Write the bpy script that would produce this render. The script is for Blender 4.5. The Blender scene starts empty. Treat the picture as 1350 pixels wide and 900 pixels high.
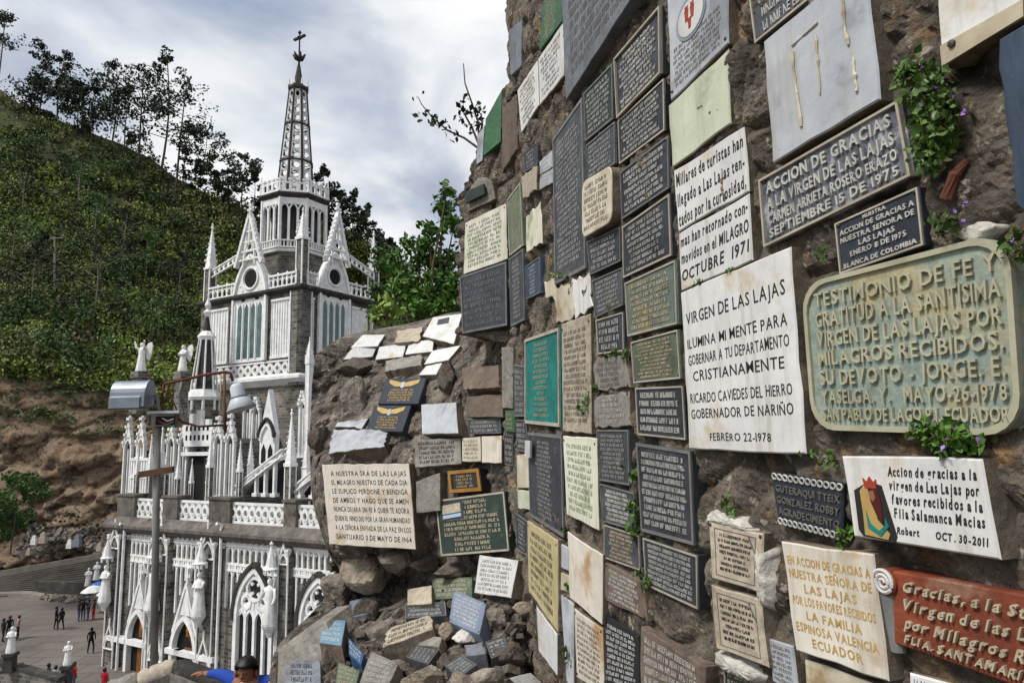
import bpy, bmesh, math, random
import numpy as np
from mathutils import Vector, noise
R = math.radians
random.seed(7)
SC = bpy.context.scene
COL = SC.collection
# ------------------------------------------------------------------ camera
F_PX, CX, CY = 900.0, 675.0, 450.0
TILT, ROLL = math.atan(130 / 900), R(1.2)
_fw = np.array([0, math.cos(TILT), math.sin(TILT)])
_u0 = np.array([0, -math.sin(TILT), math.cos(TILT)])
_r0 = np.array([1.0, 0, 0])
_up = _u0 * math.cos(ROLL) + _r0 * math.sin(ROLL)
_rt = _r0 * math.cos(ROLL) - _u0 * math.sin(ROLL)
cam_d = bpy.data.cameras.new('camera')
cam_d.sensor_width = 36.0
cam_d.lens = 24.0
cam_d.clip_start, cam_d.clip_end = 0.05, 3000
cam = bpy.data.objects.new('camera', cam_d)
COL.objects.link(cam)
from mathutils import Matrix
_m = Matrix.Identity(4)
for i in range(3):
    _m[i][0], _m[i][1], _m[i][2] = _rt[i], _up[i], -_fw[i]
cam.matrix_world = _m
SC.camera = cam
# ------------------------------------------------------------------ light
SUN_EL, SUN_AZ = R(52), R(-118)          # azimuth from +Y towards +X
w = bpy.data.worlds.new('World')
SC.world = w
w.use_nodes = True
nt = w.node_tree
nt.nodes.clear()
def N(t, kind, **kw):
    n = t.nodes.new(kind)
    for k, v in kw.items():
        setattr(n, k, v)
    return n
out = N(nt, 'ShaderNodeOutputWorld')
bg = N(nt, 'ShaderNodeBackground')
bg.inputs['Strength'].default_value = 0.122
sky = N(nt, 'ShaderNodeTexSky', sky_type='NISHITA', sun_disc=False, sun_elevation=SUN_EL, sun_rotation=SUN_AZ)
tc = N(nt, 'ShaderNodeTexCoord')
mp = N(nt, 'ShaderNodeMapping')
mp.inputs['Scale'].default_value = (1.0, 1.0, 2.2)
mp.inputs['Location'].default_value = (0.35, 0.2, 0.1)
nt.links.new(tc.outputs['Generated'], mp.inputs['Vector'])
n1 = N(nt, 'ShaderNodeTexNoise')
n1.inputs['Scale'].default_value = 2.3
n1.inputs['Detail'].default_value = 7
n1.inputs['Roughness'].default_value = 0.52
n1.inputs['Distortion'].default_value = 0.4
n2 = N(nt, 'ShaderNodeTexNoise')
n2.inputs['Scale'].default_value = 1.7
n2.inputs['Detail'].default_value = 6
n2.inputs['Roughness'].default_value = 0.5
for n in (n1, n2):
    nt.links.new(mp.outputs['Vector'], n.inputs['Vector'])
def ramp(t, stops, interp='LINEAR'):
    r = N(t, 'ShaderNodeValToRGB')
    r.color_ramp.interpolation = interp
    e = r.color_ramp.elements
    while len(e) < len(stops):
        e.new(0.5)
    for i, (p, c) in enumerate(stops):
        e[i].position = p
        c = (c, c, c) if isinstance(c, (int, float)) else c
        e[i].color = (*c, 1)
    return r
shade = ramp(nt, [(0.30, (0.28, 0.33, 0.43)), (0.43, (0.47, 0.52, 0.61)), (0.54, (0.76, 0.785, 0.82)), (0.66, (1.0, 1.0, 1.0))])
nt.links.new(n1.outputs['Fac'], shade.inputs['Fac'])
sc_ = N(nt, 'ShaderNodeVectorMath', operation='SCALE')
sc_.inputs['Scale'].default_value = 7.6
nt.links.new(shade.outputs['Color'], sc_.inputs[0])
cov = ramp(nt, [(0.36, 0.2), (0.50, 1.0)])
nt.links.new(n2.outputs['Fac'], cov.inputs['Fac'])
mx = N(nt, 'ShaderNodeMix', data_type='RGBA')
nt.links.new(cov.outputs['Color'], mx.inputs[0])
nt.links.new(sky.outputs['Color'], mx.inputs[6])
nt.links.new(sc_.outputs['Vector'], mx.inputs[7])
nt.links.new(mx.outputs[2], bg.inputs['Color'])
nt.links.new(bg.outputs[0], out.inputs['Surface'])
sd = bpy.data.lights.new('sun', 'SUN')
sd.energy, sd.angle, sd.color = 2.9, R(15), (1.0, 0.955, 0.89)
sun = bpy.data.objects.new('sun', sd)
COL.objects.link(sun)
_d = Vector((math.sin(SUN_AZ) * math.cos(SUN_EL), math.cos(SUN_AZ) * math.cos(SUN_EL), math.sin(SUN_EL)))
sun.rotation_euler = _d.to_track_quat('Z', 'Y').to_euler()
sun.location = _d * 60
vs = SC.view_settings
vs.view_transform, vs.look, vs.gamma, vs.use_curve_mapping = 'Standard', 'None', 1.0, False
vs.exposure = 0.24
SC.cycles.max_bounces = 5
SC.cycles.use_denoising = True
# ------------------------------------------------------------------ helpers
def ray(px, py):
    return _rt * ((px - CX) / F_PX) + _up * ((CY - py) / F_PX) + _fw
def at(px, py, Y):
    d = ray(px, py)
    return d * (Y / d[1])
def rgb(h):
    h = h.lstrip('#')
    o = []
    for i in (0, 2, 4):
        c = int(h[i:i + 2], 16) / 255
        o.append(c / 12.92 if c <= 0.04045 else ((c + 0.055) / 1.055) ** 2.4)
    return tuple(o)
MATS = {}
def mat(name, c1, c2=None, scale=6.0, rough=0.8, bump=0.3, bscale=60.0, metal=0.0, stain=None, stain_at=0.58, sscale=3.0, var=0.12,
        speck=None, spec=0.35, stretch=None, grain=0.0, gscale=45.0, streak=None):
    c1 = rgb(c1) if isinstance(c1, str) else c1
    c2 = c1 if c2 is None else (rgb(c2) if isinstance(c2, str) else c2)
    m = bpy.data.materials.new(name)
    m.use_nodes = True
    t = m.node_tree
    b = t.nodes['Principled BSDF']
    b.inputs['Roughness'].default_value = rough
    b.inputs['Metallic'].default_value = metal
    b.inputs['Specular IOR Level'].default_value = spec
    tcn = N(t, 'ShaderNodeTexCoord')
    oi = N(t, 'ShaderNodeObjectInfo')
    v = tcn.outputs['Object']
    if stretch:
        mpn = N(t, 'ShaderNodeMapping')
        mpn.inputs['Scale'].default_value = stretch
        t.links.new(v, mpn.inputs['Vector'])
        v = mpn.outputs['Vector']
    wm = N(t, 'ShaderNodeMath', operation='MULTIPLY')
    wm.inputs[1].default_value = 37.0
    t.links.new(oi.outputs['Random'], wm.inputs[0])
    def nz(s, det=5, ro=0.6, vec=None):
        n = N(t, 'ShaderNodeTexNoise', noise_dimensions='4D')
        n.inputs['Scale'].default_value = s
        n.inputs['Detail'].default_value = det
        n.inputs['Roughness'].default_value = ro
        t.links.new(vec or v, n.inputs['Vector'])
        t.links.new(wm.outputs[0], n.inputs['W'])
        return n.outputs['Fac']
    a = nz(scale)
    r = ramp(t, [(0.33, c1), (0.68, c2)])
    t.links.new(a, r.inputs['Fac'])
    c = r.outputs['Color']
    def mixin(c, fac, colr):
        x = N(t, 'ShaderNodeMix', data_type='RGBA')
        t.links.new(fac, x.inputs[0])
        t.links.new(c, x.inputs[6])
        x.inputs[7].default_value = (*colr, 1)
        return x.outputs[2]
    if stain:
        rr = ramp(t, [(stain_at, 0.0), (stain_at + 0.1, 0.85)])
        t.links.new(nz(sscale, 6, 0.65), rr.inputs['Fac'])
        c = mixin(c, rr.outputs['Color'], rgb(stain) if isinstance(stain, str) else stain)
    if grain:
        rr = ramp(t, [(0.36, 1 - grain), (0.5, 1.0), (0.66, 1 + grain * 0.8)])
        t.links.new(nz(gscale, 9, 0.78), rr.inputs['Fac'])
        x = N(t, 'ShaderNodeMix', data_type='RGBA', blend_type='MULTIPLY')
        x.inputs[0].default_value = 1.0
        t.links.new(c, x.inputs[6]); t.links.new(rr.outputs['Color'], x.inputs[7])
        c = x.outputs[2]
    if streak:
        mq = N(t, 'ShaderNodeMapping')
        mq.inputs['Scale'].default_value = (28, 28, 2.2)
        t.links.new(tcn.outputs['Object'], mq.inputs['Vector'])
        rr = ramp(t, [(0.52, 0.0), (0.72, 0.55)])
        t.links.new(nz(1.0, 4, 0.6, mq.outputs['Vector']), rr.inputs['Fac'])
        c = mixin(c, rr.outputs['Color'], rgb(streak))
    if speck:
        rr = ramp(t, [(0.60, 0.0), (0.66, 0.7)])
        t.links.new(nz(bscale * 1.2, 3, 0.6), rr.inputs['Fac'])
        c = mixin(c, rr.outputs['Color'], rgb(speck) if isinstance(speck, str) else speck)
    if var:
        hs = N(t, 'ShaderNodeHueSaturation')
        mr = N(t, 'ShaderNodeMapRange')
        mr.inputs['To Min'].default_value = 1 - var
        mr.inputs['To Max'].default_value = 1 + var
        t.links.new(oi.outputs['Random'], mr.inputs['Value'])
        t.links.new(mr.outputs['Result'], hs.inputs['Value'])
        t.links.new(c, hs.inputs['Color'])
        c = hs.outputs['Color']
    t.links.new(c, b.inputs['Base Color'])
    if bump:
        bn = N(t, 'ShaderNodeBump')
        bn.inputs['Strength'].default_value = bump
        bn.inputs['Distance'].default_value = 0.6 / bscale
        hh = nz(bscale, 7, 0.74)
        if grain > 0.3:
            ml = N(t, 'ShaderNodeMath', operation='MULTIPLY_ADD')
            ml.inputs[1].default_value = 2.2
            t.links.new(nz(bscale * 0.3, 5, 0.6), ml.inputs[0]); t.links.new(hh, ml.inputs[2])
            hh = ml.outputs[0]
        t.links.new(hh, bn.inputs['Height'])
        t.links.new(bn.outputs['Normal'], b.inputs['Normal'])
    MATS[name] = m
    return m
LOC = {}
def put(o, parent, loc):
    COL.objects.link(o)
    if parent is not None:
        o.parent = parent
        LOC[o.name] = LOC[parent.name]
    else:
        o.location = loc
        LOC[o.name] = np.array(loc, float)
def tag(o, label=None, cat=None, group=None, kind=None):
    if label: o['label'] = label
    if cat: o['category'] = cat
    if group: o['group'] = group
    if kind: o['kind'] = kind
    return o
def empty(name, loc, label, cat, group=None):
    o = bpy.data.objects.new(name, None)
    o.empty_display_size = 0.2
    put(o, None, tuple(float(x) for x in loc))
    return tag(o, label, cat, group)
def np_mesh(name, V, Fq, mats, parent=None, loc=(0, 0, 0), smooth=False, mi=None):
    """V (n,3) world coordinates, Fq (m,k) int faces of one size -> one linked mesh object"""
    base = LOC[parent.name] if parent is not None else np.array(loc, float)
    V = np.asarray(V, np.float64) - base
    Fq = np.asarray(Fq, np.int32)
    me = bpy.data.meshes.new(name)
    me.vertices.add(len(V))
    me.vertices.foreach_set('co', V.astype(np.float32).ravel())
    k = Fq.shape[1]
    me.loops.add(Fq.size)
    me.loops.foreach_set('vertex_index', Fq.ravel())
    me.polygons.add(len(Fq))
    me.polygons.foreach_set('loop_start', np.arange(0, Fq.size, k, dtype=np.int32))
    me.polygons.foreach_set('loop_total', np.full(len(Fq), k, np.int32))
    for m in (mats if isinstance(mats, (list, tuple)) else [mats]):
        me.materials.append(MATS[m] if isinstance(m, str) else m)
    if mi is not None:
        me.polygons.foreach_set('material_index', np.asarray(mi, np.int32))
    me.polygons.foreach_set('use_smooth', np.full(len(Fq), smooth, bool))
    me.update(calc_edges=True)
    o = bpy.data.objects.new(name, me)
    put(o, parent, tuple(float(x) for x in base))
    return o
class MB:
    """collects shapes in world coordinates and links them as ONE mesh object"""
    def __init__(s):
        s.v, s.f, s.m, s.cur = [], [], [], 0
    def add(s, vs, fs):
        n = len(s.v)
        s.v.extend([tuple(float(c) for c in p) for p in vs])
        for f in fs:
            s.f.append([n + i for i in f])
            s.m.append(s.cur)
    def hexa(s, p):            # p: 8 points, bottom 4 then top 4
        s.add(p, [(3, 2, 1, 0), (4, 5, 6, 7), (0, 1, 5, 4), (1, 2, 6, 5), (2, 3, 7, 6), (3, 0, 4, 7)])
    def box(s, c, ax, ay, az):
        c, ax, ay, az = (np.asarray(q, float) for q in (c, ax, ay, az))
        s.hexa([c - ax - ay - az, c + ax - ay - az, c + ax + ay - az, c - ax + ay - az,
                c - ax - ay + az, c + ax - ay + az, c + ax + ay + az, c - ax + ay + az])
    def aabb(s, x0, x1, y0, y1, z0, z1):
        s.box(((x0 + x1) / 2, (y0 + y1) / 2, (z0 + z1) / 2), ((x1 - x0) / 2, 0, 0), (0, (y1 - y0) / 2, 0), (0, 0, (z1 - z0) / 2))
    def loft(s, rings, cap=True):
        n = len(rings[0])
        fs = []
        for k in range(len(rings) - 1):
            for i in range(n):
                j = (i + 1) % n
                fs.append((k * n + i, k * n + j, (k + 1) * n + j, (k + 1) * n + i))
        if cap:
            fs.append(tuple(reversed(range(n))))
            fs.append(tuple(range((len(rings) - 1) * n, len(rings) * n)))
        s.add([p for r in rings for p in r], fs)
    def tube(s, pts, rad, n=8):
        pts = [np.asarray(p, float) for p in pts]
        rad = [rad] * len(pts) if isinstance(rad, (int, float)) else rad
        rings = []
        for i, p in enumerate(pts):
            d = pts[min(i + 1, len(pts) - 1)] - pts[max(i - 1, 0)]
            d = d / (np.linalg.norm(d) + 1e-9)
            h = np.array([0, 0, 1.0]) if abs(d[2]) < 0.9 else np.array([1.0, 0, 0])
            a = np.cross(d, h); a /= np.linalg.norm(a)
            b = np.cross(d, a)
            rings.append([p + rad[i] * (math.cos(q) * a + math.sin(q) * b) for q in (2 * math.pi * k / n for k in range(n))])
        s.loft(rings)
    def lathe(s, c, prof, n=12, rot=0.0, ax=(1, 0, 0), ay=(0, 1, 0), az=(0, 0, 1)):
        c, ax, ay, az = (np.asarray(q, float) for q in (c, ax, ay, az))
        rings = []
        for r, z in prof:
            r = max(r, 1e-4)
            rings.append([c + az * z + ax * r * math.cos(rot + 2 * math.pi * k / n) + ay * r * math.sin(rot + 2 * math.pi * k / n) for k in range(n)])
        s.loft(rings)
    def prism(s, top, off):     # polygon (list of points) and an offset vector to its other face
        n = len(top)
        top = [np.asarray(p, float) for p in top]
        off = np.asarray(off, float)
        s.add(top + [p + off for p in top], [tuple(range(n)), tuple(reversed(range(n, 2 * n)))] +
              [(i, (i + 1) % n, n + (i + 1) % n, n + i) for i in range(n)])
    def build(s, name, mats, parent=None, loc=None, smooth=False):
        if loc is None:
            a = np.array(s.v)
            loc = ((a[:, 0].min() + a[:, 0].max()) / 2, (a[:, 1].min() + a[:, 1].max()) / 2, a[:, 2].min())
        base = LOC[parent.name] if parent is not None else np.array(loc, float)
        me = bpy.data.meshes.new(name)
        me.from_pydata([tuple(np.array(p) - base) for p in s.v], [], s.f)
        for m in (mats if isinstance(mats, (list, tuple)) else [mats]):
            me.materials.append(MATS[m])
        me.polygons.foreach_set('material_index', s.m)
        if smooth:
            me.polygons.foreach_set('use_smooth', [True] * len(s.f))
        me.update()
        o = bpy.data.objects.new(name, me)
        put(o, parent, tuple(float(x) for x in base))
        return o
def fbm(p, octv=4, sc=1.0):
    return noise.fractal(Vector(p) * sc, 0.9, 2.0, octv)
def leaf_quads(P, size, rng, aspect=0.55, up=0.25, fold=0.25):
    """one folded leaf quad per point"""
    n = len(P)
    d = rng.normal(size=(n, 3)); d[:, 2] += up; d /= np.linalg.norm(d, axis=1)[:, None]
    e = rng.normal(size=(n, 3)); e -= d * (e * d).sum(1)[:, None]; e /= np.linalg.norm(e, axis=1)[:, None]
    g = np.cross(d, e)
    L = size * rng.uniform(0.45, 1.35, size=(n, 1))
    W = L * aspect * 0.5
    V = np.empty((n, 4, 3))
    V[:, 0] = P - d * L / 2
    V[:, 1] = P + e * W + g * W * fold
    V[:, 2] = P + d * L / 2
    V[:, 3] = P - e * W + g * W * fold
    return V.reshape(-1, 3), np.arange(n * 4).reshape(-1, 4)
# ------------------------------------------------------------------ materials
mat('mortar', '#82786b', '#2e2823', scale=6, rough=0.95, bump=1.0, bscale=24, stain='#9a7a55', stain_at=0.58, sscale=7, var=0, speck='#b4aa9b', grain=.62, gscale=48)
mat('outcrop_rock', '#8d8378', '#2f2924', scale=4.5, rough=0.95, bump=1.0, bscale=18, stain='#2b251f', stain_at=0.56, sscale=3.0, var=0, speck='#b8ac9d', grain=.6, gscale=34)
mat('boulder_stone', '#958c81', '#5a5149', scale=5, rough=0.95, bump=0.9, bscale=30, stain='#51483f', stain_at=0.58, sscale=5, var=0.25, speck='#c2b8aa', grain=.38, gscale=26)
mat('plaster', '#d8d5cd', '#b3aca0', scale=9, rough=0.9, bump=0.8, bscale=45, var=0, grain=.38, gscale=26)
mat('marble_white', '#dad9d6', '#c6c6c6', scale=4, rough=0.5, bump=0.08, bscale=50, stain='#b9a887', stain_at=0.545, sscale=3.2, var=0.08, grain=.10, gscale=14, streak='#9a917f')
mat('marble_grey', '#b9bdc2', '#989da4', scale=5, rough=0.55, bump=0.12, bscale=60, stain='#7d8087', stain_at=0.545, sscale=5, var=0.1, grain=.10, gscale=14, streak='#9a917f')
mat('marble_stained', '#dcdacb', '#c3c3ae', scale=4, rough=0.6, bump=0.12, bscale=50, stain='#8f9a72', stain_at=0.545, sscale=6, var=0.06, grain=.10, gscale=14, streak='#9a917f')
mat('marble_cream', '#d6cfbd', '#b5a98f', scale=5, rough=0.7, bump=0.3, bscale=40, stain='#8d7450', stain_at=0.545, sscale=4, var=0.1, grain=.10, gscale=14, streak='#9a917f')
mat('marble_rust', '#d9d3c8', '#c6bdae', scale=4, rough=0.6, bump=0.15, bscale=50, stain='#a8814c', stain_at=0.545, sscale=3, var=0.05, grain=.10, gscale=14, streak='#9a917f')
mat('pale_green', '#c6cbb4', '#b3b8a2', scale=5, rough=0.7, bump=0.15, bscale=50, stain='#97a085', stain_at=0.545, sscale=4, var=0.03, grain=.10, gscale=14, streak='#9a917f')
mat('slate', '#7c8087', '#5d6167', scale=6, rough=0.7, bump=0.3, bscale=60, stain='#45484d', stain_at=0.6, var=0.15, grain=.32, gscale=30)
mat('cement', '#8f8b83', '#6d6962', scale=6, rough=0.9, bump=0.5, bscale=50, stain='#534d45', stain_at=0.58, sscale=4, var=0.18, grain=.38, gscale=26)
mat('beige_stone', '#b8ad9b', '#9b8f7d', scale=6, rough=0.85, bump=0.3, bscale=50, stain='#7a6c5a', stain_at=0.62, sscale=4, var=0.1, grain=.38, gscale=26)
mat('yellow_stone', '#b9ad84', '#a39668', scale=5, rough=0.8, bump=0.25, bscale=50, stain='#8a7a4c', stain_at=0.6, var=0.05, grain=.10, gscale=14, streak='#9a917f')
mat('brown_stone', '#77695d', '#5a4d43', scale=5, rough=0.9, bump=0.5, bscale=40, stain='#8d8176', stain_at=0.6, var=0.12, grain=.38, gscale=26)
mat('cast_dark', '#474b52', '#303338', scale=7, rough=0.55, bump=0.25, bscale=80, metal=0.25, stain='#5c5f63', stain_at=0.62, sscale=6, var=0.25, grain=.32, gscale=30)
mat('cast_mid', '#565a5e', '#3f4246', scale=7, rough=0.6, bump=0.3, bscale=80, metal=0.25, stain='#74736f', stain_at=0.6, sscale=6, var=0.2, grain=.32, gscale=30)
mat('cast_silver', '#7b7e85', '#2c2f35', scale=16, rough=0.5, bump=0.3, bscale=70, metal=0.3, stain='#b4b6ba', stain_at=0.54, sscale=12, var=0.1, grain=.32, gscale=30)
mat('cast_green', '#6f7b66', '#4e584a', scale=7, rough=0.7, bump=0.3, bscale=70, metal=0.15, stain='#8c9280', stain_at=0.6, sscale=6, var=0.12, grain=.32, gscale=30)
mat('cast_olive', '#6f7a6d', '#4a6163', scale=4, rough=0.7, bump=0.3, bscale=70, metal=0.15, stain='#8b7c50', stain_at=0.5, sscale=4, var=0.05, grain=.32, gscale=30)
mat('bronze_patina', '#959d8d', '#82938e', scale=3.5, rough=0.7, bump=0.35, bscale=70, metal=0.05, stain='#aa9c74', stain_at=0.52, sscale=4, var=0, grain=.32, gscale=30)
mat('patina_letter', '#b4b199', '#97957c', scale=10, rough=0.65, bump=0.2, bscale=60, metal=0.1, var=0)
mat('teal_paint', '#1c7f78', '#13645f', scale=6, rough=0.6, bump=0.2, bscale=60, stain='#4f8f88', stain_at=0.64, var=0.05, grain=.32, gscale=30)
mat('green_paint', '#3f6f4b', '#2e5237', scale=6, rough=0.6, bump=0.3, bscale=60, stain='#6d8a6c', stain_at=0.62, var=0.15, grain=.32, gscale=30)
mat('dark_green', '#2c3c34', '#222d28', scale=6, rough=0.6, bump=0.3, bscale=60, stain='#47564c', stain_at=0.62, var=0.1, grain=.32, gscale=30)
mat('navy_paint', '#30353f', '#23272f', scale=6, rough=0.5, bump=0.2, bscale=60, stain='#545c68', stain_at=0.64, var=0.1, grain=.32, gscale=30)
mat('blue_weathered', '#46566a', '#2f3c4e', scale=10, rough=0.7, bump=0.6, bscale=40, stain='#7d8790', stain_at=0.6, sscale=8, var=0, stretch=(3, 3, 0.6))
mat('light_blue', '#7396ab', '#5f8298', scale=6, rough=0.6, bump=0.15, bscale=60, var=0.05)
mat('blue_paint', '#335c86', '#29486a', scale=6, rough=0.6, bump=0.15, bscale=60, var=0.05)
mat('blue_grey', '#7f8a9c', '#667286', scale=6, rough=0.6, bump=0.15, bscale=60, var=0.05)
mat('black_granite', '#26272b', '#1a1b1e', scale=8, rough=0.35, bump=0.05, bscale=60, spec=0.5, var=0.05)
mat('red_clay', '#86432c', '#64301f', scale=6, rough=0.7, bump=0.35, bscale=50, stain='#927460', stain_at=0.55, sscale=5, var=0, grain=.32, gscale=30)
mat('gold_frame', '#b0823a', '#8c5f28', scale=8, rough=0.4, bump=0.2, bscale=50, metal=0.4, var=0)
mat('frame_pale', '#b3ab9c', '#8f877a', scale=9, rough=0.75, bump=0.3, bscale=60, var=0.12)
mat('frame_grey', '#7e7e7d', '#626262', scale=9, rough=0.65, bump=0.3, bscale=60, metal=0.2, var=0.15)
mat('letter_light', '#c2c0ba', '#9c9a95', scale=14, rough=0.6, bump=0.1, bscale=60, metal=0.2, var=0.15)
mat('letter_tan', '#bdb198', '#9a8e78', scale=14, rough=0.7, bump=0.1, bscale=60, metal=0.1, var=0.1)
mat('letter_white', '#c9c9c6', '#aeaeaa', scale=10, rough=0.7, bump=0, var=0.05)
mat('letter_black', '#1e1d1d', '#2b2a29', scale=10, rough=0.7, bump=0, var=0.05)
mat('letter_grey', '#66645f', '#56544f', scale=10, rough=0.8, bump=0, var=0.1)
mat('letter_gold', '#a98b4f', '#c0a469', scale=20, rough=0.6, bump=0, metal=0.2, var=0)
mat('letter_green', '#5f7a52', '#7d8f62', scale=20, rough=0.7, bump=0, var=0)
mat('letter_red', '#a3402c', '#8c3322', rough=0.7, bump=0, var=0)
mat('iron_rust', '#6b4030', '#4a2c22', scale=12, rough=0.9, bump=0.5, bscale=60, var=0)
mat('bolt_metal', '#54504a', '#3a3733', scale=12, rough=0.5, bump=0.2, metal=0.6, var=0.1)
mat('leaf_bright', (0.10, 0.21, 0.028), (0.05, 0.12, 0.018), scale=8, rough=0.55, bump=0, var=0.12)
mat('leaf_mid', (0.075, 0.145, 0.025), (0.035, 0.08, 0.015), scale=5, rough=0.6, bump=0, var=0.2)
mat('leaf_dark', (0.028, 0.042, 0.016), (0.013, 0.022, 0.010), scale=0.4, rough=0.7, bump=0, var=0.25)
mat('bark', '#6a5c4d', '#453a30', scale=5, rough=0.95, bump=0.6, bscale=30, var=0.15)
mat('bark_pale', '#8f857a', '#6a6056', scale=3, rough=0.95, bump=0.4, bscale=20, var=0.15)
mat('leaf_wall', (0.12, 0.215, 0.045), (0.055, 0.11, 0.022), scale=14, rough=0.45, bump=0, var=0.12)
mat('petal', '#8d62b5', '#a98acb', scale=20, rough=0.6, bump=0, var=0)
mat('white_trim', '#efefed', '#d6d6d4', scale=1.6, rough=0.7, bump=0.15, bscale=14, stain='#8f8d88', stain_at=0.66, sscale=1.5, var=0.04, grain=.18, gscale=3)
mat('statue_white', '#ececea', '#d0d0cc', scale=4, rough=0.7, bump=0.25, bscale=12, stain='#98958e', stain_at=0.62, sscale=3, var=0.05, grain=.14, gscale=3)
mat('glass_teal', '#54726f', '#33474a', scale=2.0, rough=0.2, bump=0, var=0.1, spec=0.6)
mat('glass_dark', '#16191d', '#20252b', scale=2, rough=0.25, bump=0, var=0, spec=0.6)
mat('stained_amber', '#a4601f', '#5c3a1a', scale=2.2, rough=0.4, bump=0, stain='#c29a3f', stain_at=0.55, sscale=2, var=0.1)
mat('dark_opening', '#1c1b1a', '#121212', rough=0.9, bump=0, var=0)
mat('dark_stone', '#4a4845', '#2b2927', scale=1.5, rough=0.9, bump=0.6, bscale=12, stain='#6e6a63', stain_at=0.58, sscale=2, var=0.08)
mat('rib_stone', '#4a4340', '#38322f', scale=3, rough=0.9, bump=0.3, bscale=20, var=0)
mat('plaza_paving', '#736b66', '#625b56', scale=0.22, rough=0.9, bump=0.15, bscale=6, stain='#524b47', stain_at=0.56, sscale=0.25, var=0)
mat('kerb_stone', '#8c857c', '#6d675f', scale=1.5, rough=0.9, bump=0.4, bscale=10, var=0.1)
mat('step_stone', '#5a544e', '#413c38', scale=1.0, rough=0.9, bump=0.4, bscale=8, var=0.05)
mat('ground_earth', '#5d5442', '#47422f', scale=0.08, rough=0.95, bump=0.3, bscale=2, var=0)
mat('lamp_grey', '#8f979f', '#79828c', scale=8, rough=0.4, bump=0.05, metal=0.3, var=0)
mat('lamp_white', '#c9ccd1', '#b1b5bc', scale=8, rough=0.45, bump=0.1, var=0)
mat('pole_concrete', '#8b8984', '#757370', scale=5, rough=0.9, bump=0.4, bscale=50, var=0)
mat('wood_brown', '#6f5238', '#543c28', scale=6, rough=0.85, bump=0.4, bscale=40, var=0.1)
mat('skin', '#8f6248', '#7d523b', rough=0.6, bump=0, var=0.08)
mat('hair_black', '#17130f', '#0f0c0a', rough=0.5, bump=0.3, bscale=120, var=0)
for nm, h in (('cloth_black', '#1d1f24'), ('cloth_navy', '#20304f'), ('cloth_blue', '#1d3f96'), ('cloth_red', '#a8202a'), ('cloth_white', '#c9cbd0'),
              ('cloth_denim', '#3b5275'), ('cloth_brown', '#4f3b2c'), ('cloth_pink', '#a8878a'), ('canvas_white', '#cfcfcb'), ('canvas_blue', '#3d62a8'), ('cloth_pale', '#9fb6cf')):
    mat(nm, h, rough=0.85, bump=0.2, bscale=60, var=0.05)
mat('pier_stone', '#77706a', '#4d4843', scale=1.5, rough=0.9, bump=0.6, bscale=12, stain='#2f2c29', stain_at=0.58, sscale=2, var=0.08, grain=.35, gscale=5)
def paving_joints():
    t = MATS['plaza_paving'].node_tree
    b = t.nodes['Principled BSDF']
    src = b.inputs['Base Color'].links[0].from_socket
    g = N(t, 'ShaderNodeNewGeometry')
    br = N(t, 'ShaderNodeTexBrick')
    br.inputs['Scale'].default_value = 1.0
    br.inputs['Brick Width'].default_value = 2.6
    br.inputs['Row Height'].default_value = 1.7
    br.inputs['Mortar Size'].default_value = 0.05
    br.inputs['Color1'].default_value = (1.08, 1.08, 1.08, 1); br.inputs['Color2'].default_value = (0.88, 0.88, 0.88, 1); br.inputs['Mortar'].default_value = (0.6, 0.6, 0.6, 1)
    t.links.new(g.outputs['Position'], br.inputs['Vector'])
    x = N(t, 'ShaderNodeMix', data_type='RGBA', blend_type='MULTIPLY')
    x.inputs[0].default_value = 1.0
    t.links.new(src, x.inputs[6]); t.links.new(br.outputs['Color'], x.inputs[7]); t.links.new(x.outputs[2], b.inputs['Base Color'])
paving_joints()
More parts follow.
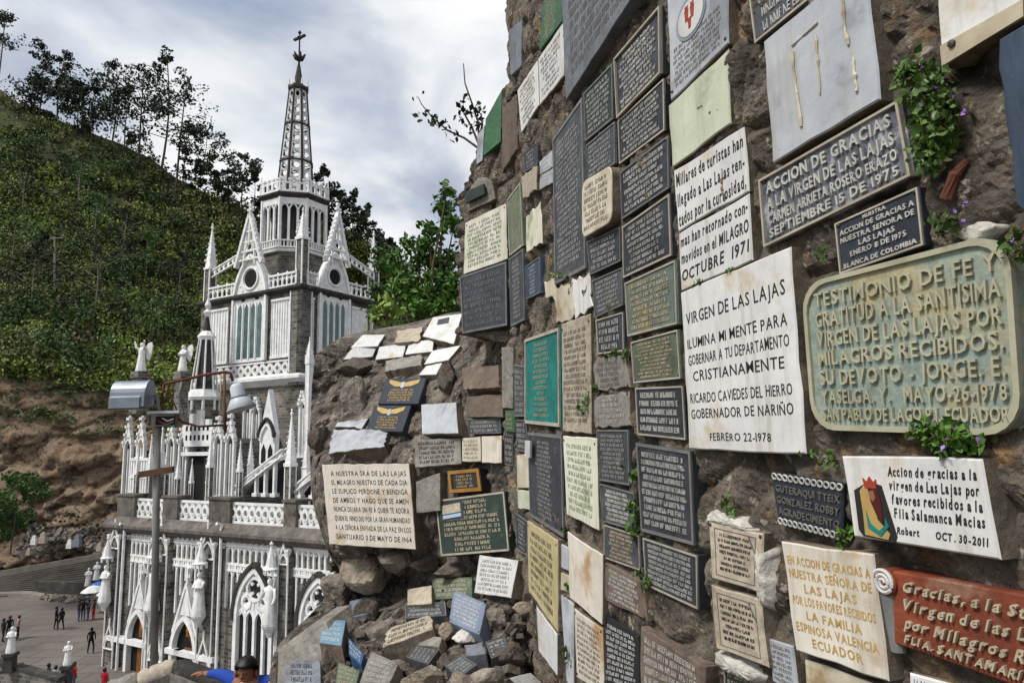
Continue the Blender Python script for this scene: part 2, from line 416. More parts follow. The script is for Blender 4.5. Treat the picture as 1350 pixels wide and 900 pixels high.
def stone_mat():
    m = bpy.data.materials.new('church_stone')
    m.use_nodes = True
    t = m.node_tree
    b = t.nodes['Principled BSDF']
    b.inputs['Roughness'].default_value = 0.9
    g = N(t, 'ShaderNodeNewGeometry')
    d = N(t, 'ShaderNodeVectorMath', operation='DOT_PRODUCT')
    d.inputs[1].default_value = (1.366, 0.366, 0)
    t.links.new(g.outputs['Position'], d.inputs[0])
    s = N(t, 'ShaderNodeSeparateXYZ')
    t.links.new(g.outputs['Position'], s.inputs[0])
    cb = N(t, 'ShaderNodeCombineXYZ')
    t.links.new(d.outputs['Value'], cb.inputs[0])
    t.links.new(s.outputs['Z'], cb.inputs[1])
    br = N(t, 'ShaderNodeTexBrick')
    br.inputs['Scale'].default_value = 1.0
    br.inputs['Brick Width'].default_value = 0.46
    br.inputs['Row Height'].default_value = 0.21
    br.inputs['Mortar Size'].default_value = 0.02
    br.inputs['Mortar Smooth'].default_value = 0.3
    br.inputs['Bias'].default_value = -0.1
    br.inputs['Color1'].default_value = (*rgb('#7f7a72'), 1)
    br.inputs['Color2'].default_value = (*rgb('#3b3835'), 1)
    br.inputs['Mortar'].default_value = (*rgb('#8c877e'), 1)
    t.links.new(cb.outputs[0], br.inputs['Vector'])
    n = N(t, 'ShaderNodeTexNoise')
    n.inputs['Scale'].default_value = 0.9
    n.inputs['Detail'].default_value = 6
    t.links.new(g.outputs['Position'], n.inputs['Vector'])
    rr = ramp(t, [(0.32, 0.5), (0.7, 1.2)])
    t.links.new(n.outputs['Fac'], rr.inputs['Fac'])
    mx = N(t, 'ShaderNodeMix', data_type='RGBA', blend_type='MULTIPLY')
    mx.inputs[0].default_value = 1.0
    t.links.new(br.outputs['Color'], mx.inputs[6])
    t.links.new(rr.outputs['Color'], mx.inputs[7])
    t.links.new(mx.outputs[2], b.inputs['Base Color'])
    bn = N(t, 'ShaderNodeBump')
    bn.inputs['Strength'].default_value = 0.5
    bn.inputs['Distance'].default_value = 0.03
    t.links.new(br.outputs['Fac'], bn.inputs['Height'])
    bn.invert = True
    t.links.new(bn.outputs['Normal'], b.inputs['Normal'])
    MATS['church_stone'] = m
mat('slab_side', '#857a6a', '#5f554a', scale=9, rough=0.95, bump=0.5, bscale=40, var=0.1, grain=.38, gscale=26)
stone_mat()
def hill_mat():
    m = bpy.data.materials.new('hill_ground')
    m.use_nodes = True
    t = m.node_tree
    b = t.nodes['Principled BSDF']
    b.inputs['Roughness'].default_value = 0.95
    g = N(t, 'ShaderNodeNewGeometry')
    def nz(s, det=7, ro=0.62, stretch=None):
        n = N(t, 'ShaderNodeTexNoise')
        n.inputs['Scale'].default_value = s
        n.inputs['Detail'].default_value = det
        n.inputs['Roughness'].default_value = ro
        v = g.outputs['Position']
        if stretch:
            mpn = N(t, 'ShaderNodeMapping')
            mpn.inputs['Scale'].default_value = stretch
            t.links.new(v, mpn.inputs['Vector']); v = mpn.outputs['Vector']
        t.links.new(v, n.inputs['Vector'])
        return n.outputs['Fac']
    green = ramp(t, [(0.34, rgb('#2f2a1a')), (0.5, rgb('#414a24')), (0.66, rgb('#5d6b2c'))])
    t.links.new(nz(0.12), green.inputs['Fac'])
    earth = ramp(t, [(0.30, rgb('#2a231d')), (0.40, rgb('#5a4a3c')), (0.47, rgb('#8c755d')), (0.53, rgb('#a89279')), (0.57, rgb('#4f4135')), (0.66, rgb('#8a745d')), (0.78, rgb('#43372c'))])  # dark stops put the shade of cliff crevices into the earth colour, by noise
    t.links.new(nz(0.30, 12, 0.80, (1, 1, 0.8)), earth.inputs['Fac'])
    s = N(t, 'ShaderNodeSeparateXYZ')
    t.links.new(g.outputs['Position'], s.inputs[0])
    ad = N(t, 'ShaderNodeMath', operation='MULTIPLY_ADD')
    ad.inputs[1].default_value = 16.0
    t.links.new(nz(0.07, 5), ad.inputs[0])
    t.links.new(s.outputs['Z'], ad.inputs[2])
    mr = N(t, 'ShaderNodeMapRange')
    mr.inputs['From Min'].default_value = 15.0
    mr.inputs['From Max'].default_value = 18.5
    t.links.new(ad.outputs[0], mr.inputs['Value'])
    mx = N(t, 'ShaderNodeMix', data_type='RGBA')
    t.links.new(mr.outputs['Result'], mx.inputs[0])
    t.links.new(earth.outputs['Color'], mx.inputs[6])
    t.links.new(green.outputs['Color'], mx.inputs[7])
    t.links.new(mx.outputs[2], b.inputs['Base Color'])
    bn = N(t, 'ShaderNodeBump')
    bn.inputs['Strength'].default_value = 0.9
    bn.inputs['Distance'].default_value = 0.8
    t.links.new(nz(0.9, 12, 0.78), bn.inputs['Height'])
    t.links.new(bn.outputs['Normal'], b.inputs['Normal'])
    MATS['hill_ground'] = m
hill_mat()
# ------------------------------------------------------------------ terrain
O = at(163, 880, 45.0)                      # foot of the church's left facade corner
ZP = float(O[2])                            # plaza level
def sheet(name, x0, x1, y0, y1, z, m, n=2):
    xs, ys = np.linspace(x0, x1, n), np.linspace(y0, y1, n)
    V = [(x, y, z) for y in ys for x in xs]
    Fq = [(j * n + i, j * n + i + 1, (j + 1) * n + i + 1, (j + 1) * n + i) for j in range(n - 1) for i in range(n - 1)]
    return tag(np_mesh(name, V, Fq, m, loc=((x0 + x1) / 2, (y0 + y1) / 2, z)), kind='structure')
sheet('ground', -900, 900, -300, 1500, ZP - 0.12, 'ground_earth')
sheet('plaza', -75, 12, 22, 80, ZP, 'plaza_paving')
# hillside with a bare earth cliff at its foot: one sheet over a polar grid
_rx = [-420, -200, 0, 29, 62, 110, 154, 198, 224, 257, 279, 300, 350, 430, 470, 500, 560, 640, 760, 1000]
_ry = [20, 60, 118, 138, 150, 171, 187, 207, 229, 244, 256, 264, 287, 292, 312, 334, 384, 440, 500, 560]
_cx = [-420, 0, 60, 150, 200, 300, 400, 1000]
_ct = [470, 462, 470, 503, 520, 530, 540, 570]
def hill_pt(px, t):
    ry, ct = np.interp(px, _rx, _ry), np.interp(px, _cx, _ct)
    Y0 = 74 + 0.012 * max(0, px)
    dep = 128 - 0.03 * px
    ks = [(0.0, 775, Y0), (0.12, 700, Y0 + 1.5), (0.26, 600, Y0 + 4), (0.42, ct, Y0 + 8), (0.55, ct - (ct - ry) * 0.3, Y0 + 20), (0.72, ct - (ct - ry) * 0.66, Y0 + 36), (0.86, ry, dep)]
    if t <= 0.86:
        T = [k[0] for k in ks]
        return at(px, np.interp(t, T, [k[1] for k in ks]), np.interp(t, T, [k[2] for k in ks]))
    p = at(px, ry, dep)
    q = (t - 0.86) / 0.14
    return p * np.array([1 + 0.45 * q, 1 + 0.45 * q, 1]) - np.array([0, 0, 30 * q * q])
NX, NT = 330, 210
V = []
for j in range(NT):
    for i in range(NX):
        px, t = -420 + 1420 * i / (NX - 1), j / (NT - 1)
        p = hill_pt(px, t)
        amp = 1.7 if t < 0.42 else 3.2
        if 0.80 < t < 0.92: amp = 1.2
        d = fbm(p, 6, 0.085 if t > .42 else 0.16) * amp
        q = min(1.0, max(0.0, (0.50 - t) / 0.08))
        if q > 0:
            rk_ = noise.ridged_multi_fractal(Vector(p * np.array([.16, .16, .22])), 0.9, 2.1, 6, 1.0, 2.0) - 1.0
            vd, _ = noise.voronoi(Vector(p * np.array([.22, .22, .40])))
            e_ = vd[1] - vd[0]
            d -= q * (rk_ * 1.25 + 0.8 * (0.55 - vd[0]))
            d += q * 1.1 * max(0, 1 - e_ / .16)
            d += q * .5 * noise.fractal(Vector(p * 0.9), .5, 2.1, 5)
        V.append(p + np.array([0.1 * d, d * 0.9, d * (0.55 - .25 * q)]))
Fq = [(j * NX + i, j * NX + i + 1, (j + 1) * NX + i + 1, (j + 1) * NX + i) for j in range(NT - 1) for i in range(NX - 1)]
HV = np.array(V)
tag(np_mesh('hill', HV, Fq, 'hill_ground', loc=(-40, 100, ZP), smooth=True), kind='structure')
rng = np.random.default_rng(3)
def hpt(px, t):
    i = min(max((px + 420) / 1420 * (NX - 1), 0), NX - 2); j = min(max(t * (NT - 1), 0), NT - 2)
    i0, j0 = int(i), int(j); a, b = i - i0, j - j0
    g = lambda jj, ii: HV[jj * NX + ii]
    return (g(j0, i0) * (1 - a) + g(j0, i0 + 1) * a) * (1 - b) + (g(j0 + 1, i0) * (1 - a) + g(j0 + 1, i0 + 1) * a) * b
def ground_cover(name, n, pxr, tr, per, cl, size, m, seed, hz=1.0, bare=0.0, shell=False):
    r = np.random.default_rng(seed)
    P = []
    for _ in range(n):
        px, t = r.uniform(*pxr), r.uniform(*tr)
        c = hpt(px, t)
        if bare and fbm(c + 31.0, 3, 0.035) > bare: continue
        k = int(per * r.uniform(0.5, 1.4)); s = cl * r.uniform(0.5, 1.5)
        q = r.normal(size=(k, 3)) * np.array([s, s, s * 0.6 * hz])
        if shell:
            q = r.normal(size=(k, 3)); q /= np.linalg.norm(q, axis=1)[:, None]; q *= s * (1 + .22 * np.sin(q[:, :1] * 5 + q[:, 1:2] * 4)) * r.uniform(.75, 1.05, size=(k, 1)) * np.array([1, 1, hz])
        q[:, 2] = np.abs(q[:, 2])
        P.append(c + q)
    P = np.concatenate(P)
    Vv, Q = leaf_quads(P, size, r, 0.75, 0.2)
    return tag(np_mesh(name, Vv, Q, m, loc=(-40, 95, 0)), kind='stuff')
mat('leaf_slope', (0.29, 0.37, 0.08), (0.11, 0.15, 0.045), scale=0.06, rough=0.7, bump=0, var=0.1, stain=(0.15, 0.115, 0.065), stain_at=0.52, sscale=0.045)
ground_cover('hillside_undergrowth', 3600, (-150, 640), (0.38, 0.86), 44, 1.0, 0.42, 'leaf_slope', 5, bare=.22)
ground_cover('slope_bushes', 330, (-150, 640), (0.39, 0.84), 330, 2.0, 0.42, 'leaf_slope', 51, 1.0, shell=True)
mat('leaf_forest', (0.08, 0.13, 0.035), (0.03, 0.055, 0.018), scale=0.08, rough=0.7, bump=0, var=0.1)
ground_cover('dark_bushes', 260, (-150, 640), (0.40, 0.86), 340, 2.3, 0.44, 'leaf_forest', 52, 1.25, shell=True)
mat('leaf_yellow', (0.30, 0.36, 0.07), (0.16, 0.21, 0.045), scale=0.1, rough=0.7, bump=0, var=0.1)
ground_cover('light_bushes', 240, (-150, 560), (0.39, 0.80), 280, 1.6, 0.36, 'leaf_yellow', 53, .9, shell=True)
ground_cover('hillside_scrub', 700, (-150, 640), (0.40, 0.88), 34, 1.2, 0.6, 'leaf_dark', 6, 1.3)
mat('leaf_dry', (0.105, 0.078, 0.04), (0.06, 0.048, 0.024), scale=0.5, rough=0.8, bump=0, var=0.1)
ground_cover('dry_brush', 1300, (-150, 560), (0.40, 0.86), 26, 1.1, 0.55, 'leaf_dry', 8, 1.5)
mat('leaf_lime', (0.24, 0.33, 0.06), (0.14, 0.21, 0.045), scale=0.5, rough=0.7, bump=0, var=0.1)
ground_cover('grassy_growth', 1100, (-150, 560), (0.38, 0.80), 26, 0.9, 0.42, 'leaf_lime', 9, 0.5)
ground_cover('cliff_weeds', 190, (-60, 330), (0.30, 0.46), 40, 0.8, 0.36, 'leaf_forest', 10, 0.9)
# ------------------------------------------------------------------ trees
def ball(r, k):
    d = r.normal(size=(k, 3)); d /= np.linalg.norm(d, axis=1)[:, None]
    return d * r.uniform(0, 1, size=(k, 1)) ** (1 / 2.4)
def tree(name, base, h, label, kind='euc', crown='leaf_dark', bark='bark', seed=0, lean=0.0, leaf=0.55, n=420, width=0.28, bare=0.35, group=None):
    r = np.random.default_rng(seed)
    base = np.asarray(base, float)
    root = empty(name, base, label, 'tree', group)
    top = base + np.array([lean * h, 0, h])
    mb = MB()
    bend = r.normal(size=3) * h * 0.02
    tr = [base + (top - base) * q + bend * math.sin(q * 3.1) - np.array([0, 0, 0.6 if q == 0 else 0]) for q in np.linspace(0, 1, 7)]
    mb.tube(tr, [h * 0.0095 * (1 - 0.8 * q) + 0.02 for q in np.linspace(0, 1, 7)], 7)
    P = []
    nb = 15
    for k in range(nb):
        q = bare + (1 - bare) * (k + 0.5) / nb
        s = base + (top - base) * q + bend * math.sin(q * 3.1)
        a = r.uniform(0, 6.28)
        prof = {'euc': 0.55 + 0.6 * math.sin(min(1, (q - bare) / (1 - bare) * 1.15) * math.pi), 'pine': 1.25 * (1 - q) / (1 - bare) + 0.16, 'round': math.sqrt(max(0.05, 1 - (2 * (q - bare) / (1 - bare) - 1) ** 2)) * 1.2}[kind]
        L = h * width * prof * r.uniform(0.55, 1.15)
        e = s + np.array([math.cos(a) * L, math.sin(a) * L, L * (0.45 if kind != 'pine' else 0.05)])
        mb.tube([s, (s + e) / 2 + np.array([0, 0, 0.05 * L]), e], [h * 0.0035, h * 0.0025, h * 0.0012], 5)
        m = max(4, int(n / nb * r.uniform(0.5, 1.5)))
        for c, f, sg in ((e, 0.6, 0.36), ((s + e) / 2, 0.4, 0.26)):
            P.append(c + ball(r, max(2, int(m * f))) * np.array([1, 1, 0.75]) * (sg * L * .9 + h * 0.022))
    P.append(top + ball(r, int(n * 0.07)) * h * np.array([0.05, 0.05, 0.08]))
    mb.build('trunk', bark, root)
    Vv, Q = leaf_quads(np.concatenate(P), leaf, r, 0.6, -0.1)
    np_mesh('crown', Vv, Q, crown, root)
    return root
RT = [  # px of the trunk, top y, kind, label, lean, width
    (-6, 22, 'euc', 'dark tree cut off by the left edge on the high end of the ridge', 0.02, .2),
    (50, 62, 'euc', 'slender ridge tree with an open tuft, the leftmost whole tree on the skyline', -0.02, .17),
    (76, 72, 'euc', 'thin ridge tree with two leaf tufts, beside the leftmost skyline tree', 0.03, .16),
    (44, 108, 'round', 'low rounded tree on the ridge below the two thin tufted trees', 0, .42),
    (72, 108, 'round', 'wide dark low tree on the ridge between thin tufted trees and the dense pointed one', 0, .42),
    (100, 112, 'round', 'spreading low tree in the middle of the unbroken dark ridge canopy', 0, .42),
    (122, 120, 'round', 'low bushy tree leaning on the dense pointed tree on the ridge', 0, .4),
    (146, 86, 'euc', 'dense pointed dark tree standing midway along the ridge', 0, .22),
    (164, 118, 'round', 'short thick tree just right of the dense pointed ridge tree', 0.02, .38),
    (183, 93, 'euc', 'tall narrow dark tree left of the tallest ridge tree', 0, .2),
    (211, 72, 'pine', 'tallest tree of the ridge with a bare pale trunk and pointed top', 0, .25),
    (232, 108, 'euc', 'tall loose tree right of the tallest ridge tree', 0.05, .24),
    (258, 178, 'euc', 'sparse leaning tree with wispy leaves at the right end of the tall group', 0.14, .3),
    (240, 165, 'euc', 'thin see-through tree under the loose ridge tree', 0.03, .25),
    (258, 216, 'round', 'small dark bush-like tree on the bare part of the ridge', 0, .45),
    (292, 228, 'round', 'small double-topped tree on the ridge near the left corner pinnacle', 0, .42),
    (318, 208, 'euc', 'leafy dark tree left of the church lantern on the skyline', 0.05, .3),
    (334, 232, 'round', 'dark tree half behind the church lantern', 0, .4),
    (424, 222, 'pine', 'dark conifer peeping out right beside the base of the spire', 0, .26),
    (446, 258, 'round', 'rounded dark tree between lantern and right corner pinnacle', 0, .36),
    (466, 254, 'pine', 'dark pointed tree left of the right corner pinnacle', 0.02, .26),
    (485, 272, 'pine', 'short dark conifer behind the right corner pinnacle', 0, .3),
    (506, 318, 'round', 'low tree at the right foot of the ridge by the bright bush', 0, .45),
]
for i, (px, ty, kind, lab, lean, wd) in enumerate(RT):
    ry = np.interp(px, _rx, _ry)
    Y = 126 - 0.03 * px
    b = at(px, ry + 14, Y)
    tp = at(px, ty, Y)
    h = tp[2] - b[2]
    tree('ridge_tree', b, h, lab, kind, 'leaf_dark', 'bark', seed=20 + i, lean=lean, leaf=0.66 if kind != 'euc' else 0.58, n=1300 if kind == 'round' else 950, width=wd, bare=0.42 if kind == 'euc' else (0.3 if kind == 'pine' else 0.15), group='trees along the ridge')
ST = [(64, 190, .55, 'pale slender trunk tree low on the ridge slope left side'), (132, 300, .66, 'thin straight tree growing on the brownish middle of the slope'), (160, 330, .62, 'thin bare trunk tree above the church turret on the slope'),
      (190, 320, .63, 'thin slope tree straight above the roof angel'), (30, 250, .66, 'leafy tree at the left border of the slope'), (98, 240, .7, 'tree in the upper left of the slope under the ridge canopy'),
      (240, 330, .62, 'young tree on the slope left of the corner pinnacle'), (15, 380, .54, 'small tree on the slope low at the left border'), (115, 405, .5, 'bushy tree above the middle of the earth cliff'), (205, 420, .5, 'bushy tree above the roof angel statue'), (40, 425, .48, 'bushy tree at the lip of the earth cliff on the left')]
for i, (px, ty, t, lab) in enumerate(ST):
    b = hpt(px, t)
    tree('slope_tree', b, 7.5 + (i % 3) * 1.5, lab, 'round' if i > 6 else 'euc', 'leaf_mid' if i % 2 else 'leaf_dark', 'bark_pale', seed=60 + i, leaf=0.42, n=520, width=.2 if i < 7 else .42, bare=.4 if i < 7 else .12, group='trees on the slope')
tree('round_tree', at(14, 722, 62), 5.6, 'bright green bushy tree at the foot of the cliff by the stairs', 'round', 'leaf_mid', 'bark', seed=90, leaf=0.34, n=6000, width=.5, bare=.08)
pole = MB()
b = at(73, 388, 92); tp = at(72, 312, 92)
pole.tube([b - np.array([0, 0, 1]), tp], [0.16, 0.11], 8)
pole.box(tp + np.array([0.3, 0, -0.2]), (0.9, 0, 0), (0, .06, 0), (0, 0, .06))
tag(pole.build('utility_pole', 'pole_concrete'), 'pale concrete utility pole standing alone in the hillside greenery', 'pole')
# ------------------------------------------------------------------ church
A = np.array([math.sin(R(60)), -math.cos(R(60)), 0.0])      # along the facade, to the right
B = np.array([math.cos(R(60)), math.sin(R(60)), 0.0])       # into the building
Zv = np.array([0, 0, 1.0])
O = np.array([O[0], O[1], ZP])
def CH(a, b, z): return O + a * A + b * B + np.array([0, 0, z - ZP])
def FA(px, py, b=0.0):                       # pixel -> (a, z) on the plane at depth b
    d = ray(px, py); t = (O + b * B).dot(B) / d.dot(B); p = d * t
    return float((p - O).dot(A)), float(p[2])
def FB(px, py, a):                           # pixel -> (b, z) on the plane at a
    d = ray(px, py); t = (O + a * A).dot(A) / d.dot(A); p = d * t
    return float((p - O).dot(B)), float(p[2])
def frA(b0): return lambda u, wz, d: CH(u, b0 - d, wz)      # a facade frame: u, height, outward
def frB(a0): return lambda u, wz, d: CH(a0 + d, u, wz)
def fbox(mb, fr, u0, u1, w0, w1, d0, d1):
    mb.hexa([fr(u0, w0, d0), fr(u1, w0, d0), fr(u1, w0, d1), fr(u0, w0, d1), fr(u0, w1, d0), fr(u1, w1, d0), fr(u1, w1, d1), fr(u0, w1, d1)])
def fpoly(mb, fr, pts, d0, d1):
    n = len(pts)
    mb.add([fr(u, v, d1) for u, v in pts] + [fr(u, v, d0) for u, v in pts],
           [tuple(range(n)), tuple(reversed(range(n, 2 * n)))] + [(i, (i + 1) % n, n + (i + 1) % n, n + i) for i in range(n)])
def fbar(mb, fr, p, q, wd, d0, d1):
    p, q = np.array(p), np.array(q); d = q - p; L = math.hypot(*d) or 1e-6
    n = np.array([-d[1], d[0]]) / L * wd / 2
    fpoly(mb, fr, [p - n, q - n, q + n, p + n], d0, d1)
def arch_pts(uc, ws, hw, n=7, lift=1.0):
    """pointed arch from left springing to right springing"""
    L = [(uc + hw - 2 * hw * math.cos(t), ws + 2 * hw * math.sin(t) * lift) for t in np.linspace(0, math.pi / 3, n)]
    return L + [(2 * uc - u, v) for u, v in reversed(L[:-1])]
def fstrip(mb, fr, pts, wd, d0, d1, closed=False):
    k = len(pts)
    for i in range(k if closed else k - 1):
        p, q = pts[i], pts[(i + 1) % k]
        fbar(mb, fr, p, q, wd, d0, d1 + 0.0015 * (i % 2))
def ring(uc, wc, r, n=12): return [(uc + r * math.cos(2 * math.pi * k / n), wc + r * math.sin(2 * math.pi * k / n)) for k in range(n)]
church = empty('gothic_church', CH(6, 4, ZP), 'grey stone gothic church with white tracery, pinnacles and an openwork spire', 'church')
def pinnacle(c, w, h0, h1, name='pinnacle', stone=True, n=4, crock=5):
    """square stone shaft h0 tall, crocketed white spirelet h1 tall, finial"""
    mb = MB()
    rot = math.pi / 4 + R(60)
    def sq(r, z): return [c + A * (r * sa) + B * (r * sb) + Zv * z for sa, sb in ((-1, -1), (1, -1), (1, 1), (-1, 1))]
    r = w / 2
    if h0 > 0:
        mb.cur = 1 if stone else 0
        mb.loft([sq(r, 0), sq(r, h0 * 0.94)])
        mb.cur = 0
        for sa, sb in ((-1, -1), (1, -1), (1, 1)):
            mb.box(c + A * r * sa + B * r * sb + Zv * h0 * 0.47, A * r * 0.16, B * r * 0.16, Zv * h0 * 0.47)
        mb.loft([sq(r * 1.35, h0 * 0.94), sq(r * 1.35, h0)])
    mb.loft([sq(r * 1.05, h0), sq(r * 0.95, h0 + h1 * 0.12), sq(r * 0.12, h0 + h1 * 0.86)])
    for k in range(crock):
        q = 0.16 + 0.62 * k / crock
        rr = r * (0.95 - 0.83 * (q - .12) / .74) + r * 0.1
        for sa, sb in ((-1, -1), (1, -1), (1, 1), (-1, 1)):
            s = r * 0.22 * (1.1 - q)
            mb.box(c + A * rr * sa + B * rr * sb + Zv * (h0 + h1 * q), A * s, B * s, Zv * s * 1.3)
    z = h0 + h1
    mb.loft([sq(r * 0.12, h0 + h1 * 0.85), sq(r * 0.34, h0 + h1 * .9), sq(r * 0.1, h0 + h1 * .94), sq(r * 0.22, h0 + h1 * .965), sq(0.01, z)])
    return mb.build(name, ['white_trim', 'church_stone'], church)
def balustrade(fr, u0, u1, w0, w1, n, d=0.12, name='balustrade', w0b=None, w1b=None):
    """arcaded parapet; may slope when w0b/w1b give its heights at u1"""
    mb = MB(); w0b = w0 if w0b is None else w0b; w1b = w1 if w1b is None else w1b; h = w1 - w0
    fbar(mb, fr, (u0, w1 - h * .07), (u1, w1b - h * .07), h * 0.14, -d / 2, d / 2 + .03)
    fbar(mb, fr, (u0, w0 + h * .07), (u1, w0b + h * .07), h * 0.14, -d / 2, d / 2 + .03)
    st = (u1 - u0) / n
    for i in range(n + 1):
        u = u0 + st * i; f = i / n; a, b_ = w0 + (w0b - w0) * f, w1 + (w1b - w1) * f
        fbox(mb, fr, u - abs(st) * .12, u + abs(st) * .12, a + h * .13, b_ + (h * 0.12 if i % 2 == 0 else 0), -d / 3, d / 3)
        if i < n:
            m = a + (w0b - w0) / n * .5
            fstrip(mb, fr, arch_pts(u + st / 2, m + h * .45, abs(st) * .36, 4, .8), abs(st) * .13, -d / 4, d / 4)
    return mb.build(name, 'white_trim', church)
def lattice(fr, u0, u1, w0, w1, n, name='tracery_panel', d=0.08, dark='church_stone'):
    """white pierced frieze: rails, diagonal crosses and small rings"""
    mb = MB(); h = w1 - w0
    for v in (w0 + h * .06, w1 - h * .06): fbar(mb, fr, (u0, v), (u1, v), h * .12, -.02, d + .03)
    st = (u1 - u0) / n
    for i in range(n):
        a, b_ = u0 + st * i, u0 + st * (i + 1)
        fbar(mb, fr, (a, w0 + h * .1), (b_, w1 - h * .1), h * .13, 0, d)
        fbar(mb, fr, (a, w1 - h * .1), (b_, w0 + h * .1), h * .13, 0, d + .012)
        fstrip(mb, fr, ring(a, (w0 + w1) / 2, h * .2, 8), h * .08, 0, d + .02, True)
        fbar(mb, fr, (a, w0 + h * .1), (a, w0 + h * .3), h * .1, 0, d - .01)
        fbar(mb, fr, (a, w1 - h * .3), (a, w1 - h * .1), h * .1, 0, d - .01)
    return mb.build(name, 'white_trim', church)
# ---- lower facade
aE = FA(520, 700)[0]                                        # facade's far right end, hidden by the rock
zc0, zc1 = FA(165, 695)[1], FA(165, 681)[1]                 # cornice
zp1 = FA(165, 656)[1]                                       # parapet top
mb = MB()
fbox(mb, frA(0), -0.6, aE, ZP - 0.3, zc0, -14, 0)
mb.build('wall', 'church_stone', church)
mb = MB()                                                   # sloping dark cornice
pr = [(-0.02, zc0 - .35), (0.28, zc0 - .28), (0.62, zc0 + .05), (0.62, zc0 + .22), (0.1, zc1 + .02), (-0.02, zc1 + .02)]
a0, a1 = FA(147, 690)[0], aE
mb.add([CH(a0, -d, z) for d, z in pr] + [CH(a1, -d, z) for d, z in pr], [tuple(range(6)), tuple(range(11, 5, -1))] + [(i, (i + 1) % 6, 6 + (i + 1) % 6, 6 + i) for i in range(6)])
mb.build('cornice', 'pier_stone', church)
def ua(x, y=690, b=0.0): return FA(x, y, b)[0]
def za(x, y, b=0.0): return FA(x, y, b)[1]
piers = [(153, 175), (213, 232), (274, 302), (373, 389), (440, 458)]
for x0, x1 in piers:
    mb = MB()
    fbox(mb, frA(0), ua(x0), ua(x1), zc1 - .05, zp1 + .12, -0.9, -0.02)
    fbox(mb, frA(0), ua(x0) - .08, ua(x1) + .08, zp1 + .12, zp1 + .25, -.98, 0.06)
    mb.build('parapet_pier', 'pier_stone', church)
for (x0, x1), n in zip([(175, 213), (232, 274), (302, 373), (389, 440)], (5, 5, 8, 6)):
    lattice(frA(0.3), ua(x0) + .02, ua(x1) - .02, zc1 - .02, zp1 - .02, n, 'parapet_panel')
    mb = MB(); fbox(mb, frA(0.45), ua(x0), ua(x1), zc1 - .02, zp1 - .1, -.12, 0); mb.build('parapet_backing', 'white_trim', church)
mb = MB(); fbox(mb, frA(.5), 0, aE, zc1 - .35, zc1 - .08, -13, 0); mb.build('terrace', 'dark_stone', church)
# pilasters
for x0, x1 in [(148, 163), (206, 228), (268, 291), (373, 388), (446, 464)]:
    mb = MB()
    fbox(mb, frA(0), ua(x0, 780), ua(x1, 780), ZP - .2, zc0 - .3, -.05, 0.35)
    mb.build('pilaster', 'church_stone', church)
for x0, x1 in [(148, 163), (206, 228), (268, 291), (373, 388)]:
    for f in (.08, .92):
        uu = ua(x0, 780) + (ua(x1, 780) - ua(x0, 780)) * f
        mb = MB(); mb.tube([CH(uu, -.42, ZP), CH(uu, -.42, zc0 - .5)], .05, 6)
        mb.loft([[CH(uu + sx_ * e, -.42 + sy_ * e, z) for sx_, sy_ in ((-1, -1), (1, -1), (1, 1), (-1, 1))] for e, z in ((.05, zc0 - .75), (.13, zc0 - .5), (.13, zc0 - .4))])
        mb.build('colonnette', 'white_trim', church)
    um = (ua(x0, 780) + ua(x1, 780)) / 2; wm = (ua(x1, 780) - ua(x0, 780)) * .42
    for zq in (za(200, 720), za(200, 858)):
        mb = MB(); fr = frA(-.36)
        fstrip(mb, fr, [(um - wm, zq), (um, zq + wm * 2.2), (um + wm, zq)], .09, 0, .1)
        fstrip(mb, fr, arch_pts(um, zq - wm * .4, wm * .8, 5), .07, 0, .08)
        fbox(mb, fr, um - .05, um + .05, zq + wm * 2.2, zq + wm * 2.2 + .45, .01, .09)
        fbox(mb, fr, um - wm, um + wm, zq - wm * .5, zq - wm * .4, 0, .12)
        mb.build('pilaster_gablet', 'white_trim', church)
mb = MB(); fr = frA(0)
for i in range(60):
    uu = -.3 + (aE + .3) * i / 60
    fstrip(mb, fr, arch_pts(uu + .15, zc0 - .72, .14, 4), .055, 0, .1 if True else 0)
fbox(mb, fr, -.5, aE, zc0 - .5, zc0 - .42, 0, .13)
mb.build('corbel_table', 'white_trim', church)
# white blind tracery of the bays: vertical mullions, two bands, arch row
def bay(x0, x1, ytop, ymid, ybot, n, ybots=None):
    mb = MB(); fr = frA(0)
    u0, u1 = ua(x0, 740), ua(x1, 740)
    zt, zm, zb = za((x0 + x1) / 2, ytop), za((x0 + x1) / 2, ymid), za((x0 + x1) / 2, ybot)
    st = (u1 - u0) / n
    for i in range(n + 1):
        u = u0 + st * i
        fbox(mb, fr, u - .055, u + .055, zb if (ybots is None or i in (0, n)) else za(0.5 * (x0 + x1), ybots[i] if i < len(ybots) else ybot), zt, 0, .12)
        if i < n:
            fstrip(mb, fr, ring(u + st / 2, zt - st * .55, st * .36, 10), .09, 0, .10, True)
            fstrip(mb, fr, arch_pts(u + st / 2, zm - st * 1.1, st * .42, 5), .07, 0, .095)
            fstrip(mb, fr, arch_pts(u + st / 2, zt - st * 2.0, st * .42, 5), .07, 0, .095)
            fbox(mb, fr, u + st * .5 - .1, u + st * .5 + .1, zm - .11, zm + .11, 0, .135)
    for v, hh in ((zt + .02, .1), (zt - st * 1.08, .06), (zm + .17, .06), (zm - .17, .06)):
        fbox(mb, fr, u0 - .05, u1 + .05, v - hh, v + hh, 0, .15)
    mb.build('blind_tracery', 'white_trim', church)
bay(175, 203, 701, 736, 800, 5, [850, 800, 780, 770, 780, 850])
bay(229, 273, 704, 742, 800, 7, [850, 810, 785, 765, 765, 785, 810, 850])
bay(301, 372, 708, 750, 806, 9, [808, 806, 790, 752, 745, 745, 745, 760, 790, 812])
bay(386, 446, 712, 756, 818, 8, [818, 815, 770, 760, 755, 755, 755, 760, 770])
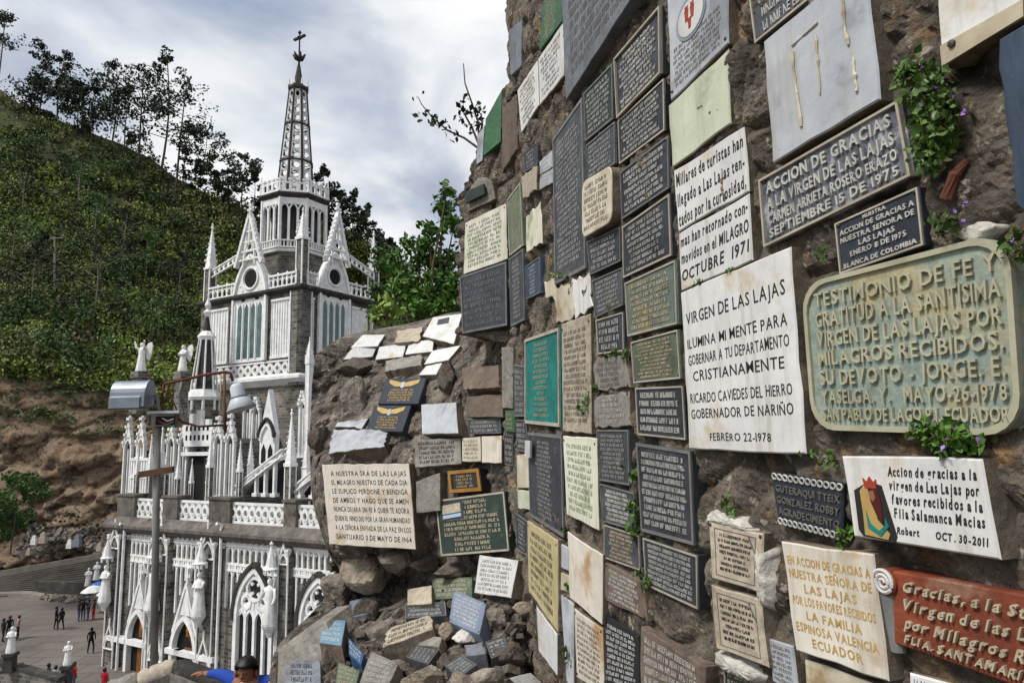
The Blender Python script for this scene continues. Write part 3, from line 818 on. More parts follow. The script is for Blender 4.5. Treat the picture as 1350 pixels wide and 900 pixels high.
def portal(xc, hw_px, yap, ybase, ygab, glass='stained_amber'):
    fr = frA(0); u = ua(xc, 830); hw = ua(xc + hw_px, 830) - u
    zap = za(xc, yap); zs = zap - hw * math.sqrt(3)
    mb = MB()
    pts = arch_pts(u, zs, hw, 8)
    fstrip(mb, fr, [(u - hw, ZP)] + pts + [(u + hw, ZP)], .26, 0, .4)
    zg = za(xc, ygab)
    fstrip(mb, fr, [(u - hw * 1.0, zs + hw * .9), (u, zg), (u + hw * 1.0, zs + hw * .9)], .16, 0, .34)
    fpoly(mb, fr, [(u - hw * .42, zap + .12), (u + hw * .42, zap + .12), (u, zg - .3)], 0, .3)
    fbox(mb, fr, u - .07, u + .07, zg - .1, zg + .9, .05, .28)
    fbox(mb, fr, u - .2, u + .2, zg + .35, zg + .55, .1, .25)
    d = mb.build('door_surround', 'white_trim', church)
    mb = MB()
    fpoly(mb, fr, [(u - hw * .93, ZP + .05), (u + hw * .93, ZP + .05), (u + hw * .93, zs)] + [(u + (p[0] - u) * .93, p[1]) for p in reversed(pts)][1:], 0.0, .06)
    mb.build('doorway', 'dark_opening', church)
    mb = MB()
    zt_ = za(xc, 845)
    ip = [(u + (p[0] - u) * .62, zt_ + (p[1] - zt_) * .88) for p in pts if p[1] > zt_ - 5]
    fpoly(mb, fr, [(u - hw * .05, zt_ + .3), (u + hw * .62, zt_ + .3), (u + hw * .62, zs)] + [(u + hw * .62 * q, zs + hw * 1.45 * (1 - q) ) for q in (.7, .4, .1)] + [(u - hw * .05, zs + hw * 1.35)], .08, .14)
    mb.build('stained_window', glass, church)
    mb = MB()
    fbox(mb, fr, u - hw * .1, u + hw * .66, ZP + .05, zt_ - .3, .08, .16)
    mb.build('door', 'stained_amber' if xc < 220 else 'wood_brown', church)
portal(187, 13, 803, 900, 762)
portal(249, 16, 812, 900, 768)
for x0, x1, y in ((147, 172, 844), (174, 200, 846), (226, 245, 852), (238, 266, 855), (268, 289, 866)):
    mb = MB()
    fbox(mb, frA(0), ua(x0, 850), ua(x1, 850), za(200, 852), za(200, 845), 0, .44 + .01 * (x0 % 3))
    mb.build('string_course', 'white_trim', church)
for xt, xb in ((168, 163), (297, 291), (201, 199), (372, 371)):
    u = ua(xt, 780)
    big = xt in (168, 297)
    z1 = za(xt, 690) if big else za(xt, 760)
    mb = MB()
    mb.tube([CH(u, -.42, ZP), CH(u, -.42, z1), CH(u + (.0), -.75 if big else -.43, z1 + .1)], .09 if big else .06, 8)
    mb.build('drain_pipe', 'white_trim', church)
def big_window(xc, hw_px, yap, ybase, n=4):
    fr = frA(0); u = ua(xc, 820); hw = ua(xc + hw_px, 820) - u
    zap, zb = za(xc, yap), za(xc, ybase)
    zs = zap - hw * math.sqrt(3)
    pts = arch_pts(u, zs, hw, 9)
    mb = MB()
    fpoly(mb, fr, [(u - hw, zb), (u + hw, zb)] + list(reversed(pts)), 0, .05)
    g = mb.build('window', 'glass_dark', church)
    mb = MB()
    fstrip(mb, fr, [(u - hw, zb)] + pts + [(u + hw, zb)], .26, 0, .3)
    st = 2 * hw / n
    for i in range(1, n):
        fbox(mb, fr, u - hw + st * i - .09, u - hw + st * i + .09, zb, zs + .3, .05, .2)
    for i in range(n):
        c = u - hw + st * (i + .5)
        ap = arch_pts(c, zs - .25, st * .45, 6)
        fstrip(mb, fr, ap, .12, .05, .19)
        # white spandrel above each lancet head
        fpoly(mb, fr, [(c - st * .5, zs - .1), *[(p[0], p[1]) for p in ap[1:-1]], (c + st * .5, zs - .1), (c + st * .5, zs + st * .95), (c - st * .5, zs + st * .95)], .05, .12)
    for c, z, r in ((u, zs + hw * 1.02, hw * .36), (u - hw * .45, zs + hw * .52, hw * .2), (u + hw * .45, zs + hw * .52, hw * .2)):
        fstrip(mb, fr, ring(c, z, r * 1.18, 14), hw * .12, .05, .22, True)
        for k in range(4):
            q = math.pi / 4 + k * math.pi / 2
            fbar(mb, fr, (c + math.cos(q) * r * .55, z + math.sin(q) * r * .55), (c + math.cos(q) * r * 1.1, z + math.sin(q) * r * 1.1), r * .3, .05, .18)
    # tracery web between rings
    for s in (-1, 1):
        fbar(mb, fr, (u + s * hw * .95, zs), (u + s * hw * .12, zs + hw * .62), hw * .16, .05, .17)
        fbar(mb, fr, (u + s * hw * .78, zs + hw * .75), (u + s * hw * .3, zs + hw * .8), hw * .2, .05, .165)
        fbar(mb, fr, (u + s * hw * .1, zs + hw * .1), (u + s * hw * .1, zs + hw * .6), hw * .16, .05, .172)
        fbar(mb, fr, (u + s * hw * .55, zs + hw * 1.1), (u + s * hw * .1, zs + hw * 1.55), hw * .14, .05, .168)
    mb.build('tracery', 'white_trim', g)
    mb = MB()
    fstrip(mb, fr, [(u - hw * 1.14, zs - .3)] + arch_pts(u, zs, hw * 1.14, 9) + [(u + hw * 1.14, zs - .3)], .2, 0, .38)
    mb.build('hood_mould', 'dark_stone', church)
big_window(338, 24, 750, 905)
big_window(424, 25, 762, 912)
# ---- upper tier on the terrace
b1 = 2.6
aL0, aL1 = ua(165, 620, b1), ua(322, 620, b1)
zL = za(240, 596, b1)
mb = MB()
fbox(mb, frA(b1), ua(166, 620, b1), ua(182, 620, b1), zc1 - .3, za(240, 592, b1), -1.2, 0)
fbox(mb, frA(b1), ua(222, 620, b1), ua(312, 620, b1), zc1 - .3, za(240, 580, b1), -4.0, 0)
fbox(mb, frA(b1 + .8), ua(182, 620, b1), ua(222, 620, b1), zc1 - .3, za(240, 602, b1), -2.5, 0)
mb.build('upper_wall', 'church_stone', church)
def blind_lancet(x, wpx, ytip, yarch, ybase, b, d=.0):
    """tall white lancet frame with a gable and crocketed tip"""
    fr = frA(b); u = ua(x, 620, b); hw = (ua(x + wpx / 2, 620, b) - u)
    mb = MB()
    zb, zar, zt = za(x, ybase, b), za(x, yarch, b), za(x, ytip, b)
    for s in (-1, 1): fbox(mb, fr, u + s * hw - .07, u + s * hw + .07, zb, zar, d, d + .2)
    fstrip(mb, fr, arch_pts(u, zar, hw, 6), .13, d, d + .2)
    fbox(mb, fr, u - .04, u + .04, zb, zar, d, d + .14)
    g0 = zar + hw * .4
    fstrip(mb, fr, [(u - hw * 1.25, g0), (u, zt - .5), (u + hw * 1.25, g0)], .12, d, d + .24)
    fpoly(mb, fr, [(u - hw * .5, g0 + hw * 1.6), (u + hw * .5, g0 + hw * 1.6), (u, zt - .55)], d, d + .2)
    L = zt - g0
    for k in range(4):
        q = k / 4 + .1
        for s in (-1, 1): fbox(mb, fr, u + s * hw * 1.25 * (1 - q) - .09, u + s * hw * 1.25 * (1 - q) + .09, g0 + L * q, g0 + L * q + .2, d + .03, d + .3)
    fbox(mb, fr, u - .06, u + .06, zt - .6, zt, d + .05, d + .17)
    fbox(mb, fr, u - .16, u + .16, zt - .3, zt - .14, d + .04, d + .2)
    fbox(mb, fr, u - hw - .12, u + hw + .12, zb - .15, zb, d, d + .26)
    mb.build('blind_lancet', 'white_trim', church)
for x, wd, yt, ya_, yb in ((170, 9, 548, 592, 652), (187, 9, 548, 590, 602), (227, 9, 556, 588, 652), (243, 10, 556, 588, 652), (289, 10, 548, 585, 653), (305, 10, 545, 585, 653)):
    blind_lancet(x, wd, yt, ya_, yb, b1, .02)
for x, wd in ((170, 7), (227, 7), (243, 8), (289, 8), (305, 8)):
    u = ua(x, 620, b1); hw = ua(x + wd / 2, 620, b1) - u
    mb = MB()
    fpoly(mb, frA(b1), [(u - hw, za(x, 650, b1)), (u + hw, za(x, 650, b1)), (u + hw, za(x, 588, b1)), (u, za(x, 580, b1)), (u - hw, za(x, 588, b1))], 0, .015)
    mb.build('lancet_pane', 'dark_stone', church)
mb = MB()                                                   # white fence panel between lancets
fr = frA(b1 - .3)
for i in range(8):
    u = ua(181, 620, b1) + (ua(204, 620, b1) - ua(181, 620, b1)) * i / 7
    fbox(mb, fr, u - .09, u + .09, za(190, 652, b1), za(190, 606, b1), 0, .15)
for y in (605, 628, 651): fbox(mb, fr, ua(180, 620, b1), ua(205, 620, b1), za(190, y + 2, b1), za(190, y - 2, b1), -.02, .19)
mb.build('railing', 'white_trim', church)
mb = MB()                                                   # recessed dark portal under the crenellated screen
u = ua(263, 620, b1); hw = ua(274, 620, b1) - u
zs = za(263, 615, b1)
fpoly(mb, frA(b1), [(u - hw, zc1), (u + hw, zc1)] + list(reversed(arch_pts(u, zs, hw, 6))), 0, .03)
mb.build('opening', 'dark_opening', church)
mb = MB(); fr = frA(b1)
fstrip(mb, fr, [(u - hw, zc1)] + arch_pts(u, zs, hw, 6) + [(u + hw, zc1)], .3, 0, .16)
mb.build('arch_moulding', 'dark_stone', church)
mb = MB()
zA, zB_, zC = za(266, 582, b1), za(266, 562, b1), za(266, 541, b1)
uA, uB = ua(250, 560, b1), ua(283, 560, b1)
fbox(mb, fr, uA - .2, uB + .2, zA - .9, zA - .66, 0, .42)
fpoly(mb, fr, [(uA, zA - .3), (uB, zA - .3), (uB + .35, zB_), (uA - .35, zB_)], .05, .34)
for x0, x1, z1 in ((247, 253, 553), (255, 260, 545), (264, 271, 541), (276, 281, 553)):
    fbox(mb, fr, ua(x0, 560, b1), ua(x1, 560, b1), zB_ - .02, za(266, z1, b1), .08, .31)
mb.build('crenellated_screen', 'white_trim', church)
mb = MB()
for r_ in range(2):
    for i in range(6):
        uu = uA + (uB - uA) * (i + .5) / 6
        zz = zA + .1 + r_ * .62
        fbox(mb, fr, uu - .1, uu + .1, zz, zz + .34, .33, .352)
mb.build('screen_piercings', 'dark_opening', church)
# turret with its own small openwork spire
tc_ = CH(ua(259, 520, b1 + 1), b1 + 1.6, 0)
Yt = tc_[1]
def zt(y): return float(at(259, y, Yt)[2])
def octa(c, r, z, n=8, rot=R(22.5)): return [np.array([c[0] + r * math.cos(2 * math.pi * k / n + rot), c[1] + r * math.sin(2 * math.pi * k / n + rot), z]) for k in range(n)]
mb = MB()
mb.loft([octa(tc_, 1.0, zc1 - .3), octa(tc_, 1.0, zt(528))]); mb.build('turret', 'church_stone', church)
mb = MB()
mb.loft([octa(tc_, .72, zt(515)), octa(tc_, .42, zt(447))])
mb.loft([octa(tc_, .3, zt(438)), octa(tc_, .06, zt(415))])
mb.cur = 1
for k in range(8):
    p, q = octa(tc_, .86, zt(515))[k], octa(tc_, .46, zt(447))[k]
    mb.tube([p, q], [.075, .055], 6)
mb.loft([octa(tc_, 1.12, zt(528)), octa(tc_, 1.2, zt(524)), octa(tc_, .9, zt(514))])
mb.loft([octa(tc_, .5, zt(449)), octa(tc_, .62, zt(444)), octa(tc_, .32, zt(437))])
mb.loft([octa(tc_, .12, zt(418)), octa(tc_, .3, zt(412)), octa(tc_, .08, zt(408)), octa(tc_, .22, zt(403)), octa(tc_, .02, zt(392))])
for k in range(8):
    p = octa(tc_, 1.0, zt(541))[k]
    mb.tube([p, p + Zv * (zt(523) - zt(541))], .1, 6)
mb.build('turret_spire', ['dark_stone', 'white_trim'], church)
# ---- flying buttresses and aisle gablets in front of the tower
def fly(x0, y0, x1, y1, cols, ybase, b, th_px=10):
    fr = frA(b); mb = MB()
    p0, p1 = FA(x0, y0, b), FA(x1, y1, b)
    th = za(x0, y0, b) - za(x0, y0 + th_px, b)
    fbar(mb, fr, p0, p1, .09, -.2, .2); fbar(mb, fr, (p0[0], p0[1] - th), (p1[0], p1[1] - th), .10, -.2, .22)
    n = 10
    for i in range(n):
        q, q2 = i / n, (i + 1) / n
        P = lambda f, dz: (p0[0] + (p1[0] - p0[0]) * f, p0[1] + (p1[1] - p0[1]) * f - dz)
        fbar(mb, fr, P(q, 0), P(q2, th), .05, -.12, .1); fbar(mb, fr, P(q, th), P(q2, 0), .05, -.12, .112)
    zb = za(x1, ybase, b)
    pts = [(p0[0] + (p1[0] - p0[0]) * f, p0[1] - th * 1.35 + (p1[1] - p0[1]) * (1 - (1 - f) ** 1.9)) for f in np.linspace(0, 1, 8)]
    fstrip(mb, fr, pts, .13, -.18, .16)
    for x in cols:
        u_ = ua(x, ybase, b); f = (u_ - p0[0]) / (p1[0] - p0[0])
        fbox(mb, fr, u_ - .07, u_ + .07, zb, p0[1] - th * 1.35 + (p1[1] - p0[1]) * (1 - (1 - f) ** 1.9), -.1, .12)
        fbox(mb, fr, u_ - .2, u_ + .2, zb, zb + .2, -.17, .18)
    mb.build('flying_buttress', 'white_trim', church)
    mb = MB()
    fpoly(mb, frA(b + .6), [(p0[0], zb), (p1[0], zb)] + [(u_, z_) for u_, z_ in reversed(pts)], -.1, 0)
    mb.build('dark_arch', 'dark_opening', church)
fly(313, 640, 374, 592, (338, 350, 362), 655, 1.6, 9)
fly(390, 640, 440, 600, (396, 413, 430), 658, 1.6, 9)
bt = 6.0
aT = ua(396, 430, bt)                                       # tower's near corner
aT0 = ua(268, 430, bt)
bT1 = FB(499, 430, aT)[0]
zTop = za(330, 385, bt); zBal0, zBal1 = za(330, 503, bt), za(330, 479, bt)
zTop = FA(396, 377, bt)[1]
mb = MB()
fbox(mb, frA(bt), aT0, aT, zc1 - .4, zTop, -(bT1 - bt), 0)
mb.build('tower', 'church_stone', church)
frL, frR = frA(bt), frB(aT)
def uL(x, y=430): return FA(x, y, bt)[0]
def zLf(x, y): return FA(x, y, bt)[1]
def uR(x, y=430): return FB(x, y, aT)[0]
for fr, a, b_ in ((frL, uL(385), uL(396) - .0), (frR, bt - .22, bt + .9), (frL, aT0, aT0 + .75), (frR, bT1 - .9, bT1)):
    mb = MB()
    fbox(mb, fr, a, b_ + (.24 if fr is frL and b_ > aT - .5 else 0), zBal0 - .5, zTop - .3, -.1, .22)
    mb.build('corner_buttress', 'church_stone', church)
for fr, a in ((frL, uL(386)), (frR, bt + .75), (frL, aT0 + .85), (frR, bT1 - 1.0)):
    mb = MB(); fbox(mb, fr, a - .05, a + .05, zBal0 + .4, zTop - .32, 0, .28)
    mb.build('edge_moulding', 'white_trim', church)
mb = MB()
mb.loft([[CH(aT0 - e, bt - e, z), CH(aT + e, bt - e, z), CH(aT + e, bT1 + e, z), CH(aT0 - e, bT1 + e, z)] for e, z in ((.26, zTop - .3), (.45, zTop - .12), (.45, zTop + .05), (.2, zTop + .14))])
mb.build('tower_cornice', 'dark_stone', church)
def tower_face(fr, c, hw, u_pan, right=False):
    """c: centre of the window, hw its half width; u_pan: white blind panels"""
    zb = zBal1 + .1
    zs, zap = zLf(331, 401), zLf(331, 337)
    pts = arch_pts(c, zs, hw, 9, (zap - zs) / (hw * 1.732))
    mb = MB()
    fpoly(mb, fr, [(c - hw, zb), (c + hw, zb)] + list(reversed(pts)), -.35, .16)
    win = mb.build('window', 'white_trim', church)
    zl = zs + .05
    mb = MB()
    st = hw * 2 * .8 / 4
    for i in range(4):
        u_ = c - hw * .8 + st * (i + .5)
        fpoly(mb, fr, [(u_ - st * .33, zb + .25), (u_ + st * .33, zb + .25), (u_ + st * .33, zl - .35), (u_, zl), (u_ - st * .33, zl - .35)], .1, .17)
    mb.build('glass', 'glass_teal', win)
    mb = MB()
    zo = zLf(331, 368)
    fpoly(mb, fr, ring(c, zo, hw * .38, 16), .1, .172)
    for s in (-1, 1): fpoly(mb, fr, ring(c + s * hw * .42, zl + .42, hw * .15, 10), .1, .17)
    mb.build('oculus', 'dark_opening', win)
    mb = MB()
    fstrip(mb, fr, ring(c, zo, hw * .46, 16), .12, .1, .26, True)
    for i in range(16):
        q = i * math.pi / 8
        fbar(mb, fr, (c + math.cos(q) * hw * .62, zo + math.sin(q) * hw * .62), (c + math.cos(q) * hw * .74, zo + math.sin(q) * hw * .74), .07, .15, .2)
    fstrip(mb, fr, [(c - hw, zb)] + pts + [(c + hw, zb)], .2, .1, .32)
    for i in range(1, 4): fbox(mb, fr, c - hw * .8 + st * i - .05, c - hw * .8 + st * i + .05, zb + .2, zl, .15, .23)
    for s in (-1, 1): fbox(mb, fr, c + s * hw * .9 - .05, c + s * hw * .9 + .05, zb, zs, .15, .25)
    mb.build('tracery', 'white_trim', win)
    # openwork gable over the window, rising past the cornice
    mb = MB()
    g0 = zLf(331, 352); gt = zLf(331, 285); gw = hw * .80
    for s in (-1, 1):
        fbar(mb, fr, (c + s * gw, g0), (c, gt), .2, .2, .55)
        for k in range(9):
            q = .05 + k / 10
            fbox(mb, fr, c + s * gw * (1 - q) + s * .05 - .1, c + s * gw * (1 - q) + s * .05 + .1, g0 + (gt - g0) * q, g0 + (gt - g0) * q + .2, .22, .5)
    for q in (.12, .28, .46, .66): fbar(mb, fr, (c - gw * (1 - q), g0 + (gt - g0) * q), (c + gw * (1 - q), g0 + (gt - g0) * q), .12, .25, .45)
    fbar(mb, fr, (c, g0 + (gt - g0) * .4), (c, gt + .7), .12, .27, .47)
    fstrip(mb, fr, ring(c, g0 + (gt - g0) * .37, gw * .25, 10), .09, .25, .44, True)
    for s in (-1, 1): fbar(mb, fr, (c + s * gw * .45, g0 + (gt - g0) * .0), (c + s * gw * .25, g0 + (gt - g0) * .62), .1, .24, .43)
    fbox(mb, fr, c - .24, c + .24, gt + .2, gt + .36, .26, .5)
    fbox(mb, fr, c - .13, c + .13, gt + .55, gt + .75, .28, .48)
    mb.build('gable', 'white_trim', church)
    for a, b_ in u_pan:
        mb = MB()
        fbox(mb, fr, a, b_, zb + .12, zTop - .75, 0, .1)
        n = 7
        for i in range(n + 1):
            uu = a + (b_ - a) * i / n
            fbox(mb, fr, uu - .035, uu + .035, zb + .12, zTop - .75, .09, .15)
        for v in (zb + .12, zTop - .75): fbox(mb, fr, a - .06, b_ + .06, v - .08, v + .08, 0, .2)
        mb.build('blind_panel', 'white_trim', church)
cL = uL(331); hL = (uL(352) - uL(309)) / 2
tower_face(frL, cL, hL, [(uL(277), uL(302)), (uL(360), uL(383))])
cR = uR(438); hR = (uR(458) - uR(419)) / 2
tower_face(frR, cR, hR, [(uR(404.5), uR(411)), (uR(462), uR(482))])
lattice(frL, aT0 + .1, aT - .5, zBal0 + .25, zBal1, 13, 'balcony_frieze', .14)
lattice(frR, bt + .6, bT1, zBal0 + .25, zBal1, 11, 'balcony_frieze', .14)
mb = MB()
mb.loft([[CH(aT0 - e, bt - e, z), CH(aT + e, bt - e, z), CH(aT + e, bT1 + e, z), CH(aT0 - e, bT1 + e, z)] for e, z in ((.05, zBal0 - .45), (.5, zBal0 - .05), (.5, zBal0 + .15), (.28, zBal0 + .27))])
mb.build('balcony_ledge', 'white_trim', church)
bh = 1.0
for (u0, u1) in ((aT0 + .5, cL - hL), (cL + hL, aT - .5)):
    balustrade(frL, u0, u1, zTop + .14, zTop + .14 + bh, 6)
for (u0, u1) in ((bt + .5, cR - hR), (cR + hR, bT1 - .5)):
    balustrade(frR, u0, u1, zTop + .14, zTop + .14 + bh, 6)
zf0 = zLf(280, 352); zf1 = zLf(318, 338)
balustrade(frA(bt + .15), aT0 + .4, cL - hL * .8, zTop + 1.9, zTop + 2.5, 7, name='raking_openwork', w0b=zTop + 2.9, w1b=zTop + 3.5)
balustrade(frB(aT - .15), cR + hR * .8, bT1 - .4, zTop + 2.9, zTop + 3.5, 7, name='raking_openwork', w0b=zTop + 1.9, w1b=zTop + 2.5)
# corner pinnacles
for a, b_, hs, hp, k in ((aT0 + .25, bt + .25, 2.7, 3.6, 1), (aT - .3, bt + .3, 3.5, 2.2, 1), (aT - .3, bT1 - .3, 2.6, 3.3, 1), (aT0 + .3, bT1 - .3, 2.6, 3.3, 1)):
    pinnacle(CH(a, b_, zTop + .1), .56, hs, hp)
# lantern
ac, bc = (aT0 + aT) / 2, (bt + bT1) / 2
LC = CH(ac, bc, 0)
YL = float(LC[1])
def zl_(y): return float(at(390, y, YL)[2])
xc_ = None
def oct_ring(r, z): return octa(LC, r, z, 8, R(60 - 22.5 - 90))
rL = (432 - 346) / 900 * YL / 2 * 1.02
mb = MB()
mb.loft([oct_ring(rL * 1.02, zTop), oct_ring(rL * 1.02, zl_(341))])
mb.build('lantern_drum', 'church_stone', church)
mb = MB()
mb.loft([oct_ring(rL * .72, zl_(341)), oct_ring(rL * .72, zl_(272))])
mb.build('lantern_core', 'dark_stone', church)
mb = MB()
mb.loft([oct_ring(rL * 1.1, zl_(343)), oct_ring(rL * 1.12, zl_(340)), oct_ring(rL, zl_(338))])
z0, z1, zb0, zb1 = zl_(338), zl_(283), zl_(338), zl_(328)
for k in range(8):
    p, q = oct_ring(rL, 0)[k], oct_ring(rL, 0)[(k + 1) % 8]
    e = (q - p); L = np.linalg.norm(e); e /= L
    nrm = np.array([e[1], -e[0], 0])
    if nrm.dot(p - LC * np.array([1, 1, 0])) < 0: nrm = -nrm
    fr = lambda u, wz, d, p=p, e=e, nrm=nrm: np.array([p[0], p[1], 0]) + e * u + nrm * d + Zv * wz
    mb.tube([np.array([p[0], p[1], z0]), np.array([p[0], p[1], zl_(274)])], .14, 6)
    for i in range(3):
        c = L * (i + .5) / 3
        for s in (-1, 1): fbox(mb, fr, c + s * L * .145 - .045, c + s * L * .145 + .045, z0, z1 - .35, -.12, .02)
        fstrip(mb, fr, arch_pts(c, z1 - .4, L * .15, 5), .1, -.12, .03)
    fbox(mb, fr, 0, L, z1 + .05, zl_(273), -.14, .05)
    fbox(mb, fr, 0, L, zb1 - .08, zb1, .08, .24); fbox(mb, fr, 0, L, zb0, zb0 + .1, .08, .24)
    for i in range(8): fbox(mb, fr, L * (i + .5) / 8 - .045, L * (i + .5) / 8 + .045, zb0, zb1, .11, .2)
mb.build('lantern_arcade', 'white_trim', church)
mb = MB()
mb.loft([oct_ring(rL * .98, zl_(276)), oct_ring(rL * 1.12, zl_(270)), oct_ring(rL * 1.12, zl_(268)), oct_ring(rL * .5, zl_(265))])
mb.build('lantern_cornice', 'dark_stone', church)
mb = MB()
zc_a, zc_b = zl_(267), zl_(251)
for k in range(8):
    p, q = oct_ring(rL * 1.06, 0)[k], oct_ring(rL * 1.06, 0)[(k + 1) % 8]
    e = (q - p); L = np.linalg.norm(e); e /= L
    nrm = np.array([e[1], -e[0], 0])
    fr = lambda u, wz, d, p=p, e=e, nrm=nrm: np.array([p[0], p[1], 0]) + e * u + nrm * d + Zv * wz
    fbox(mb, fr, 0, L, zc_a - .05, zc_a + .12, -.08, .08)
    fbox(mb, fr, 0, L, zc_a + (zc_b - zc_a) * .62, zc_a + (zc_b - zc_a) * .76, -.05, .05)
    for i in range(4):
        c = L * (i + .5) / 4
        fbox(mb, fr, c - L * .05, c + L * .05, zc_a, zc_b, -.06, .06)
        fbox(mb, fr, c - L * .085, c + L * .085, zc_b - .12, zc_b + .04, -.085, .085)
    mb.tube([np.array([p[0], p[1], zc_a]), np.array([p[0], p[1], zc_b + .45])], [.13, .03], 5)
mb.build('crown_parapet', 'white_trim', church)
# spire: eight dark ribs, rings, pale pierced webs
def rs(y): return np.interp(y, [110, 120, 245], [11.0, 12.0, 25.5]) / 900 * YL * 1.0
def sring(y, f=1.0): return oct_ring(rs(y) * f, zl_(y))
mb = MB()
for k in range(8): mb.tube([sring(266)[k], sring(121)[k]], [.13, .09], 6)
for y in (217, 168):
    for k in range(8): mb.tube([sring(y)[k], sring(y)[(k + 1) % 8]], .085, 6)
mb.loft([sring(122, 1.0), sring(120, 1.22), sring(117, 1.25), sring(115, .9)])
mb.loft([oct_ring(.46, zl_(117)), oct_ring(.07, zl_(82))])
mb.build('spire', 'rib_stone', church)
mb = MB()
for k in range(8):
    for (ya_, yb_) in ((264, 219), (215, 170), (166, 123)):
        p0, p1, q0, q1 = sring(ya_, .97)[k], sring(ya_, .97)[(k + 1) % 8], sring(yb_, .97)[k], sring(yb_, .97)[(k + 1) % 8]
        P = lambda s, t: (p0 * (1 - s) + p1 * s) * (1 - t) + (q0 * (1 - s) + q1 * s) * t
        for s in (.14, .86): mb.tube([P(s, .02), P(s, .98)], .05, 5)
        nn = 4
        for i in range(nn):
            t0, t1 = (i + .08) / nn, (i + .92) / nn
            C_ = [P(.5 + .36 * math.cos(a), (t0 + t1) / 2 + (t1 - t0) / 2 * math.sin(a)) for a in np.linspace(0, 2 * math.pi, 9)]
            mb.tube(C_, .05, 4)
            mb.tube([P(.14, t1 + .03), P(.86, t1 + .03)], .045, 4)
mb.build('spire_tracery', 'white_trim', church)
mb = MB()
for k in range(8):
    p = sring(116, 1.15)[k]
    mb.tube([p, p + Zv * .55], [.1, .05], 5)
mb.build('spire_crown', 'white_trim', church)
mb = MB()
tp = np.array([LC[0], LC[1], 0])
for k in range(6):
    a = k * math.pi / 3
    d = np.array([math.cos(a), math.sin(a), 0])
    mb.tube([tp + Zv * zl_(81), tp + d * .28 + Zv * zl_(77), tp + d * .52 + Zv * zl_(72)], [.06, .16, .05], 6)
mb.lathe(tp + Zv * zl_(82), [(.08, 0), (.22, .3), (.1, .55), (.06, .7)], 8)
mb.tube([tp + Zv * zl_(80), tp + Zv * zl_(42)], [.07, .06], 6)
zx = zl_(50)
mb.box(tp + Zv * zx, A * .55, B * .09, Zv * .09)
for s in (-1, 1): mb.lathe(tp + A * .55 * s + Zv * (zx - .16), [(.02, 0), (.16, .16), (.02, .32)], 6)
mb.lathe(tp + Zv * (zl_(44) - .16), [(.02, 0), (.16, .2), (.02, .4)], 6)
mb.lathe(tp + Zv * (zx - .24), [(.02, 0), (.22, .24), (.02, .48)], 6)
mb.build('cross', 'rib_stone', church)
# gablet with a white pyramid beside the tower wall, and buttress pinnacles
u = ua(352, 590, 3.0); fr = frA(3.0); hw = ua(362, 590, 3.0) - u
mb = MB()
zg0, zg1, zg2 = za(352, 612, 3.0), za(352, 572, 3.0), za(352, 513, 3.0)
fpoly(mb, fr, [(u - hw, zg0)] + [(u - hw, zg1)] + [(u - hw * .95, zg1 + .2), (u, zg2), (u + hw * .95, zg1 + .2), (u + hw, zg1), (u + hw, zg0)], -.35, 0)
fstrip(mb, fr, arch_pts(u, zg1 - .4, hw * .85, 7), .15, 0, .12)
gb = mb.build('gablet', 'white_trim', church)
mb = MB()
for s in (-1, 1):
    mb = MB()
    fpoly(mb, fr, [(u + s * hw * .45 - .2, zg0 + .1), (u + s * hw * .45 + .2, zg0 + .1), (u + s * hw * .45 + .2, zg1 - 1.0), (u + s * hw * .45, zg1 - .6), (u + s * hw * .45 - .2, zg1 - 1.0)], -.02, .02)
    mb.build('gablet_opening', 'dark_opening', gb)
mb = MB()
fstrip(mb, fr, [(u - hw * 1.1, zg1 + .1)] + arch_pts(u, zg1 - .2, hw * 1.0, 7) + [(u + hw * 1.1, zg1 + .1)], .12, 0, .2)
mb.build('gablet_hood', 'dark_stone', gb)
for x, yb, ym, yt, wpx, b_ in ((383, 655, 610, 538, 9, 1.3), (330, 635, 612, 570, 5, 1.8), (404, 640, 615, 566, 7, 1.8), (440, 655, 600, 540, 8, 1.3)):
    c = CH(ua(x, 620, b_), b_, zc1 if yb > 650 else za(x, yb, b_))
    h0 = za(x, ym, b_) - c[2]; h1 = za(x, yt, b_) - za(x, ym, b_)
    pinnacle(c, wpx / 900 * 42, max(h0, .3), h1, stone=yb > 650, crock=6)
for x, ym, yt, wpx, b_ in ((198, 618, 572, 6, 1.2), (212, 612, 560, 7, .9), (219, 622, 585, 5, 1.6), (277, 612, 566, 6, .9), (316, 618, 580, 5, 1.2), (235, 628, 592, 5, .8), (253, 634, 604, 4, 1.2), (275, 634, 604, 4, 1.4), (181, 622, 588, 5, .8)):
    c = CH(ua(x, 620, b_), b_, zc1)
    pinnacle(c, wpx / 900 * 42, max(za(x, ym, b_) - c[2], .3), za(x, yt, b_) - za(x, ym, b_), crock=5)
for x, yt, yb_, wpx in ((326, 522, 560, 9), (338, 524, 562, 9), (400, 516, 560, 8)):
    blind_lancet(x, wpx, yt, yt + 22, yb_ + 40, bt, .02)
pinnacle(CH(ua(407, 520, bt - .6), bt - .6, zc1), .3, za(407, 470, bt) - zc1, 1.2, name='downpipe_shaft', stone=False)
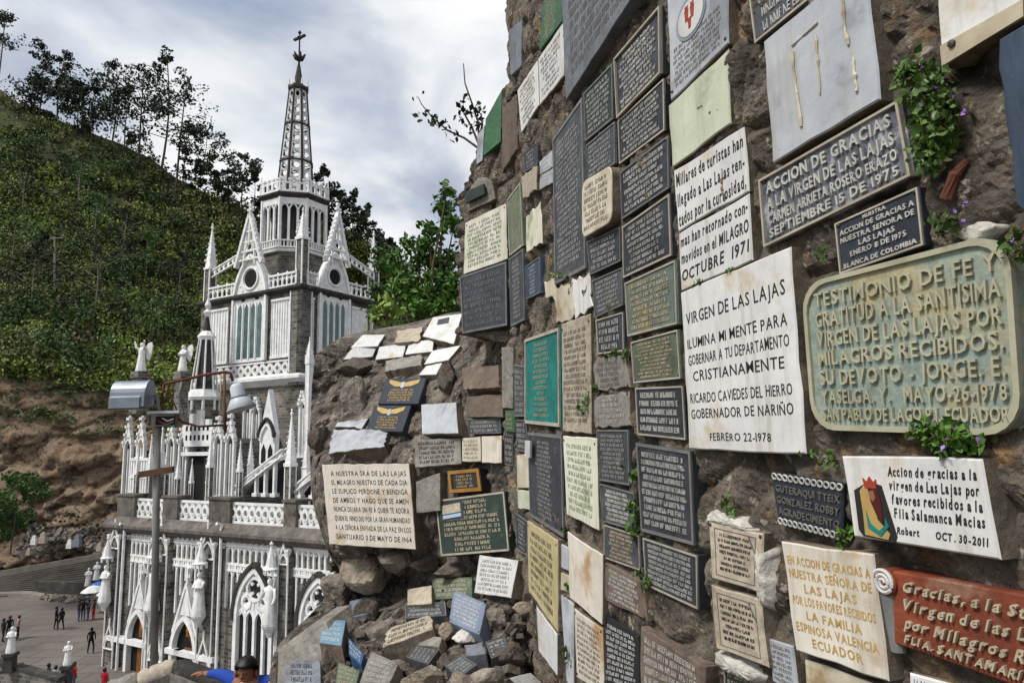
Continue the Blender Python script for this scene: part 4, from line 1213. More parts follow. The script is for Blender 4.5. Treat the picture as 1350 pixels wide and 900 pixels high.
# ------------------------------------------------------------------ the votive wall
_ctrl = np.array([(2.12, -2.0), (1.70, -0.8), (1.33, .27), (0.97, 1.29), (0.688, 2.10), (0.548, 2.52), (0.40, 3.12), (0.282, 3.63), (0.17, 4.14), (0.0765, 4.59), (-0.018, 5.00), (-0.062, 5.12), (-0.423, 5.43), (-0.62, 5.60)])
def densify(C, step=0.02):
    o = []
    for i in range(len(C) - 1):
        p0, p1, p2, p3 = C[max(i - 1, 0)], C[i], C[i + 1], C[min(i + 2, len(C) - 1)]
        n = max(2, int(np.linalg.norm(p2 - p1) / step))
        lin = i >= 9
        for k in range(n):
            t = k / n
            o.append(p1 * (1 - t) + p2 * t if lin else 0.5 * (2 * p1 + (p2 - p0) * t + (2 * p0 - 5 * p1 + 4 * p2 - p3) * t * t + (3 * p1 - p0 - 3 * p2 + p3) * t ** 3))
    o.append(C[-1])
    return np.array(o)
PROF = densify(_ctrl)
_seg = np.linalg.norm(np.diff(PROF, axis=0), axis=1)
S_ = np.concatenate([[0], np.cumsum(_seg)])
def wall_hit(px, py):
    d = ray(px, py)
    sl = d[0] / d[1]
    f = PROF[:, 0] - sl * PROF[:, 1]
    idx = np.where((f[:-1] >= 0) & (f[1:] < 0) & (PROF[:-1, 1] > .1))[0]
    i = idx[-1] if len(idx) else len(PROF) - 2
    t = f[i] / (f[i] - f[i + 1]) if len(idx) else 1.0
    p = PROF[i] * (1 - t) + PROF[i + 1] * t
    return np.array([p[0], p[1], d[2] / d[1] * p[1]]), S_[i] + t * _seg[i]
# silhouette of the wall's far end
_sil = [(665, -60), (667, 20), (669, 98), (684, 104), (664, 116), (641, 155), (628, 178), (627, 213), (612, 236), (604, 275), (604, 438), (664, 452), (666, 560), (668, 760)]
_sz = sorted((wall_hit(x, y)[0][2], wall_hit(x, y)[1]) for x, y in _sil)
_zz, _ss = [a for a, b in _sz], [b for a, b in _sz]
def s_end(z): return np.interp(z, _zz, _ss) + 0.03 * math.sin(z * 23) + 0.02 * math.sin(z * 51 + 1)
NS, NZ = 860, 620
Z0, Z1 = -2.6, 4.6
sv = np.concatenate([np.linspace(0, 3.2, 90, endpoint=False), np.linspace(3.2, S_[-1], NS - 90)])
_dn = np.gradient(PROF, S_, axis=0)
V = []
zs = np.concatenate([np.linspace(Z0, 2.6, NZ - 60, endpoint=False), np.linspace(2.6, Z1, 60)])
def stonework(s, z):
    """depth (m) to which the face is recessed: rounded rubble stones, joints, grit"""
    p = Vector((s * 2.6 + 0.25 * noise.noise(Vector((s * 3, z * 3, 5))), z * 3.6 + 0.25 * noise.noise(Vector((s * 3, z * 3, 9))), 0.3))
    dd, _ = noise.voronoi(p)
    e = dd[1] - dd[0]
    d = -0.018 + 0.034 * max(0.0, 1 - e / 0.22) ** 1.5
    d += 0.016 * (0.5 + 0.5 * noise.noise(Vector((s * 1.3, z * 1.3, 2))))
    d += 0.013 * (0.55 + noise.fractal(Vector((s * 8, z * 8, 1)), 0.45, 2.1, 6))
    d += 0.016 * (0.45 - abs(noise.noise(Vector((s * 6 + 3, z * 6, 4)))) - 0.5 * abs(noise.noise(Vector((s * 13, z * 13, 8)))) - .25 * abs(noise.noise(Vector((s * 29, z * 29, 2)))))
    return d
for z in zs:
    se = s_end(z)
    for s in sv:
        over = max(0.0, s - se)
        q = min(s, se)
        x, y = np.interp(q, S_, PROF[:, 0]), np.interp(q, S_, PROF[:, 1])
        tx, ty = np.interp(q, S_, _dn[:, 0]), np.interp(q, S_, _dn[:, 1])
        nx, ny = -ty, tx                       # towards the viewer's side?
        L = math.hypot(nx, ny); nx, ny = nx / L, ny / L
        if nx * -x + ny * -y < 0: nx, ny = -nx, -ny
        d = stonework(q, z)
        d += min(over, .12) ** 2 * 3
        V.append((x - nx * d - nx * over * 0.9 + tx * min(over, .05) + (.25 * over if over > 0 else 0), y - ny * d - ny * over * 0.9 + over * .6, z))
# the end turns back into the hill: extra columns
n_s = len(sv)
Fq = [(j * n_s + i, j * n_s + i + 1, (j + 1) * n_s + i + 1, (j + 1) * n_s + i) for j in range(len(zs) - 1) for i in range(n_s - 1)]
V = np.array(V).reshape(len(zs), n_s, 3)
back = [V[:, -1] + np.array([.25 * k, .9 * k, 0]) for k in (1, 2, 3)] + [V[:, 0] + np.array([2.0, 4.0, 0])]
W = np.concatenate([V] + [b[:, None, :] for b in back], axis=1)
n_s = W.shape[1]
top = W[-1] + np.array([0, 0, 0.001])
Fq = [(j * n_s + i, j * n_s + i + 1, (j + 1) * n_s + i + 1, (j + 1) * n_s + i) for j in range(len(zs) - 1) for i in range(n_s - 1)]
wall = tag(np_mesh('votive_wall', W.reshape(-1, 3), Fq, 'mortar', loc=(0.4, 3.0, Z0), smooth=False), 'rough brown rubble and mortar wall covered with votive plaques', 'wall')
# ------------------------------------------------------------------ rock outcrop and rubble slope
ROWS = [
    [(420, 540, 9.4), (450, 520, 10), (480, 500, 10.4), (540, 480, 10.6), (605, 470, 10), (640, 480, 8.4), (668, 500, 7.4)],
    [(418, 466, 7.7), (450, 446, 8.3), (480, 437, 8.6), (540, 426, 8.7), (605, 411, 8.0), (640, 420, 6.6), (668, 436, 5.5)],
    [(412, 500, 7.2), (455, 478, 7.6), (500, 476, 7.7), (555, 468, 7.4), (600, 458, 6.9), (640, 462, 5.75), (668, 470, 5.25)],
    [(410, 540, 7.0), (445, 532, 7.0), (490, 515, 7.0), (545, 500, 6.7), (590, 490, 6.2), (640, 495, 5.45), (668, 500, 5.22)],
    [(408, 580, 6.8), (438, 570, 6.6), (490, 565, 6.5), (545, 545, 6.1), (590, 535, 5.8), (640, 535, 5.4), (668, 535, 5.2)],
    [(409, 612, 6.6), (430, 600, 6.3), (500, 594, 6.15), (545, 590, 5.9), (590, 585, 5.7), (640, 580, 5.4), (669, 580, 5.18)],
    [(412, 660, 6.5), (430, 655, 6.1), (500, 652, 6.0), (545, 650, 5.8), (590, 650, 5.6), (640, 650, 5.32), (672, 650, 5.12)],
    [(428, 716, 6.5), (440, 722, 6.1), (500, 726, 6.0), (548, 726, 5.8), (590, 732, 5.6), (640, 732, 5.25), (690, 722, 4.75)],
    [(442, 760, 6.7), (470, 768, 6.7), (510, 778, 6.6), (548, 768, 6.2), (590, 758, 5.75), (640, 752, 5.25), (694, 760, 4.66)],
    [(412, 806, 6.4), (445, 812, 6.2), (500, 808, 5.9), (545, 808, 5.5), (590, 806, 5.15), (640, 806, 4.9), (698, 800, 4.6)],
    [(366, 852, 5.7), (420, 858, 5.4), (490, 858, 5.0), (545, 858, 4.8), (590, 858, 4.6), (640, 856, 4.5), (702, 852, 4.5)],
    [(352, 905, 5.2), (420, 905, 4.9), (490, 905, 4.5), (545, 905, 4.3), (590, 905, 4.15), (640, 905, 4.05), (704, 905, 4.4)],
    [(330, 1010, 4.3), (420, 1010, 4.0), (490, 1010, 3.7), (545, 1010, 3.5), (590, 1010, 3.4), (640, 1010, 3.3), (706, 1010, 4.2)],
]
RW = np.array(ROWS, float)
def cat(arr, n):                                # Catmull-Rom along axis 0
    m = len(arr); o = []
    for u in np.linspace(0, m - 1, n):
        i = min(int(u), m - 2); t = u - i
        p0, p1, p2, p3 = arr[max(i - 1, 0)], arr[i], arr[i + 1], arr[min(i + 2, m - 1)]
        o.append(0.5 * (2 * p1 + (p2 - p0) * t + (2 * p0 - 5 * p1 + 4 * p2 - p3) * t * t + (3 * p1 - p0 - 3 * p2 + p3) * t ** 3))
    return np.array(o)
GR = cat(RW, 300)
GR = np.swapaxes(cat(np.swapaxes(GR, 0, 1), 240), 0, 1)          # (300, 240, 3) px, py, depth
_gp = GR[26:, :, :].reshape(-1, 3)
def out_depth(px, py):
    d2 = (_gp[:, 0] - px) ** 2 + (_gp[:, 1] - py) ** 2
    i = np.argpartition(d2, 12)[:12]
    ww = 1 / (d2[i] + 4)
    return float((_gp[i, 2] * ww).sum() / ww.sum())
def out_hit(px, py): return at(px, py, out_depth(px, py))
V = np.empty((300, 240 + 4, 3))
for j in range(300):
    for i in range(240):
        px, py, Y = GR[j, i]
        p = at(px, py, Y)
        dd, _ = noise.voronoi(Vector((p[0] * 2.7, p[1] * 1.6, p[2] * 3.2)))
        e = dd[1] - dd[0]
        k = .035 * (.7 - abs(noise.noise(Vector(p * 5))) * 1.4 - .6 * abs(noise.noise(Vector(p * 12)))) + 0.07 * max(0, 1 - e / .25) + 0.085 * (0.5 + noise.fractal(Vector(p * 2.6), .75, 2.1, 7)) + 0.035 * (1 - min(1, dd[0] * 1.4))
        rough = 1.0 if 60 < j else .8
        V[j, i + 4] = p * (1 + max(0.0, k * rough) / Y)
for c, (dx, dy) in enumerate(((1.2, 4.2), (.75, 2.6), (.35, 1.2), (.12, .45))):
    V[:, c] = V[:, 4] + np.array([dx, dy, 0]) + np.array([0, 0, -.3 * (3 - c)])
ncol = 244
Fq = [(j * ncol + i, j * ncol + i + 1, (j + 1) * ncol + i + 1, (j + 1) * ncol + i) for j in range(299) for i in range(ncol - 1)]
tag(np_mesh('rock_outcrop', V.reshape(-1, 3), Fq, 'outcrop_rock', loc=(-.8, 5.6, -2.2), smooth=False), kind='structure')
# ------------------------------------------------------------------ lettering
GL = {}
def glyph(ch, bold=0.0, shear=0.0):
    key = (ch, bold, shear)
    if key in GL: return GL[key]
    cu = bpy.data.curves.new('g', 'FONT')
    cu.body = ch; cu.size = 1.0; cu.resolution_u = 2; cu.offset = bold; cu.shear = shear
    ob = bpy.data.objects.new('g', cu)
    COL.objects.link(ob)
    dg = bpy.context.evaluated_depsgraph_get()
    me = ob.evaluated_get(dg).to_mesh()
    vs_ = np.array([v.co[:2] for v in me.vertices]).reshape(-1, 2)
    fs = [tuple(p.vertices) for p in me.polygons]
    ob.evaluated_get(dg).to_mesh_clear()
    bpy.data.objects.remove(ob); bpy.data.curves.remove(cu)
    if len(vs_):
        x0 = vs_[:, 0].min(); wd = vs_[:, 0].max() - x0
        vs_ = vs_ - np.array([x0, 0])
    else: wd = 0.25
    cnt = {}
    for f in fs:
        for a, b in zip(f, f[1:] + f[:1]):
            cnt[(min(a, b), max(a, b))] = cnt.get((min(a, b), max(a, b)), 0) + 1
    edges = [e for e, c in cnt.items() if c == 1]
    GL[key] = (vs_, fs, edges, wd)
    return GL[key]
def pseudo(r):
    """a worn, unreadable cast letter: two or three strokes"""
    w = r.choice((.42, .5, .55, .28)); t = .105
    st = []
    k = r.random()
    def bar(x0, y0, x1, y1):
        d = np.array([x1 - x0, y1 - y0]); L = np.linalg.norm(d); n = np.array([-d[1], d[0]]) / L * t / 2
        st.append([np.array([x0, y0]) - n, np.array([x1, y1]) - n, np.array([x1, y1]) + n, np.array([x0, y0]) + n])
    bar(.07, 0, .07, .72)
    if k < .3: bar(w - .07, 0, w - .07, .72); bar(.07, r.choice((.05, .36, .66)), w - .07, r.choice((.05, .36, .66)))
    elif k < .6: bar(.07, .66, w, .66); bar(.07, .36, w * .85, .36); (bar(.07, .06, w, .06) if r.random() < .6 else None)
    elif k < .8: bar(.07, .06, w, .06); bar(w - .04, .06, w - .04, .4)
    elif k < .9: bar(.07, .7, w, .03)
    vs_ = np.array([p for q in st for p in q]); fs = [tuple(range(4 * i, 4 * i + 4)) for i in range(len(st))]
    ed = [(4 * i + a, 4 * i + (a + 1) % 4) for i in range(len(st)) for a in range(4)]
    return vs_, fs, ed, w
class Plane:                                     # a plaque's face: bilinear (u right, v down) + height
    def __init__(s, Q, n): s.Q, s.n = Q, n
    def __call__(s, u, v, h=0.0):
        a, b, c, d = s.Q
        return (a * (1 - u) + b * u) * (1 - v) + (d * (1 - u) + c * u) * v + s.n * h
def letters(pl, lines, rect, h, aspect, bold=0.0, shear=0.0, fill=.64, align='c', sides=True, seed=0, hs=None, maxw=1.0):
    """lines of text in the uv rectangle; a line given as a number is a row of that many worn letters"""
    r = random.Random(seed)
    u0, v0, u1, v1 = rect
    hs = hs or [1.0] * len(lines)
    tot = sum(hs)
    rows = []
    if all(isinstance(q, int) for q in lines):
        ex = max(1, int(len(lines) * .45)); lines = list(lines) + [lines[q % len(lines)] for q in range(ex)]; hs = [1.0] * len(lines); tot = len(lines)
    for ln in lines:
        g = []; x = 0
        if isinstance(ln, int):
            k = 0
            ln = int(ln * 1.45)
            while k < ln:
                for _ in range(min(r.randint(2, 7), ln - k)):
                    q = pseudo(r); g.append((x, q)); x += q[3] + .14; k += 1
                x += .30
        else:
            for ch in ln:
                if ch == ' ': x += .34; continue
                q = glyph(ch, bold, shear)
                tq, kq = r.uniform(-.035, .035), r.uniform(.95, 1.05)
                q = (np.stack([q[0][:, 0] * r.uniform(.95, 1.04) - q[0][:, 1] * tq, q[0][:, 1] * kq + q[0][:, 0] * tq * .5 + r.uniform(-.018, .018)], 1) if len(q[0]) else q[0], *q[1:])
                g.append((x, q)); x += q[3] + .13
        rows.append((g, max(x, .1)))
    # x scale: uv width per glyph unit
    vs_, fs_ = [], []
    v = v0
    for (g, wd), hh, ln in zip(rows, hs, lines):
        ph = (v1 - v0) * hh / tot
        sy = ph * fill / 0.72
        nat = sy * aspect                        # natural x scale in uv
        sx = min(nat * 1.05, (u1 - u0) * maxw / wd)
        if isinstance(ln, int): sx = min((u1 - u0) * r.uniform(.88, 1.0) / wd, nat * 1.5)
        if align == 'j': sx = min((u1 - u0) / wd, nat * 1.6)
        off = u0 if align == 'l' else (u0 + u1) / 2 - wd * sx / 2
        vb = v + ph * (0.5 + fill / 2)
        for x, (gv, gf, ge, _) in g:
            n0 = len(vs_); n = len(gv)
            jit = r.uniform(-.012, .012)
            for p in gv: vs_.append(pl(off + (x + p[0]) * sx, vb - (p[1] + jit) * sy, h))
            fs_ += [[n0 + i for i in f] for f in gf]
            if sides:
                for p in gv: vs_.append(pl(off + (x + p[0]) * sx, vb - (p[1] + jit) * sy, -.0005))
                fs_ += [[n0 + a, n0 + b, n0 + n + b, n0 + n + a] for a, b in ge]
        v += ph
    return vs_, fs_
# ------------------------------------------------------------------ plaques
ST_ = {  # style: name, body, letters, rim, thickness, lettering height
    'dk': ('metal_plaque', 'cast_dark', 'letter_light', 'frame_grey', .022, .0035),
    'dp': ('metal_plaque', 'cast_dark', 'letter_light', 'frame_pale', .022, .0035),
    'md': ('metal_plaque', 'cast_mid', 'letter_light', 'frame_grey', .022, .0035),
    'mt': ('metal_plaque', 'cast_mid', 'letter_tan', 'frame_pale', .022, .0035),
    'sl': ('slate_plaque', 'slate', 'letter_grey', None, .03, .0015),
    'mb': ('marble_plaque', 'marble_white', 'letter_black', None, .03, .001),
    'mg': ('marble_plaque', 'marble_grey', 'letter_grey', None, .03, .001),
    'ms': ('marble_plaque', 'marble_stained', 'letter_green', None, .03, .001),
    'mc': ('marble_plaque', 'marble_cream', 'letter_grey', None, .035, .001),
    'mr': ('marble_plaque', 'marble_rust', 'letter_grey', None, .035, .001),
    'ce': ('stone_plaque', 'cement', 'letter_grey', None, .035, .0025),
    'be': ('stone_plaque', 'beige_stone', 'letter_grey', None, .035, .0015),
    'ye': ('stone_plaque', 'yellow_stone', 'letter_grey', None, .04, .0015),
    'br': ('stone_plaque', 'brown_stone', 'letter_tan', None, .04, .002),
    'gc': ('metal_plaque', 'cast_green', 'letter_tan', 'frame_pale', .022, .003),
    'gp': ('painted_plaque', 'green_paint', 'letter_tan', None, .025, .002),
    'dg': ('metal_plaque', 'dark_green', 'letter_tan', 'frame_pale', .022, .003),
    'te': ('painted_plaque', 'teal_paint', 'letter_tan', 'frame_pale', .022, .003),
    'na': ('metal_plaque', 'navy_paint', 'letter_light', 'frame_pale', .022, .003),
    'bk': ('granite_plaque', 'black_granite', 'letter_white', None, .025, .001),
    'lb': ('painted_plaque', 'light_blue', 'letter_white', None, .05, .001),
    'bp': ('painted_plaque', 'blue_paint', 'letter_white', None, .03, .001),
    'bg': ('painted_plaque', 'blue_grey', 'letter_white', None, .03, .001),
}
NPL = [0]
def plaque(style, quad, label, lines=None, hit=None, rim=None, T=None, so=None, bold=0.012, shear=0.0, rect=(.07, .08, .93, .92), align='c', lh=None,
           jag=0.0, rnd=0.0, body=None, lett=None, name=None, bolts=0, hs=None, poly=None, embed=.10, group=None, fill=.64, maxw=1.0, sub=None, rimh=.004, rimw=.035, side=None):
    NPL[0] += 1
    sd = NPL[0]
    r = random.Random(sd)
    hit = hit or (lambda x, y: wall_hit(x, y)[0])
    nm, bm, lm, rm, th, lhh = ST_[style]
    nm, bm, lm = name or nm, body or bm, lett or lm
    th = T or th; so = .016 if so is None else so; so *= .38; off_ = min(.5, .3 + .2 * (th > .05)) * th;  lhh = lh or lhh
    quad = [np.array(q, float) for q in quad]
    Pn = [hit(*q) for q in quad]
    c = sum(Pn) / 4
    n = np.cross(Pn[2] - Pn[0], Pn[3] - Pn[1]); n /= np.linalg.norm(n)
    if n.dot(-c) < 0: n = -n
    c = c + n * (so + off_)
    def onp(px, py):
        d = ray(px, py); return d * (c.dot(n) / d.dot(n))
    Q = [onp(*q) for q in quad]
    pl = Plane(Q, n)
    W_, H_ = np.linalg.norm(Q[1] - Q[0]), np.linalg.norm(Q[3] - Q[0])
    # outline in uv
    if poly: ol = [np.array(p) for p in poly]
    elif rnd:
        ol = []
        ru, rv = rnd / W_, rnd / H_
        for cx, cy, a0 in ((ru, rv, 180), (1 - ru, rv, 270), (1 - ru, 1 - rv, 0), (ru, 1 - rv, 90)):
            for k in range(6):
                a = R(a0 + 18 * k)
                ol.append(np.array([cx + ru * math.cos(a), cy + rv * math.sin(a)]))
    else: ol = [np.array(p, float) for p in ((0, 0), (1, 0), (1, 1), (0, 1))]
    jg = max(jag, .004 if bm.startswith(('marble', 'cement', 'beige', 'pale', 'yellow', 'brown', 'slate')) else .0015) if not rnd else jag
    if jg and not rnd:
        o2 = []
        for i in range(len(ol)):
            p, q = ol[i], ol[(i + 1) % len(ol)]
            L = abs((q - p)[0]) * W_ + abs((q - p)[1]) * H_
            k = max(1, int(L / .045)) if jag else max(1, int(L / .07))
            for t in range(k):
                pt = p + (q - p) * t / k
                if t or jag: pt = pt + np.array([r.uniform(-1, 1) * jg / W_, r.uniform(-1, 1) * jg / H_])
                o2.append(pt)
        ol = o2
    ch = min(.004, th * .2)
    cu = np.array([.5, .5])
    inn = [cu + (p - cu) * np.array([1 - 2 * ch / W_, 1 - 2 * ch / H_]) for p in ol]
    k = len(ol)
    vs_ = [pl(*p, 0) for p in inn] + [pl(*p, -ch) for p in ol] + [pl(*p, -(th + embed)) for p in ol]
    fs_ = [list(range(k))] + [[i, (i + 1) % k, k + (i + 1) % k, k + i] for i in range(k)] + [[k + i, k + (i + 1) % k, 2 * k + (i + 1) % k, 2 * k + i] for i in range(k)] + [list(range(3 * k - 1, 2 * k - 1, -1))]
    mb = MB(); mb.add(vs_, fs_)
    mb.m = [0] * (k + 1) + [1] * (k + 1)
    o = mb.build(nm, [bm, side or ('slab_side' if bm.startswith(('marble', 'pale', 'beige', 'yellow', 'cement')) else bm)], loc=tuple(c - n * th))
    tag(o, label, 'plaque', group or 'votive plaques on the wall')
    if rim is None: rim = rm
    if rim:
        a = .0; wu, wv = rimw * H_ ** .5 * .8 / W_ , rimw * H_ ** .5 * .8 / H_
        wm_ = min(W_, H_) * .034 if rimw == .035 else rimw
        wu, wv = wm_ / W_, wm_ / H_
        outer = ol if rnd else [np.array(p) for p in ((.004, .004), (.996, .004), (.996, .996), (.004, .996))]
        inner = [cu + (p - cu) * np.array([1 - 2 * wu, 1 - 2 * wv]) for p in outer]
        m = len(outer)
        A_ = [pl(*p, rimh) for p in outer] + [pl(*p, rimh) for p in inner] + [pl(*p, -.001) for p in outer] + [pl(*p, -.001) for p in inner]
        F_ = []
        for i in range(m):
            j = (i + 1) % m
            F_ += [[i, j, m + j, m + i], [m + i, m + j, 3 * m + j, 3 * m + i], [2 * m + i, 2 * m + j, j, i]]
        mb = MB(); mb.add(A_, F_); mb.build('rim', rim, o)
    if lines:
        wpx = abs(quad[1][0] - quad[0][0])
        lv, lf = letters(pl, lines, rect, lhh, H_ / W_, bold, shear, align=align, sides=wpx > 45, seed=sd, hs=hs, fill=fill, maxw=maxw)
        if lv:
            mb = MB(); mb.add(lv, lf); mb.build('lettering', lm, o)
    if not bolts and lines and 34 < abs(quad[1][0] - quad[0][0]) < 80 and not rnd and not poly and r.random() < .6: bolts = r.choice((2, 4))
    if bolts:
        bz = .0065 if W_ > .3 else .0055
        for u, v in ((.04, .06), (.96, .06), (.96, .94), (.04, .94))[:bolts]:
            mb = MB(); e1 = (Q[1] - Q[0]) / W_; e2 = np.cross(n, e1)
            mb.lathe(pl(u, v, -.001), [(bz, 0), (bz, .003), (bz * .5, .005), (0, .0055)], 10, ax=e1, ay=e2, az=n)
            mb.build('bolt', 'bolt_metal', o)
    return o, pl, n
def OUT(*a, **k):
    k.setdefault('group', 'votive plaques on the rock outcrop')
    k.setdefault('so', .06); k.setdefault('embed', .14)
    return plaque(*a, hit=out_hit, **k)
# ------------------------------------------------------------------ plaques of the wall (corners in order TL, TR, BR, BL)
P = plaque
# top left cluster
P('sl', [(671, 40), (688, 26), (687, 88), (673, 100)], 'narrow dark slate slab on the wall edge against the sky', jag=.006)
P('gp', [(715, 8), (740, -24), (740, 29), (711, 68)], 'green plaque with rows of worn letters cut off by the top of the picture', [8, 9, 8, 9, 8, 9, 7])
P('mb', [(682, 119), (708, 80), (710, 139), (687, 175)], 'white marble half slab left of its twin, under the green top plaque', [10, 9, 10, 8, 9, 6], lett='letter_grey')
P('mb', [(709.5, 78), (742, 30), (743, 100), (711.5, 139)], 'white marble half slab touching the big blue grey slab on its right', [11, 9, 12, 8, 9, 6], lett='letter_grey')
P('sl', [(738, -60), (845, -210), (845, -22), (746, 132)], 'largest blue grey slate slab, jutting out at the top with deep shadow below', [22, 24, 20, 24, 22, 24, 23, 20], T=.07, so=.03, body='slate')
P('dp', [(811, 78), (872, 7), (873, 97), (815, 157)], 'dark plaque in a bright double frame below the big slate slab', [9, 14, 12, 13, 11, 14, 10], so=.03, rimh=.01)
P('dp', [(815, 160), (876, 103), (877, 172), (817, 217)], 'dark plaque hung right under the bright framed one', [13, 14, 12, 14, 13, 9])
P('dk', [(818, 227), (882, 178), (883, 248), (820, 290)], 'blackish plaque with scattered light letters above the column of bars', [12, 13, 10, 12, 9])
P('dk', [(770, 123), (808, 83), (809, 157), (772, 187)], 'dark green black plaque right of the tall narrow one at its top', [10, 12, 11, 12, 10, 8], body='dark_green')
P('md', [(773, 192), (811, 160), (812, 215), (773, 243)], 'grey cast plaque just above the rounded cream block', [10, 11, 10, 11, 9])
P('md', [(729, 183), (768, 127), (773, 354), (732, 376)], 'tallest narrow grey cast plaque with many lines of worn letters', [9, 11, 10, 11, 12, 11, 10, 11, 10, 12, 11, 10, 11, 9, 10, 11, 8], T=.03)
P('mc', [(767, 240), (806, 217), (806, 292), (767, 315)], 'rounded cream stone block standing out from the dark plaques', [7, 9, 8, 9, 7], T=.07, so=.05, rnd=.05, jag=0, name='stone_block')
P('dk', [(774, 319), (818, 299), (819, 344), (778, 363)], 'dark plain plaque directly below the rounded cream block', [10, 10, 9, 8])
P('md', [(781, 370), (821, 352), (822, 402), (785, 419)], 'grey plaque with a black gap under it, beside the olive one', [11, 12, 10, 12, 9])
P('dk', [(786, 422), (822, 411), (823, 463), (789, 467)], 'small black cast plaque with three bold pale lines', [6, 7, 6], rim='frame_pale')
P('dp', [(821, 299), (883, 255), (886, 337), (822, 367)], 'black plaque with bright raised letters above the teal and olive one', [10, 13, 12, 13, 11, 9], so=.025)
P('gc', [(824, 373), (891, 342), (894, 427), (828, 444)], 'teal and olive weathered plaque with tan letters', [11, 13, 12, 13, 10, 16], body='cast_olive', so=.025)
P('gc', [(832, 451), (894, 434), (898, 499), (836, 505)], 'mossy green plaque in a pale frame below the teal olive one', [15, 16, 15, 17, 15, 14, 12], so=.03)
P('dp', [(838, 511), (901, 508), (905, 580), (841, 573)], 'dark plaque of four letter rows left of the white governor slab', [12, 13, 14, 12], so=.025)
P('dk', [(839, 583), (911, 594), (916, 719), (846, 700)], 'big black plaque with large grey script lines under the four row one', [12, 16, 13, 17, 16, 14, 13], so=.03)
P('dp', [(848, 708), (920, 732), (921, 803), (852, 771)], 'dark plaque densely lettered below the big black script one', [16, 17, 16, 17, 16, 15], so=.03)
P('be', [(844, 826), (930, 880), (925, 935), (844, 905)], 'brown grey stone slab sunk at the bottom edge beside the hollow', [15, 17, 15, 16], T=.06, body='brown_stone', lett='letter_light', jag=.006)
P('ce', [(782, 474), (823, 469), (830, 510), (784, 517)], 'rough grey stone piece with ragged edges and faint lines', [8, 9, 8, 7], jag=.012)
P('ce', [(783, 522), (829, 516), (831, 562), (784, 563)], 'grey stone plaque with two bold lines, below the ragged stone', [6, 9, 11, 12], lett='letter_light', jag=.006)
P('md', [(787, 566), (829, 566), (831, 640), (790, 633)], 'grey cast plaque left of the big black script plaque', [11, 12, 11, 12, 10, 12, 9])
P('md', [(791, 637), (838, 650), (840, 700), (795, 687)], 'slanting grey cast plaque with an upright leafy weed on its right', [10, 12, 11, 12, 10])
P('mt', [(797, 691), (843, 706), (845, 752), (797, 735)], 'worn grey brown plaque left of the densely lettered dark one', [11, 12, 11, 12, 10])
P('br', [(797, 741), (848, 768), (853, 818), (797, 790)], 'pinkish brown stone plaque over the glossy black granite', [12, 13, 12, 13, 9], lett='letter_light')
P('bk', [(796, 810), (843, 836), (843, 915), (796, 903)], 'glossy black granite plaque with white script at the bottom', [10, 12, 11, 13, 11, 12, 10], shear=.2)
# middle left columns
P('mc', [(733, 381), (755, 370), (757, 419), (733, 424)], 'torn cream marble shard left of its brighter neighbour', jag=.018)
P('mb', [(756, 370), (777, 360), (780, 405), (757, 420)], 'bright broken white marble shard right under the tall narrow plaque', jag=.016)
P('mc', [(718, 372), (731, 362), (732, 396), (719, 391)], 'smallest cream shard, beside the two torn marble pieces', jag=.012)
P('ce', [(740, 427), (778, 413), (779, 572), (742, 568)], 'tall pale grey plaque right of the bright teal one', [9, 10, 9, 10, 9, 11, 10, 9, 10, 9, 8], body='beige_stone', T=.035, so=.03)
P('ms', [(742, 574), (786, 578), (789, 699), (747, 678)], 'white marble plaque with greenish yellow stains', [9, 10, 9, 11, 9, 10, 9], T=.05, so=.03)
P('mr', [(748, 700), (794, 731), (793, 823), (751, 788)], 'white marble slab with rust brown edges, no letters left', T=.05, so=.04)
P('mr', [(757, 801), (794, 828), (796, 915), (760, 892)], 'pale rust stained slab with faint lines, at the bottom edge', [12, 13, 12, 13, 12, 13, 12], so=.02)
P('bg', [(735, 715), (748, 721), (749, 752), (736, 746)], 'small pale blue grey tile between yellow slab and blank marble', body='marble_grey')
P('mg', [(739, 783), (756, 796), (756, 915), (747, 897)], 'narrow blue grey strip slab at the bottom beside the rust stained one')
P('mc', [(737, 753), (750, 759), (751, 782), (738, 777)], 'small cream tile under the pale blue grey tile')
P('te', [(693, 447), (738, 431), (739, 563), (693, 558)], 'bright teal plaque with a pale frame', [8, 9, 9, 10, 8, 10, 9, 6, 9, 5], so=.03, rimh=.008)
P('dk', [(696, 569), (741, 573), (744, 709), (699, 680)], 'large dark plaque under the teal one with a white sticker', [9, 11, 10, 11, 10, 12, 11, 10, 11, 9, 11, 8], sub='sticker')
P('ye', [(695, 686), (735, 712), (735, 832), (697, 779)], 'tall yellow beige slab with dark slanted lines', [9, 11, 10, 11, 10, 9], T=.05, so=.05)
P('mg', [(707, 799), (734, 836), (734, 890), (710, 857)], 'pale marble piece leaning at the foot of the yellow slab', T=.05, so=.05, body='marble_white')
P('md', [(678, 480), (692, 482), (692, 549), (679, 549)], 'narrow grey plaque left of the teal one', [6, 5, 6, 5, 6, 5])
P('dk', [(680, 553), (694, 553), (696, 596), (682, 594)], 'small dark plaque left of the stickered dark one', [6, 5, 6, 5])
P('dk', [(665, 572), (677, 574), (677, 614), (666, 612)], 'narrow black tile in the inner corner of the wall', [5, 4, 5])
P('gp', [(666, 541), (678, 541), (678, 570), (666, 569)], 'tiny green grey tile in the inner corner of the wall', [5, 4, 5])
P('ce', [(661, 458), (676, 458), (676, 539), (662, 538)], 'narrow cement strip where outcrop and wall meet')
P('mb', [(681, 600), (697, 597), (697, 643), (682, 643)], 'small white tile below the small dark plaque', body='marble_cream')
P('mg', [(682, 646), (697, 646), (698, 672), (683, 670)], 'small greenish grey tile under the small white tile', body='pale_green')
